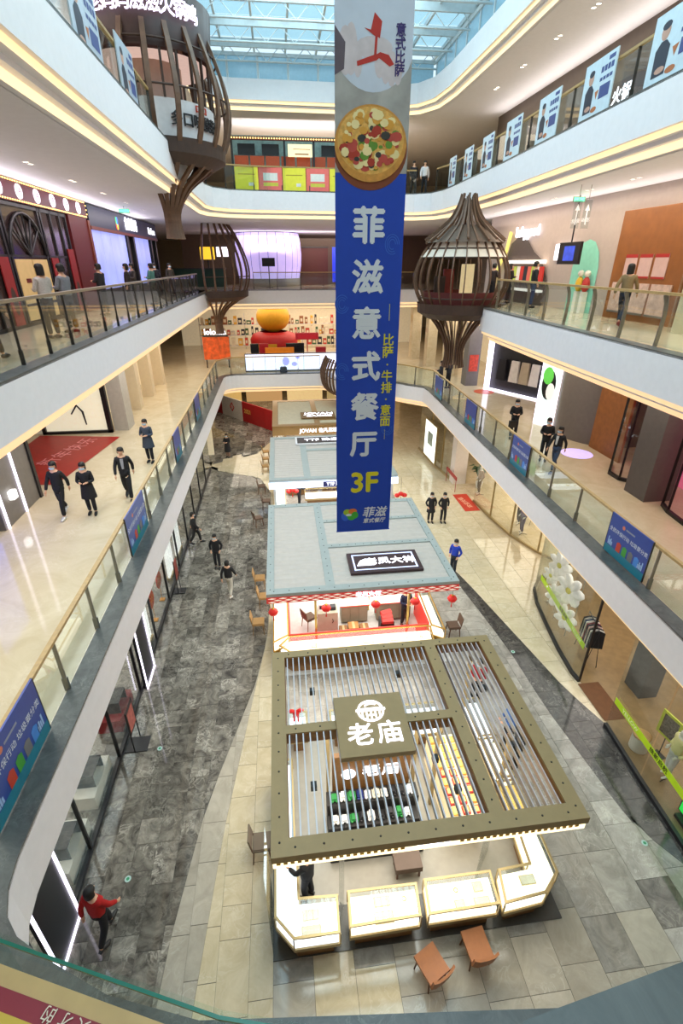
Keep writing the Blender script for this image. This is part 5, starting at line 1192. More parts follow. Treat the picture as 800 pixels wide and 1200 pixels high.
for k, (y, lb) in enumerate(((15.7, 'red round fan ornament in left shop window, nearer'), (17.0, 'red round fan ornament in left shop window, farther'))):
    mb = MB(); mb.lathe([(0, .015), (.34, .015), (.36, 0), (.34, -.015), (0, -.015)], 20, M=Matrix.Rotation(R(90), 4, 'Y'))
    for a in range(0, 360, 45): mb.box(-.02, .02, .05, .33, -.012, .012, 1, M=Matrix.Rotation(R(a), 4, 'X'))
    mb.tube([(0, 0, -.36), (0, 0, -.95)], .012, 6, 1); mb.box(-.1, .1, -.1, .1, -.97, -.94, 1); tag(mb.build('fan_ornament', [mat('fan_red', '#d8341c', .5), mat('fan_gold', '#e9a13c', .5)], None, (-5.3, y, .97)), lb, 'ornament')

# ---- ground floor, right
rp = [(8.7, 4.0), (8.76, 5.6), (8.85, 7.4), (8.98, 9.12)]
pane_front('shop_window', 'right shop window nearest the camera with mannequins and green tape', rp, 0, 3.9, M_black_f, mid=False)
pane_front('shop_window', 'curved right shop window with paper flowers and green tape', [(9.14, 10.8), (9.1, 11.2), (9.22, 12.3), (9.45, 13.6), (9.72, 14.9), (10.05, 15.8), (10.6, 16.5), (11.4, 16.9), (12.4, 17.1)], 0, 3.9, M_black_f, fw=.03, mid=False)
w = MB(); w.box(13.0, 13.2, 3, 18, 0, 3.95); w.box(9.0, 13.0, 3.6, 3.8, 0, 3.95); struct(w, 'wall_shop_right', [mat('shop_wall', '#b9ab94', .6)])
w = MB(); w.prism([(8.8, 4), (8.86, 5.6), (8.95, 7.4), (9.08, 9.12), (9.2, 10.9), (9.3, 12.3), (9.52, 13.6), (9.8, 14.9), (10.1, 15.7), (10.65, 16.4), (11.4, 16.8), (13, 17), (13, 4)], .001, .02); struct(w, 'floor_shop', [M_shopfloor])
area('shop_light', (11, 10, 3.85), 3, 12, 190, (1, .93, .84))
mb = MB(); mb.box(9.05, 9.75, 9.25, 10.7, .02, .032); tag(mb.build('door_mat', mat('mat_brown', '#6a4426', .8, var=.1)), 'brown door mat between the two right shop windows', 'mat')
M_lime = mat('lime_tape', '#a3c416', .5, emit=.1, ecol='#b6dc18'); M_ink = mat('tape_ink', '#20260a', .6)
def tape(label, a, b, z, words):
    l = math.hypot(b[0] - a[0], b[1] - a[1]); ang = math.degrees(math.atan2(b[1] - a[1], b[0] - a[0])); t = thing('window_tape', label, 'tape', (a[0], a[1], z), ang)
    mb = MB(); mb.box(0, l, -.004, .004, 0, .22); mb.build('strip', M_lime, t)
    for (x, s_, m) in words: text(s_, .17, m, t, (x, .006, .11), (90, 0, 180), extrude=.0008, spacing=1.05, bold=.003)
tape('lime green lettered tape across the nearest right window', (8.70, 5.2), (8.92, 9.0), 1.08, ((1.9, '焕新启航', M_ink), (3.1, 'YELLOW', mat('tape_white', '#e7efc0', .5))))
tape('lime green lettered tape across the curved flower window', (9.13, 11.0), (9.66, 14.9), 1.2, ((1.7, '焕新启航', M_ink), (.6, 'YELLOW', mat('tape_white', '#e7efc0', .5))))
def mannequin(label, loc, rz, top, bottom, stand=True, hgt=1.75, long=False):
    body, jac, tr, shoes = pose_meshes('pocket'); t = thing('mannequin', label, 'mannequin', loc, rz); s_ = hgt / 1.7; t.scale = (s_,) * 3
    def add(me, nm, m): me = me.copy(); me.materials.clear(); me.materials.append(m); o = inst(me, nm, t, (0, 0, .06)); return o
    add(body, 'body', mat('mannequin_white', '#e6e2dc', .35)); add(jac, 'top', mat('mtop_' + top, top, .8)); add(tr, 'trousers', mat('mbot_' + bottom, bottom, .8))
    mb = MB(); mb.tube([(0, -.05, 0.0), (0, -.05, .5)], .012, 6)
    for a in (0, 120, 240): mb.tube([(0, -.05, .03), (.25 * math.cos(R(a)), -.05 + .25 * math.sin(R(a)), .012)], .012, 5)
    mb.build('stand', M_black_f, t); return t
mannequin('white mannequin in pale yellow top behind nearest right window', (9.55, 7.35, .02), 75, '#dfd79a', '#cfccd0')
mannequin('mannequin in grey clothes behind nearest right window', (9.75, 6.7, .02), 80, '#7d8598', '#5b6478')
t = thing('drum_stool', 'white fluted drum stool behind nearest right window', 'stool', (9.45, 8.3, .02))
mb = MB(); mb.lathe([(.24, 0), (.24, .5)], 24, smooth=False); mb.build('drum', mat('drum_white', '#d8d4cb', .5), t); mb = MB(); mb.lathe([(.0, .51), (.2, .51), (.24, .5), (.24, .47)], 24); mb.build('top', mat('drum_tan', '#b08a58', .6), t)
t = thing('framed_picture', 'yellow framed picture on stand beside the yellow mannequin', 'picture', (9.85, 8.0, .02), 100)
mb = MB(); mb.box(-.3, .3, -.02, .02, .7, 1.5); pf = mb.build('frame', mat('frame_lime', '#c3cc3a', .5), t); mb = MB(); mb.box(-.22, .22, .02, .023, .78, 1.42); mb.build('print', mat('print_leopard', '#6a5e54', .6, var=.7, scale=25), pf); mb = MB(); mb.tube([(0, 0, 0), (0, 0, .7)], .015, 6); mb.box(-.15, .15, -.12, .12, 0, .015); mb.build('stand', M_black_f, t)
t = thing('screen', 'bright green screen standing in the nearest right window', 'screen', (9.25, 5.9, .02), 87)
mb = MB(); mb.box(-.6, .6, -.05, .05, .1, 2.1); sc_ = mb.build('panel', M_black_f, t); mb = MB(); mb.box(-.57, .57, .05, .055, .14, 2.06); mb.build('image', mat('screen_green', '#18b23c', .3, emit=.7, ecol='#22d24a', var=.3, scale=2), sc_); mb = MB(); mb.box(-.5, .5, -.2, .2, 0, .1); mb.build('foot', M_black_f, t)
mb = MB(); disc(mb, .2, 1.2, .3, .6, 0, 20); mb.v = [(x, .058, z) for x, y, z in mb.v]; mb.f = [f[::-1] for f in mb.f]; mb.build('image_shape', mat('screen_ice', '#cfeef2', .3, emit=.7, ecol='#d6f4ff'), sc_)
def flower(label, loc, s_, rz):
    t = thing('paper_flower', label, 'ornament', loc, rz, 'white paper flowers in the curved window')
    pm = MB(); pm.lathe([(0, 0), (.14, .03), (.16, .1), (.08, .12), (0, .1)], 8, (.2, 0, 0), sx=1.1, sy=.7); pme = pm.mesh('petal', [mat('petal_white', '#eeeae6', .6, emit=.08, ecol='#ffffff')])
    for i in range(7): inst(pme, 'petal', t, (0, 0, 0), (R(70), R(i * 51.4), 0), (s_,) * 3)
    mb = MB(); mb.sphere((0, -.05 * s_, 0), .1 * s_, n=10, k=6); mb.build('centre', mat('flower_yellow', '#d8cf2a', .5), t)
    mb = MB(); mb.tube([(0, 0, 0), (0, .12, -.3 * loc[2]), (0, .1, .03 - loc[2])], .015, 6); mb.build('stem', mat('stem_grey', '#9a9a90', .6), t)
for i, (y, x, z, s_, lb) in enumerate(((14.2, 9.95, 2.3, 1.5, 'largest white paper flower, top of the window'), (13.2, 9.85, 1.9, 1.7, 'wide white paper flower in the middle of window'), (13.9, 9.8, 1.15, 1.3, 'white paper flower low in window, left one'), (12.9, 9.7, .95, 1.4, 'white paper flower just above the green tape'), (14.7, 10.0, 1.5, 1.1, 'small white paper flower at the curved glass'), (13.5, 10.4, 2.7, 1.2, 'white paper flower high at the back of window'))): flower(lb, (x, y, z), s_, -75)
mannequin('small white mannequin at the curve of flower window', (10.3, 14.9, .02), 60, '#b8a68c', '#d8d2c8', hgt=1.6)
def clothes_rail(label, loc, rz, cols, hgt=1.5):
    t = thing('clothes_rail', label, 'clothes rail', loc, rz); n = len(cols); l = .09 * n / 2 + .1
    for s_ in (-1, 1): mb = MB(); mb.tube([(s_ * l, -.2, 0), (s_ * l, 0, hgt), (s_ * l, .2, 0)], .014, 6); mb.build('leg', M_black_f, t)
    mb = MB(); mb.tube([(-l, 0, hgt), (l, 0, hgt)], .014, 6); mb.build('rail', M_black_f, t)
    for i, c_ in enumerate(cols):
        mb = MB(); x = -l + .1 + .09 * i; hh = .75 + .2 * ((i * 7) % 3) / 3
        mb.add([(x - .02, -.22, hgt - .12), (x - .02, .22, hgt - .12), (x - .03, .25, hgt - hh), (x - .03, -.25, hgt - hh), (x + .02, -.22, hgt - .12), (x + .02, .22, hgt - .12), (x + .03, .25, hgt - hh), (x + .03, -.25, hgt - hh), (x, 0, hgt - .02)], [(0, 1, 2, 3), (7, 6, 5, 4), (0, 3, 7, 4), (1, 5, 6, 2), (3, 2, 6, 7), (0, 8, 1), (4, 5, 8), (0, 4, 8), (1, 8, 5)]); mb.build('garment', mat('garment_' + c_, c_, .85), t)
clothes_rail('rail of dark and striped clothes in the flower window', (10.0, 11.9, .02), 75, ['#1d1d22', '#d8d6d2', '#241f22', '#c8a9a2', '#1b2434', '#7c2b32', '#dcd8d2', '#2a3c5c', '#b9b3a8', '#22262e'])
boxthing('shop_column', 'dark grey column inside the curved window shop', 'column', (10.6, 11.2, 9.9, 10.6, .02, 3.9), mat('col_dark', '#3c3a3a', .5))
# further right shops
pane_front('shop_window', 'glass front of the clothes shop behind the flower window', [(12.4, 17.2), (11.6, 18.6), (11.0, 20.3), (10.75, 22.3), (10.6, 24.4)], 0, 3.9, M_cframe)
w = MB(); w.box(16.0, 16.2, 17, 34, 0, 3.95); struct(w, 'wall_shop_right_far', [M_cream_w])
area('shop_light', (13.4, 22, 3.85), 3, 9, 230, WARM)
mannequin('mannequin in black dress behind the far right glass', (11.9, 21.4, .02), 95, '#26242c', '#26242c')
mannequin('mannequin in patterned violet dress behind the far right glass', (11.6, 20.4, .02), 95, '#6c5878', '#463c54')
clothes_rail('rail of grey clothes behind the far right glass', (12.7, 21.6, .02), 80, ['#6a6864', '#8d887e', '#3a3a40', '#a49c8e', '#55525c', '#77706a', '#30303a', '#8a8278'])
mannequin('mannequin in floral dress beside plant near the red mat', (11.2, 25.2, .02), 95, '#8a7260', '#5c4a40')
t = thing('potted_plant', 'dark leafy plant behind floral mannequin', 'plant', (11.6, 26.2, .0)); mb = MB(); mb.lathe([(0, 0), (.16, 0), (.22, .4), (.18, .4), (0, .38)], 14); mb.build('pot', mat('pot_white', '#e9e6e2', .4), t)
for i in range(18):
    a = rnd.uniform(0, 6.28); l = rnd.uniform(.6, 1.3); mb = MB(); p0 = Vector((0, 0, .4)); p1 = Vector((math.cos(a) * l * .4, math.sin(a) * l * .4, .4 + l)); p2 = Vector((math.cos(a) * l * .7, math.sin(a) * l * .7, .4 + l * .9)); q = Vector((-math.sin(a), math.cos(a), 0)) * .12; mb.add([p0, p1 - q, p1 + q, p2], [(0, 1, 3, 2)]); mb.build('leaf', MATS['plant_leaf'], t)
mb = MB(); mb.box(9.7, 10.55, 23.2, 25.4, .001, .012); rm_ = tag(mb.build('floor_mat', mat('mat_red', '#c23a24', .7)), 'red lettered mat on the floor by the right shops', 'mat'); text('欢迎光临', .34, mat('mat_ink', '#f0c9a8', .7), rm_, (10.1, 24.3, .013), (0, 0, 100), extrude=.001)
mb = MB(); mb.box(-.03, .03, -.9, .9, .75, .95); mb.tube([(0, -.85, 0), (0, -.85, .75)], .02, 6); mb.tube([(0, .85, 0), (0, .85, .75)], .02, 6); tag(mb.build('barrier_sign', mat('barrier_red', '#9a2a26', .5), None, (9.95, 26.6, 0)), 'red low barrier board at the right shop entrance', 'barrier')
pane_front('shop_window', 'far right ground floor shop glass beside the white pillar', [(10.3, 27.4), (10.1, 29), (9.9, 31), (9.8, 33.5)], 0, 3.9, M_cframe)
boxthing('pillar', 'white square pillar between the far right shops', 'pillar', (10.2, 11.0, 26.9, 27.6, 0, 3.95), M_wallw)
t = thing('light_box', 'tall white lit panel on far right ground floor shop', 'light box', (9.75, 30.6, .3), 2); mb = MB(); mb.box(-.06, .06, -1.2, 1.2, 0, 2.6); mb.build('case', M_cframe, t); mb = MB(); mb.box(-.07, -.06, -1.1, 1.1, .1, 2.5); mb.build('face', emis('lightbox_face', '#e9f2ea', 1.0), t)
mb = MB(); mb.box(-.073, -.07, -.5, .5, 1.0, 1.9); mb.build('image', mat('lb_grey', '#8a9a94', .5, var=.3, scale=3), t)

# ---- second floor, left
w = MB(); w.box(-9.6, -9.5, 8, 17.4, Z2, 9.2); struct(w, 'wall_second_left', [mat('portal_grey', '#77736f', .5)])
t = thing('screen', 'bright blue screen at left picture edge, second floor', 'screen', (-8.32, 12.7, Z2), 0)
mb = MB(); mb.box(-.15, .0, -.9, .75, .0, 3.2); sc_ = mb.build('panel', M_black_f, t); mb = MB(); mb.box(.0, .01, -.85, .7, .25, 3.1); mb.build('image', mat('screen_blue', '#2a5cf0', .3, emit=.9, ecol='#2f66ff', var=.2, scale=1.5), sc_)
t = thing('shop_portal', 'grey shop portal with two white light lines, second floor left', 'doorway', (-8.2, 14.6, Z2))
mb = MB(); mb.box(-.5, -.02, -.95, 1.35, 0, 3.9); mb.build('panel', MATS['portal_grey'], t)
for y in (-.8, .35): mb = MB(); mb.box(-.02, .03, y - .03, y + .03, 0, 3.9); mb.build('light_line', M_led, t)
mb = MB(); mb.box(-.02, .12, -.32, -.08, .7, .95); mb.build('lit_sign', emis('sign_lit_white', '#ffffff', 2.0), t)
mb = MB(); mb.box(-.5, .04, 1.35, 1.5, 0, 3.9); mb.build('jamb', M_black_f, t)
mb = MB(); mb.add([(-8.1, 17.0, Z2 + .012), (-7.35, 22.3, Z2 + .012), (-11, 22.9, Z2 + .012), (-11, 17.2, Z2 + .012)], [(0, 1, 2, 3)])
cp = tag(mb.build('carpet', mat('carpet_red', '#a3160e', .5, var=.1)), 'red lettered carpet in the left second floor shop entrance', 'carpet')
text('新年快乐', .8, mat('carpet_ink', '#e58a90', .5), cp, (-8.9, 20.6, Z2 + .014), (0, 0, 75), extrude=.001, spacing=1.1)
w = MB(); w.box(-12, -7.95, 23.2, 23.4, Z2, 9.2); struct(w, 'wall_second_left_return', [mat('shop_pale', '#d8d0be', .6, emit=.1, ecol='#fff4dc')])
t = thing('shop_display', 'black framed lit window beyond the red carpet', 'storefront', (-9.3, 23.1, Z2)); mb = MB()
mb.box(-1.6, -1.45, -.1, .1, 0, 3.6); mb.box(1.25, 1.45, -.1, .1, 0, 3.6); mb.box(-1.6, 1.45, -.1, .1, 0, .12); mb.build('frame', M_black_f, t); mb = MB(); mb.box(-1.45, 1.25, .03, .06, .12, 3.6); mb.build('lit_panel', mat('window_lit', '#d9d5bf', .4, emit=.35, ecol='#fff6d8'), t)
mb = MB(); mb.tube([(-.2, -.02, .9), (.1, -.02, 1.3), (.3, -.02, 1.0), (.35, -.02, .4)], [.03, .05, .05, .03], 6); mb.build('figure_print', M_black_f, t)
boxthing('pillar', 'pale square pillar beside the black framed window', 'pillar', (-7.85, -7.2, 23.3, 24.3, Z2, 9.2), mat('pillar_pale', '#b9b4ac', .5))
for k, y in enumerate((27, 30, 33)): boxthing('pillar', 'cream pillar along the far left second floor corridor, %s' % ('nearest', 'middle', 'farthest')[k], 'pillar', (-8.1, -7.5, y, y + .6, Z2, 9.2), M_wallc)
w = MB(); w.box(-9.1, -9.0, 23.4, 40, Z2, 9.2); struct(w, 'wall_second_left_far', [M_cream_w])
# ---- second floor, right
mb = MB(); mb.lathe([(2.0, 0), (2.0, 3.9)], 32, a0=120, a1=300); tag(mb.build('rounded_wall', mat('taupe_wall', '#6e6762', .5), None, (14.4, 20.2, Z2)), 'taupe rounded wall behind the three walkers, second floor right', 'wall')
boxthing('wood_door', 'orange brown wooden wall panel beside the taupe rounded wall', 'panel', (12.9, 13.0, 16.6, 18.6, Z2, 8.9), mat('door_wood', '#8a5426', .5, var=.15, scale=5))
t = thing('light_box', 'tall lit poster of black and green design by rounded wall', 'light box', (12.5, 21.9, Z2), 20); mb = MB(); mb.box(-.06, .06, -.55, .55, 0, 3.0); mb.build('case', M_led, t); mb = MB(); mb.box(-.075, -.06, -.5, .5, .1, 2.9); mb.build('face', mat('lb_face', '#cfe0de', .4, emit=.6, ecol='#e2f4f0'), t)
mb = MB(); disc(mb, 0, 1.9, .4, .7, 0, 18); disc(mb, .1, 2.3, .3, .4, 1, 14); disc(mb, -.15, 1.6, .25, .4, 2, 14); mb.v = [(-.078 + y * 2, x, z) for x, y, z in mb.v]; mb.build('image', [mat('im_black', '#15171a', .5), mat('im_green', '#5ac24a', .5, emit=.3, ecol='#6ad65a'), mat('im_pale', '#e9e9e4', .5, emit=.3, ecol='#ffffff')], t)
t = thing('fashion_shop', 'black and white fashion shop with bright light frame, right second floor', 'storefront', (13.6, 27.6, Z2), -62)
mb = MB(); mb.box(-2.2, 2.2, .3, .4, 0, 3.8); mb.build('back_wall', M_black_f, t)
for x in (-2.2, 2.1): mb = MB(); mb.box(x, x + .1, -.1, .3, 0, 3.8); mb.build('light_frame', M_led, t)
mb = MB(); mb.box(-2.2, 2.2, -.1, .3, 0, .05); mb.build('light_sill', M_led, t)
for i, (x, c_) in enumerate(((-1.2, '#18171a'), (-.3, '#dcd6cc'), (.4, '#b9aa90'), (1.1, '#e8e4de'), (1.7, '#2a2a30'))):
    mb = MB(); mb.add([(x - .25, .1, 1.9), (x + .25, .1, 1.9), (x + .3, .05, .7), (x - .3, .05, .7), (x - .25, .22, 1.9), (x + .25, .22, 1.9), (x + .3, .25, .7), (x - .3, .25, .7)], [(0, 1, 2, 3), (4, 7, 6, 5), (0, 4, 5, 1), (0, 3, 7, 4), (1, 5, 6, 2)]); mb.build('garment', mat('garment_' + c_, c_, .85), t)
boxthing('pillar', 'grey square pillar with red notice beside fashion shop', 'pillar', (11.6, 12.4, 30.4, 31.2, Z2, 9.2), mat('pillar_grey', '#6d6a68', .5))
boxthing('notice', 'red and orange notice on the grey pillar', 'notice', (11.72, 12.28, 30.36, 30.395, Z2 + .9, Z2 + 1.9), mat('notice_red', '#c4402a', .5, var=.4, scale=7))
boxthing('pillar', 'broad grey pillar beside the pink lit shop, second floor right', 'pillar', (11.55, 12.5, 13.2, 14.2, Z2, 9.2), mat('pillar_taupe', '#5e5958', .5))
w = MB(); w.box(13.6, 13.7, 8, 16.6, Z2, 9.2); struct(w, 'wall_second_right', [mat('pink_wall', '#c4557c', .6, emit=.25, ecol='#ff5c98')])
pane_front('shop_window', 'glass front with dark curved sill before the pink wall', [(12.0, 12.9), (11.8, 12.4), (11.7, 11.6), (11.65, 9)], Z2, 3.8, M_black_f, fw=.02)
pane_front('shop_window', 'glass pane corner of pink shop between two pillars', [(12.6, 14.3), (11.9, 15.0), (11.9, 15.6), (12.6, 16.5)], Z2, 3.8, M_black_f, fw=.02)
for i, (x, y, r_2, c_, lb) in enumerate(((11.9, 17.8, .62, '#c9b8f4', 'pale violet light disc projected on right gallery floor'), (12.2, 28.7, .6, '#d0522e', 'red round floor sticker, nearer one'), (13.6, 30.3, .6, '#d0522e', 'red round floor sticker, farther one'))):
    mb = MB(); mb.lathe([(0, .006), (r_2, .006), (r_2, 0)], 28, smooth=False); tag(mb.build('floor_disc', mat('disc_' + c_ + str(i), c_, .4, emit=.5 if i == 0 else 0, ecol=c_), None, (x, y, Z2 + .001)), lb, 'floor disc')
w = MB(); w.box(16, 16.2, 16, 44, Z2, 9.2); struct(w, 'wall_second_right_far', [M_cream_w])
for k, y in enumerate((33.5, 37, 40.5)): boxthing('pillar', 'cream stone pillar on the far right second floor, %s' % ('nearest', 'middle', 'farthest')[k], 'pillar', (11.2 - .3 * k, 11.9 - .3 * k, y, y + .8, Z2, 9.2), M_cream)
# ---- third floor, left: red marquee shop
M_crim = mat('marquee_red', '#5c0f22', .45); M_bulb = emis('bulb_gold', '#ffcf7a', 2.0)
t = thing('marquee_shop', 'crimson marquee with round white logos over a black framed shop', 'storefront', (-7.6, 17, Z3))
mb = MB(); mb.box(-.1, .12, -8, 7.3, 3.36, 3.94); sg = mb.build('sign_board', M_crim, t)
for i in range(9):
    mb = MB(); mb.lathe([(0, .04), (.19, .04), (.2, 0)], 22, M=Matrix.Rotation(R(90), 4, 'Y')); lo = mb.build('round_logo', emis('logo_white', '#f4f0ff', .9), sg, (.12, -3.6 + 1.25 * i, 3.65))
    mb = MB(); stroke(mb, [(-.1, -.08), (0, .1), (.1, -.08)], .03, 0, .004); stroke(mb, [(-.06, 0), (.06, 0)], .025, 0, .004); mb.v = [(z + .042, x, y) for x, y, z in mb.v]; mb.build('logo_mark', mat('logo_ink', '#7a2a4a', .5), lo)
bb = MB(); bb.sphere((0, 0, 0), .024, n=6, k=4); bbm = bb.mesh('bulb', [M_bulb])
for i in range(72):
    y = -3.5 + i * .15
    for z in (3.40, 3.90): inst(bbm, 'bulb', sg, (.14, y, z))
for z in (3.5, 3.65, 3.8): inst(bbm, 'bulb', sg, (.14, 7.28, z))
def frame_front(parent, y0, y1, z1, mulls, m=M_black_f, glow=None):
    mb = MB(); mb.box(-.05, .05, y0, y1, 0, .1); mb.box(-.05, .05, y0, y1, z1 - .1, z1)
    for y in mulls: mb.box(-.05, .05, y - .05, y + .05, 0, z1)
    mb.box(-.04, .04, y0, y1, 1.9, 1.97); mb.build('frame', m, parent)
    mb = MB(); mb.box(-.012, .0, y0, y1, .1, z1); mb.build('glazing', glow, parent)
frame_front(t, -8, 5.0, 3.34, [-8, -6.2, -4.3, -2.6, -1.4, -.1, .1, 2.6, 2.8, 3.6, 4.4, 5.0], glow=mat('dark_glazing', '#3a2e2c', .1, var=.4, scale=1.5))
mb = MB(); P = [(1.35 + 1.2 * math.cos(R(a)), 1.95 + 1.15 * math.sin(R(a))) for a in range(0, 181, 15)]
for (a, b) in zip(P, P[1:]): mb.tube([(.06, a[0], a[1]), (.06, b[0], b[1])], .05, 6)
for a in (40, 65, 90, 115, 140): mb.tube([(.06, 1.35, 1.95), (.06, 1.35 + 1.2 * math.cos(R(a)), 1.95 + 1.15 * math.sin(R(a)))], .03, 6)
mb.build('fanlight', M_black_f, t)
for s_ in (0, 1):
    mb = MB(); y = .2 + 1.18 * s_; mb.box(.0, .05, y, y + 1.1, .15, 1.85); dr = mb.build('door', mat('door_cream', '#b99b68', .5, emit=.12, ecol='#ffd890'), t); mb = MB(); mb.box(.05, .07, y + .4, y + .7, 1.2, 1.32); mb.build('door_plate', mat('plate_red', '#6a1416', .5), dr); mb = MB(); mb.box(.05, .09, y, y + 1.1, .55, .62); mb.build('door_rail', M_black_f, dr)
for i, y in enumerate((-.55, 3.1, 4.75)):
    mb = MB(); mb.box(.06, .09, y - .28, y + .28, .1, 1.9 + .3 * (i == 2)); rb_ = mb.build('red_banner', mat('banner_red', '#8c1418', .5), t); mb = MB(); disc(mb, 0, .75, .16, .38, 0, 14); mb.v = [(.093, y + x, z) for x, yy, z in mb.v]; mb.build('banner_print', mat('banner_dark', '#3a2a22', .5), rb_)
mb = MB(); mb.box(-.1, .1, 5.2, 7.2, 0, 3.36); mb.build('red_wall', mat('red_wall', '#5e0f12', .5), t); mb = MB(); mb.box(-.1, .14, 7.2, 7.45, 0, 3.3); mb.build('copper_jamb', mat('copper', '#7c3c22', .45, .3), t)
t = thing('screen_shop', 'blue fascia shop with large lit screens, third floor left', 'storefront', (-7.6, 30.8, Z3))
mb = MB(); mb.box(-.1, .12, -6.3, 6.6, 3.1, 3.9); sg = mb.build('fascia_board', mat('fascia_navy', '#12243c', .4), t); mb = MB(); mb.box(-.1, .16, -6.3, 6.6, 3.0, 3.12); mb.build('copper_rail', MATS['copper'], t)
mb = MB()
for k, c_ in enumerate(('#d83a2a', '#e8b62a', '#3aa64a', '#2a6ad8')): disc(mb, -2.3 + .1 * (k % 2) * 1.6, 3.35 + .15 * (k // 2) * 1.4, .12, .18, k, 10)
mb.v = [(.125 - y, x, z) for x, y, z in mb.v]; mb.build('logo', [emis('lg%d' % k, c_, 1.2) for k, c_ in enumerate(('#d83a2a', '#e8b62a', '#3aa64a', '#2a6ad8'))], sg)
text('肯麦数码', .62, M_lite, sg, (.13, .4, 3.5), (90, 0, 90), extrude=.02, bold=.004); text('PanFone', .5, M_lite, sg, (.13, 5.2, 3.45), (90, 0, 90), extrude=.02, bold=.004)
M_scr = mat('screen_lilac', '#8890d8', .3, emit=.55, ecol='#9aa6f4', var=.35, scale=.8)
for (y0, y1) in ((-6.1, -.8), (.9, 4.4)):
    n = max(2, round((y1 - y0) / 1.3))
    for i in range(n): mb = MB(); a = y0 + (y1 - y0) * i / n; mb.box(-.02, .03, a + .02, a + (y1 - y0) / n - .02, .7, 3.0); mb.build('screen_tile', M_scr, t)
for y in (-.6, .7, 4.9, 6.2): mb = MB(); mb.box(-.1, .1, y - .15, y + .15, 0, 3.0); mb.build('jamb', M_black_f, t)
mb = MB(); mb.box(-.3, .0, -6.3, 6.6, 0, .65); mb.build('base_wall', M_black_f, t)
w = MB(); w.box(-7.75, -7.7, -2, 38, Z3, Z4 - 1.3); struct(w, 'wall_third_left', [mat('mall_dark', '#4a3c36', .6)])
# ---- third floor, right
w = MB(); w.box(11.95, 12.1, 4, 30, Z3, Z4 - 1.3); struct(w, 'wall_third_right', [mat('mall_mauve', '#b3a49c', .6, var=.03)])
t = thing('kids_shop', 'arched shop opening full of children clothes with bright sign', 'storefront', (11.9, 24.9, Z3))
mb = MB(); P = [(-2.3, 0), (2.4, 0), (2.4, 1.9), (2.0, 2.6), (1.2, 2.9), (.2, 2.7), (-.6, 2.2), (-1.4, 1.9), (-2.1, 1.2)]; mb.add([(-.03, y, z) for y, z in P], [tuple(range(len(P)))]); mb.build('opening', mat('opening_dark', '#4e4440', .6), t)
mb = MB(); mb.box(-.2, -.03, -1.9, 1.7, 1.72, 1.86); mb.build('shelf_light', emis('shelf_light', '#fff0dc', 1.5), t); mb = MB(); mb.box(-.25, -.03, -2, 1.6, .55, .65); mb.build('table', mat('table_white', '#e6e0da', .5, emit=.3, ecol='#ffffff'), t)
for i in range(9):
    c_ = ('#c8342c', '#e8e0d8', '#b8c85a', '#d86a5a', '#2a2a34')[i % 5]; y = -1.7 + i * .38
    mb = MB(); mb.add([(-.05, y - .16, 1.6), (-.05, y + .16, 1.6), (-.05, y + .2, 1.0), (-.05, y - .2, 1.0), (-.12, y - .16, 1.6), (-.12, y + .16, 1.6), (-.12, y + .2, 1.0), (-.12, y - .2, 1.0)], [(0, 1, 2, 3), (7, 6, 5, 4), (0, 4, 5, 1), (0, 3, 7, 4), (1, 5, 6, 2)]); mb.build('garment', mat('kids_' + c_, c_, .8, emit=.08, ecol=c_), t)
text('babygood', .62, M_lite, t, (-.08, .3, 3.05), (90, 0, -90), extrude=.03, bold=.008)
mb = MB(); mb.ribbon([(-.12, 3.6, .0), (-.12, 3.5, .9), (-.12, 2.9, 1.7), (-.12, 2.3, 2.3), (-.12, 2.0, 3.1)], .22, .08, (1, 0, 0)); mb.build('yellow_trim', mat('trim_yellow', '#d8cf5a', .5, emit=.45, ecol='#fff08a'), t)
boxthing('wall_sign', 'white lit square sign on the right third floor wall', 'sign', (11.86, 11.95, 21.05, 22.4, 12.35, 12.95), M_lite)
t = thing('green_niche', 'mint green arched niche with toy figure behind hanging screen', 'niche', (11.93, 20.0, Z3)); mb = MB(); P = [(-.9, 0), (.9, 0), (.9, 1.6), (.75, 2.1), (.4, 2.45), (0, 2.55), (-.4, 2.45), (-.75, 2.1), (-.9, 1.6)]; mb.add([(0, y, z) for y, z in P], [tuple(range(len(P)))]); mb.build('niche_back', mat('mint', '#7fc4ac', .6, emit=.1, ecol='#9fe4cc'), t)
for (y, c_) in ((-.1, '#e0b22a'), (-.55, '#b8322a')): mb = MB(); mb.sphere((-.15, y, 1.0), (.14, .18, .28), n=10, k=6); mb.sphere((-.15, y, 1.38), .12, 1, n=10, k=6); mb.box(-.25, -.05, y - .1, y + .1, 0, .75, 1); mb.build('toy_figure', [mat('toy_' + c_, c_, .6), mat('toy_white', '#e9e4da', .6)], t)
t = thing('hanging_screen', 'black screen hanging before the mint niche', 'screen', (11.2, 20.0, 12.2)); mb = MB(); mb.box(-.05, .05, -.75, .75, 0, .75); sc_ = mb.build('panel', M_black_f, t); mb = MB(); mb.box(-.055, -.05, -.4, .35, .12, .62); mb.build('image', mat('image_blue', '#24348a', .3, emit=.5, ecol='#3a58e0', var=.6, scale=4), sc_); mb = MB(); mb.tube([(0, 0, .75), (0, 0, 2.25)], .03, 6); mb.build('pole', M_black_f, t)
t = thing('notice_wall', 'orange brown timber wall with red topped notices, right third floor', 'wall panel', (11.85, 16.4, Z3)); mb = MB(); mb.box(-.06, .06, -1.9, 1.6, 0, 3.3); mb.build('timber', mat('notice_timber', '#8a5220', .5, var=.12, scale=3), t)
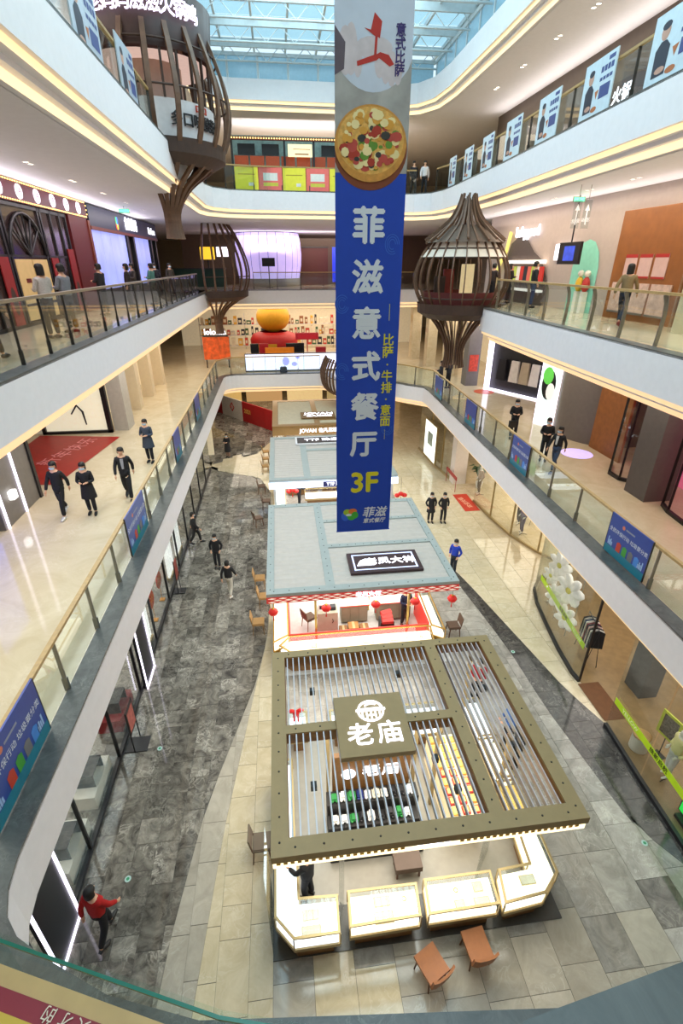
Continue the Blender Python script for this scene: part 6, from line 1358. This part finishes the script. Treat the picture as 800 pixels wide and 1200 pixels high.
for i in range(3): mb = MB(); y = .65 - i * .72; mb.box(-.08, -.06, y - .3, y + .3, 1.3, 2.0); nb = mb.build('notice_sheet', mat('sheet_pink', '#c9a6a0', .6), t); mb = MB(); mb.box(-.085, -.08, y - .3, y + .3, 1.3, 1.36); mb.build('red_border', mat('notice_red2', '#a82420', .5), nb); mb = MB(); mb.box(-.085, -.08, y - .3, y + .3, 1.9, 2.0); mb.build('red_border', mat('notice_red2', '#a82420', .5), nb)
for i in range(3): mb = MB(); y = .9 - i * 1.0; mb.box(-.1, -.06, y - .45, y + .45, .2, 1.15); nb = mb.build('photo_panel', mat('photo_pale', '#c0a296', .6, var=.25, scale=5), t); mb = MB(); mb.box(-.12, -.1, y - .45, y + .45, .2, .26); mb.build('panel_foot', M_steel, nb)
t = thing('glass_column', 'cream column lit in glass at right picture edge', 'column', (11.3, 13.2, Z3)); mb = MB(); mb.lathe([(.5, 0), (.5, 3.9)], 24); mb.build('shell', M_cglass, t); mb = MB(); mb.lathe([(.4, 0), (.4, 3.9)], 20); mb.build('core', mat('column_core', '#b9a88a', .5, emit=.1, ecol='#ffe7b8'), t)
# ---- fourth floor, right and far
w = MB(); w.box(13.2, 13.4, 4, 34, Z4, Z5 - 1.3); struct(w, 'wall_fourth_right', [mat('mall_taupe', '#5c5048', .6)])
for (y, z, body, m, sz, lb) in ((15.0, 17.9, '大赢家', emis('sign_violet', '#ecd9ff', 2.0), .55, 'violet white lettered sign behind the top right poster'), (15.2, 17.0, '串串', M_lite, .6, 'bright white lettered sign below the violet sign'), (21.0, 17.6, '火锅', M_lite, .55, 'white lettered sign between upper right posters')):
    t = thing('shop_sign', lb, 'sign', (12.6, y, z)); mb = MB(); mb.box(0, .6, -1.2, 1.2, -.4, .45); mb.build('board', mat('sign_board_dark', '#3a1f1c', .5), t); text(body, sz, m, t, (-.01, 0, 0), (90, 0, -90), extrude=.01, bold=.005)
t = thing('food_stall', 'food stall with bulb string and orange panels, fourth floor far end', 'stall', (1.0, 35.0, Z4))
mb = MB(); mb.box(-3.2, 3.4, 1.2, 1.3, 0, 3.2); mb.build('back_wall', mat('stall_teal', '#8fb0b0', .5, var=.2), t)
for x in (-3.1, -.1, 1.6, 3.3): mb = MB(); mb.box(x - .06, x + .06, -.06, .06, 0, 2.75); mb.build('post', M_black_f, t)
mb = MB(); mb.box(-3.25, 3.45, -.15, .0, 2.75, 2.9); mb.build('lintel', mat('lintel_red', '#5c2a1e', .5), t)
for i in range(44): inst(bbm, 'bulb', t, (-3.2 + i * .15, -.18, 2.83), sc=(1.6, 1.6, 1.6))
for i in range(7): mb = MB(); x = -3.0 + i * .9; mb.box(x, x + .8, .15, .25, .2, 2.05); mb.build('orange_panel', mat('stall_orange', '#b8481a', .5), t)
for x in (-2.3, -.9, 2.6): mb = MB(); mb.box(x - .5, x + .5, .6, .65, 2.15, 2.7); mb.build('menu_screen', M_black_f, t)
mb = MB(); mb.box(.1, 1.5, -.12, -.04, 2.0, 2.6); sb_ = mb.build('sign', mat('stall_sign', '#ecd9a0', .5, emit=.5, ecol='#fff0c0'), t); mb = MB(); mb.box(.5, 1.3, -.123, -.12, 2.1, 2.16); mb.box(.4, 1.4, -.123, -.12, 2.35, 2.38); mb.build('sign_print', mat('sign_print', '#a0522a', .5), sb_)
for i in range(7):
    x = -1.27 + i * 1.29; y_ = i % 2 == 0
    t = thing('stall_board', '%s printed board on far fourth floor railing, %s from the left' % (('yellow', 'pink')[not y_], ('first', 'second', 'third', 'fourth', 'fifth', 'sixth', 'seventh')[i]), 'board', (x, 32.25 + .05 * i, Z4 + .05))
    mb = MB(); mb.box(-.62, .62, 0, .03, 0, 1.05); mb.build('board', mat('board_yellow', '#d8d23a', .5, emit=.1, ecol='#fff24a') if y_ else mat('board_pink', '#dc6a62', .5, emit=.1, ecol='#ff7a70'), t)
    mb = MB(); poly(mb, [(-.4, .45), (.38, .45), (.38, .8), (-.4, .8)] if not y_ else [(-.45, .7), (.45, .7), (.45, .74), (-.45, .74)]); poly(mb, [(-.4, .2), (.4, .2), (.4, .36), (-.4, .36)] if not y_ else [(.1, .2), (.35, .2), (.35, .35), (.1, .35)], 1); mb.v = [(a, b - .003, c_) for a, b, c_ in mb.v]; mb.build('print', [mat('bp_white', '#ece8e0', .5) if not y_ else mat('bp_ochre', '#a8902a', .5), mat('bp_lime', '#d8cf4a', .5) if not y_ else mat('bp_white', '#ece8e0', .5)], t)
# ---- far halls
w = MB(); w.box(-8, 14, 50, 50.2, Z3, Z4 - 1.3); struct(w, 'wall_third_far', [mat('far_dim', '#6a5648', .6)])
t = thing('led_drum', 'big curved lilac screen drum at the far end, third floor', 'screen', (-.5, 47, Z3))
for i in range(12):
    a0 = 180 + i * 15; mb = MB(); mb.lathe([(2.55, .6), (2.72, 1.6), (2.76, 2.4), (2.68, 3.3), (2.55, 3.9)], 3, a0=a0 + .4, a1=a0 + 14.6); mb.build('screen_panel', mat('drum_lilac', '#c4b0ee', .3, emit=.42, ecol='#cdbcff', var=.25, scale=.6), t)
mb = MB(); mb.lathe([(2.5, .2), (2.5, 4.0)], 32); mb.build('core', M_black_f, t); mb = MB(); mb.lathe([(2.6, 0), (2.6, .6), (2.5, .6)], 32); mb.build('base', mat('drum_base', '#8a8478', .5), t)
t = thing('sign_stand', 'small black screen on a pole before the lilac drum', 'sign stand', (-.5, 43.6, Z3)); mb = MB(); mb.box(-.5, .5, -.04, .04, 1.5, 2.1); mb.build('panel', M_black_f, t); mb = MB(); mb.tube([(0, 0, 0), (0, 0, 1.5)], .04, 6); mb.box(-.3, .3, -.2, .2, 0, .03); mb.build('pole', M_black_f, t)
for i, (x, y, c_, e_, lb, w_, h_, zz) in enumerate(((-6.2, 45, '#1f4a3c', 0, 'green counter at far left of third floor', 2.2, 1.3, 0), (-5.4, 46, '#d8a82a', 1.0, 'yellow lit menu sign above the green counter', .55, .9, 2.0), (-4.2, 46, '#e9e0ea', 1.2, 'white lit menu sign beside the yellow one', .45, .7, 2.2), (3.4, 48, '#5c2a20', 0, 'brown timber shopfront right of the lilac drum', 1.2, 2.9, 0), (5.2, 46, '#2a38c8', .7, 'blue lit column sign right of the brown shopfront', .4, 2.6, .3), (8.3, 46, '#7a1420', .15, 'dark red shopfront far right of third floor', 2.4, 3.0, 0), (8.0, 45.5, '#cbbcf0', .9, 'violet lit panel in the dark red shopfront', .5, 1.8, .6))):
    mb = MB(); mb.box(-w_, w_, -.15, .15, 0, h_); mb.box(-w_ - .06, w_ + .06, -.2, .2, h_, h_ + .08, 1)
    if zz: mb.box(-.06, .06, -.06, .06, -zz, 0, 1)
    tag(mb.build('far_shop_unit', [mat('farunit%d' % i, c_, .5, emit=e_, ecol=c_), M_dsteel], None, (x, y, Z3 + zz)), lb, 'shop unit')
# far second floor: white screen balustrade, play toys
t = thing('screen', 'long white lit screen along the far second floor edge', 'screen', (.9, 36.6, Z2))
mb = MB(); mb.box(-3.4, 3.6, -.05, .1, 0, 1.25); sc_ = mb.build('case', M_dsteel, t)
for i in range(5): mb = MB(); mb.box(-3.35 + i * 1.38, -3.35 + i * 1.38 + 1.36, -.06, -.05, .1, 1.2); mb.build('screen_panel', emis('screen_white', '#e4e6ff', .75), sc_)
mb = MB(); disc(mb, -.5, .7, .25, .3, 0, 12); disc(mb, .1, .5, .2, .15, 0, 12); disc(mb, .35, .95, .15, .1, 0, 12); mb.v = [(x, y - .065, z) for x, y, z in mb.v]; mb.build('screen_image', emis('image_violet', '#9a9af0', .8), sc_)
mb = MB(); mb.box(-.25, .25, -.2, .2, 0, .3); mb.box(-.2, .2, -.15, .15, .3, .36); tag(mb.build('bag', mat('bag_navy', '#1c2a44', .6), None, (.2, 36.3, Z2)), 'dark bag lying before the long white screen', 'bag')
t = thing('inflatable', 'red inflatable with big yellow ball, far second floor play area', 'inflatable', (-.4, 43, Z2)); mb = MB(); mb.sphere((0, 0, 3.1), (1.35, 1.35, 1.15), n=20, k=12); mb.build('ball', mat('ball_yellow', '#dca21c', .5), t)
mb = MB(); mb.lathe([(1.1, 2.0), (1.7, 1.8), (1.95, 1.4), (1.9, 1.0)], 24); mb.build('red_cushion', mat('cushion_red', '#c01c1e', .5), t); mb = MB(); mb.lathe([(2.0, 0), (2.0, 1.0), (1.2, 1.0)], 24); mb.build('grey_base', mat('cushion_grey', '#5a5c60', .6), t); mb = MB(); mb.box(-1.8, .2, -2.05, -1.95, .7, 1.25); mb.build('yellow_panel', mat('cushion_yellow', '#d8a41c', .5), t)
t = thing('notice_board', 'orange printed board under lit letters, far left second floor', 'board', (-4.6, 38.5, Z2)); mb = MB(); mb.box(-.95, .95, -.04, .04, .6, 2.2); mb.build('board', mat('board_orange', '#c8501c', .5, var=.5, scale=3, emit=.1, ecol='#ff6a2a'), t)
for s_ in (-1, 1): mb = MB(); mb.box(s_ * .8 - .04, s_ * .8 + .04, -.04, .04, 0, .6); mb.build('leg', M_dsteel, t)
mb = MB(); mb.box(-.9, .9, -.1, .1, 2.2, 2.3); mb.build('shelf', M_dsteel, t); text('lololala', .55, M_lite, t, (0, -.05, 2.52), (90, 0, 0), extrude=.03, bold=.008)
for i, (x, y, c_, w_, h_, zz, e_, lb) in enumerate(((2.2, 40.85, '#a01c26', .9, .5, 1.6, .3, 'red sign board over the far second floor counter'), (1.2, 40, '#17171c', .7, .7, .75, 0, 'black till screen on the far second floor counter'), (-1.9, 40, '#17171c', .3, .7, .75, 0, 'black cushion on the far second floor counter'), (-1.2, 40, '#b8202a', .35, .7, .75, 0, 'red cushion on the far second floor counter'), (.0, 39.6, '#d8781c', 1.1, 1.2, 0, .15, 'orange box front at the far second floor counter'), (3.2, 40, '#c03038', .4, .4, .75, 0, 'small red box at the far second floor counter'))):
    mb = MB(); mb.box(-w_, w_, -.12, .12, 0, h_); mb.box(-w_ * .8, w_ * .8, -.13, -.12, h_ * .2, h_ * .8, 1); mb.box(-.04, .04, .0, .08, -zz, 0) if y > 40.6 else 0; tag(mb.build('far_shop_item', [mat('faritem%d' % i, c_, .5, emit=e_, ecol=c_), mat('faritem_in%d' % i, c_, .3, emit=e_ * 1.6, ecol=c_)], None, (x, y, Z2 + zz)), lb, 'shop item')
boxthing('shop_counter', 'pale counter across the far second floor play shop', 'counter', (-2.6, 4.6, 39.8, 40.4, Z2, Z2 + .75), mat('counter_pale', '#c9c4bc', .5))
t = thing('shop_shelves', 'long shelf of mixed goods at the far second floor', 'shelf', (0, 47.5, Z2))
r_ = random.Random(9)
for z in (.3, 1.2, 2.1): mb = MB(); mb.box(-7, 9, -.25, .25, z - .05, z); mb.build('board', M_wallw, t)
for x in (-7, -3, 1, 5, 9): mb = MB(); mb.box(x - .03, x + .03, .2, .26, 0, 3.0); mb.build('upright', M_wallw, t)
for z in (.3, 1.2, 2.1):
    x = -6.8
    while x < 8.8:
        w_ = r_.uniform(.15, .4); c_ = r_.choice(('#b83a2a', '#d8a43a', '#3a5a3a', '#e0d4c0', '#2a2a34', '#8a5a3a', '#c8c0b8')); mb = MB(); h_ = r_.uniform(.3, .75); mb.box(0, w_, -.2, .2, 0, h_); mb.box(w_ * .2, w_ * .8, -.205, -.2, h_ * .3, h_ * .7, 1); mb.build('goods_box', [mat('goods_' + c_, c_, .6), mat('goods_lab', '#d8cdb8', .6)], t, (x, 0, z)); x += w_ + r_.uniform(.02, .3)
w = MB(); w.box(-9, 14, 50, 50.2, Z2, 9.2); struct(w, 'wall_second_far', [M_cream_w])
# far ground floor: hoarding and far shops
ha, hb_ = (-6.4, 46.2), (-.5, 38.6); n = 6; L_ = math.hypot(hb_[0] - ha[0], hb_[1] - ha[1]); ang = math.atan2(hb_[1] - ha[1], hb_[0] - ha[0])
t = thing('hoarding', 'red and white hoarding boards round the far ground floor', 'hoarding', (ha[0], ha[1], 0))
for i in range(n):
    mb = MB(); mb.box(i * L_ / n + .01, (i + 1) * L_ / n - .01, -.04, .04, 0, 1.7); q = mb.build('board', mat('hoard_white', '#d8d2cc', .5) if i in (1, 2) else mat('hoard_red', '#a81c1e', .5), t); q.rotation_euler = (0, 0, ang)
mb = MB(); stroke(mb, [(-.3, 0), (0, .35), (.3, 0), (0, -.35), (-.3, 0)], .1, 0, .004); disc(mb, 0, 0, .15, .15); mb.v = mb.v; q = mb.build('emblem', mat('hoard_mark', '#c42a24', .5), t, (2 * L_ / n * math.cos(ang), 2 * L_ / n * math.sin(ang) - .09, .95)); q.rotation_euler = (R(90), 0, ang)
text('2021', .5, mat('hoard_gold', '#e0b45a', .5), t, (3.5 * L_ / n * math.cos(ang) - .05, 3.5 * L_ / n * math.sin(ang) - .08, .95), (90, 0, math.degrees(ang)), extrude=.004, bold=.01)
for k in range(5): boxthing('far_shop', '%s lit shop unit at the far ground floor wall' % ('yellow', 'red', 'cream', 'dark', 'orange')[k], 'shop unit', (-7.5 + k * 4, -4.0 + k * 4, 49, 49.5, 0, 3.6), mat('fs%d' % k, ('#d8a63a', '#8a2a1e', '#e0d2b0', '#2e2622', '#b8642a')[k], .5, emit=.25, ecol='#ffd88a'))

# ================================================================== people
P = person
P('man in red jacket and black trousers walking on the dark marble', (-4.12, 5.55, 0), -20, top='#b01414', bottom='#15161c', pose='walk', mask=False, h=1.74)
P('person all in black walking ahead on the dark marble', (-3.28, 19.1, 0), 175, top='#141418', pose='pocket')
P('person in black jacket and pale trousers on the dark marble', (-2.55, 16.9, 0), -12, top='#17171b', bottom='#b9b4a8', pose='walk', shoe='#d8d4cc', mask=False)
P('person in dark clothes stepping out from the left shops', (-4.55, 21.4, 0), -80, top='#1b1a1c', bottom='#1b1a1c')
P('woman in long black coat at the far end of marble walkway', (-4.0, 33.4, 0), 160, coat=.55, pose='front', hairlen=.08, bottom='#8a6a5a')
P('walker in long black coat right of middle kiosk, left of pair', (7.4, 22.2, 0), 178, coat=.35, pose='pocket', hairlen=.03)
P('walker in black jacket right of middle kiosk, right of pair', (8.05, 22.1, 0), 182, pose='pocket')
P('person in bright blue jacket beside the middle kiosk roof', (7.05, 17.4, 0), 130, top='#1c3cb0', bottom='#17202e', pose='pocket')
P('person half hidden behind the right edge of middle kiosk', (6.0, 18.1, 0), 120, top='#2a2a2e')
z = Z2
P('masked man in black suit on left second floor, nearest shop', (-6.85, 14.45, z), 172, pose='walk', shoe='#d8d6d2', h=1.76)
P('masked woman in long black coat beside man in suit', (-6.05, 14.5, z), 185, coat=.4, pose='front', hairlen=.06, h=1.68)
P('man in open black jacket with pale shirt and lanyard', (-5.2, 15.5, z), 188, pose='walk', mask=False, inner='#9a9ca4', h=1.76)
P('person in grey blue coat reading phone on left second floor', (-5.25, 18.9, z), 170, top='#3c4656', coat=.35, pose='front', bottom='#20222a')
P('man in black jacket with hands joined by right railing', (10.05, 19.9, z), 160, pose='front', h=1.74)
P('masked woman in black jacket behind the blue poster', (10.1, 17.2, z), 150, pose='front', hairlen=.04)
P('masked person in black jacket over white top, right gallery', (9.95, 16.1, z), 120, inner='#d8d6d2', hairlen=.12, bottom='#3a4a66', pose='walk')
P('person at the right picture edge on second floor', (10.9, 9.3, z), 90, bottom='#2a3038', pose='stride', shoe='#17171a')
P('person in dark jacket at the far right railing corner, left', (9.7, 29.6, z), 60, top='#2c3038', pose='front')
P('person in dark jacket at the far right railing corner, right', (10.3, 29.9, z), 20, top='#22262e', pose='front')
P('person standing far away by the second floor pillars', (8.2, 39.5, z), 180, top='#2a2624')
z = Z3
P('woman with white fur collar at left third floor railing', (-5.75, 14.2, z), 60, top='#b9b2ac', bottom='#16161a', pose='front', hairlen=.06, mask=False)
P('man in grey jacket beside the woman with white collar', (-5.7, 15.4, z), 70, top='#7c7f86', bottom='#1c1c22', pose='front', mask=False)
P('person in black trousers at the left picture edge, third floor', (-5.6, 10.9, z), -10, top='#20242c', pose='stride', h=1.6)
P('person in teal jacket at the far left third floor railing', (-5.6, 25.6, z), 80, top='#4f8078', pose='front', mask=False)
for k in range(6):
    P('dark clothed visitor in the third floor crowd, %s from teal jacket' % ('first', 'second', 'third', 'fourth', 'fifth', 'sixth')[k], (-6.3 + .35 * (k % 2), 20.5 + 2.3 * k, z), 70 + 30 * k, top=('#1c1c22', '#2c2320', '#3a3430', '#181a20', '#22242c', '#403830')[k], pose=('front', 'stand')[k % 2], hairlen=.05 * (k % 2))
P('woman with black bob and tan jacket walking on right third floor', (10.35, 14.9, z), -50, top='#7d6a4a', bottom='#20283a', pose='stride', hairlen=.08, mask=False, shoe='#7a2a2a')
P('man in black jacket standing before the kids shop', (10.9, 21.9, z), -100, pose='stand', bottom='#2c3a5c', mask=False, h=1.78)
P('dark haired visitor at the kids shop, left of the man', (11.0, 24.6, z), -80, top='#2a2426', pose='front', hairlen=.08)
P('visitor with pink bag at the kids shop opening', (10.6, 25.6, z), -60, top='#352c2c', pose='front')
P('person behind the railing right of the banner, third floor', (7.6, 40.3, z), 180, top='#1c1f26')
z = Z4
P('person in white behind the far fourth floor railing', (8.9, 33.4, z), 170, top='#d8d6d8', mask=False)
P('person in dark clothes beside the white one, fourth floor', (8.3, 33.6, z), 180, top='#24242c', mask=False)
# handbag and small things carried
mb = MB(); mb.box(-.16, .16, -.06, .06, 0, .3); mb.tube([(-.1, 0, .3), (-.06, 0, .45), (.06, 0, .45), (.1, 0, .3)], .012, 6); tag(mb.build('handbag', mat('bag_dark', '#23231f', .5), None, (9.85, 19.65, Z2 + .62)), 'dark bag held by man at right railing', 'bag')
# floor markers on the ground floor
for (x, y, lb) in ((-4.0, 6.58, 'small round green floor marker beside red jacket man'), (-3.98, 9.9, 'small round green floor marker farther up the walkway'), (7.94, 5.9, 'small round floor marker near right window'), (7.6, 12.4, 'small round floor marker on the right cream floor')):
    mb = MB(); mb.lathe([(0, .004), (.06, .004), (.07, 0)], 18, smooth=False); mb.lathe([(0, .005), (.035, .005)], 12, m=1); tag(mb.build('floor_marker', [mat('marker_pale', '#a9c4be', .4), mat('marker_green', '#2a8a5a', .4)], None, (x, y, .001)), lb, 'marker')
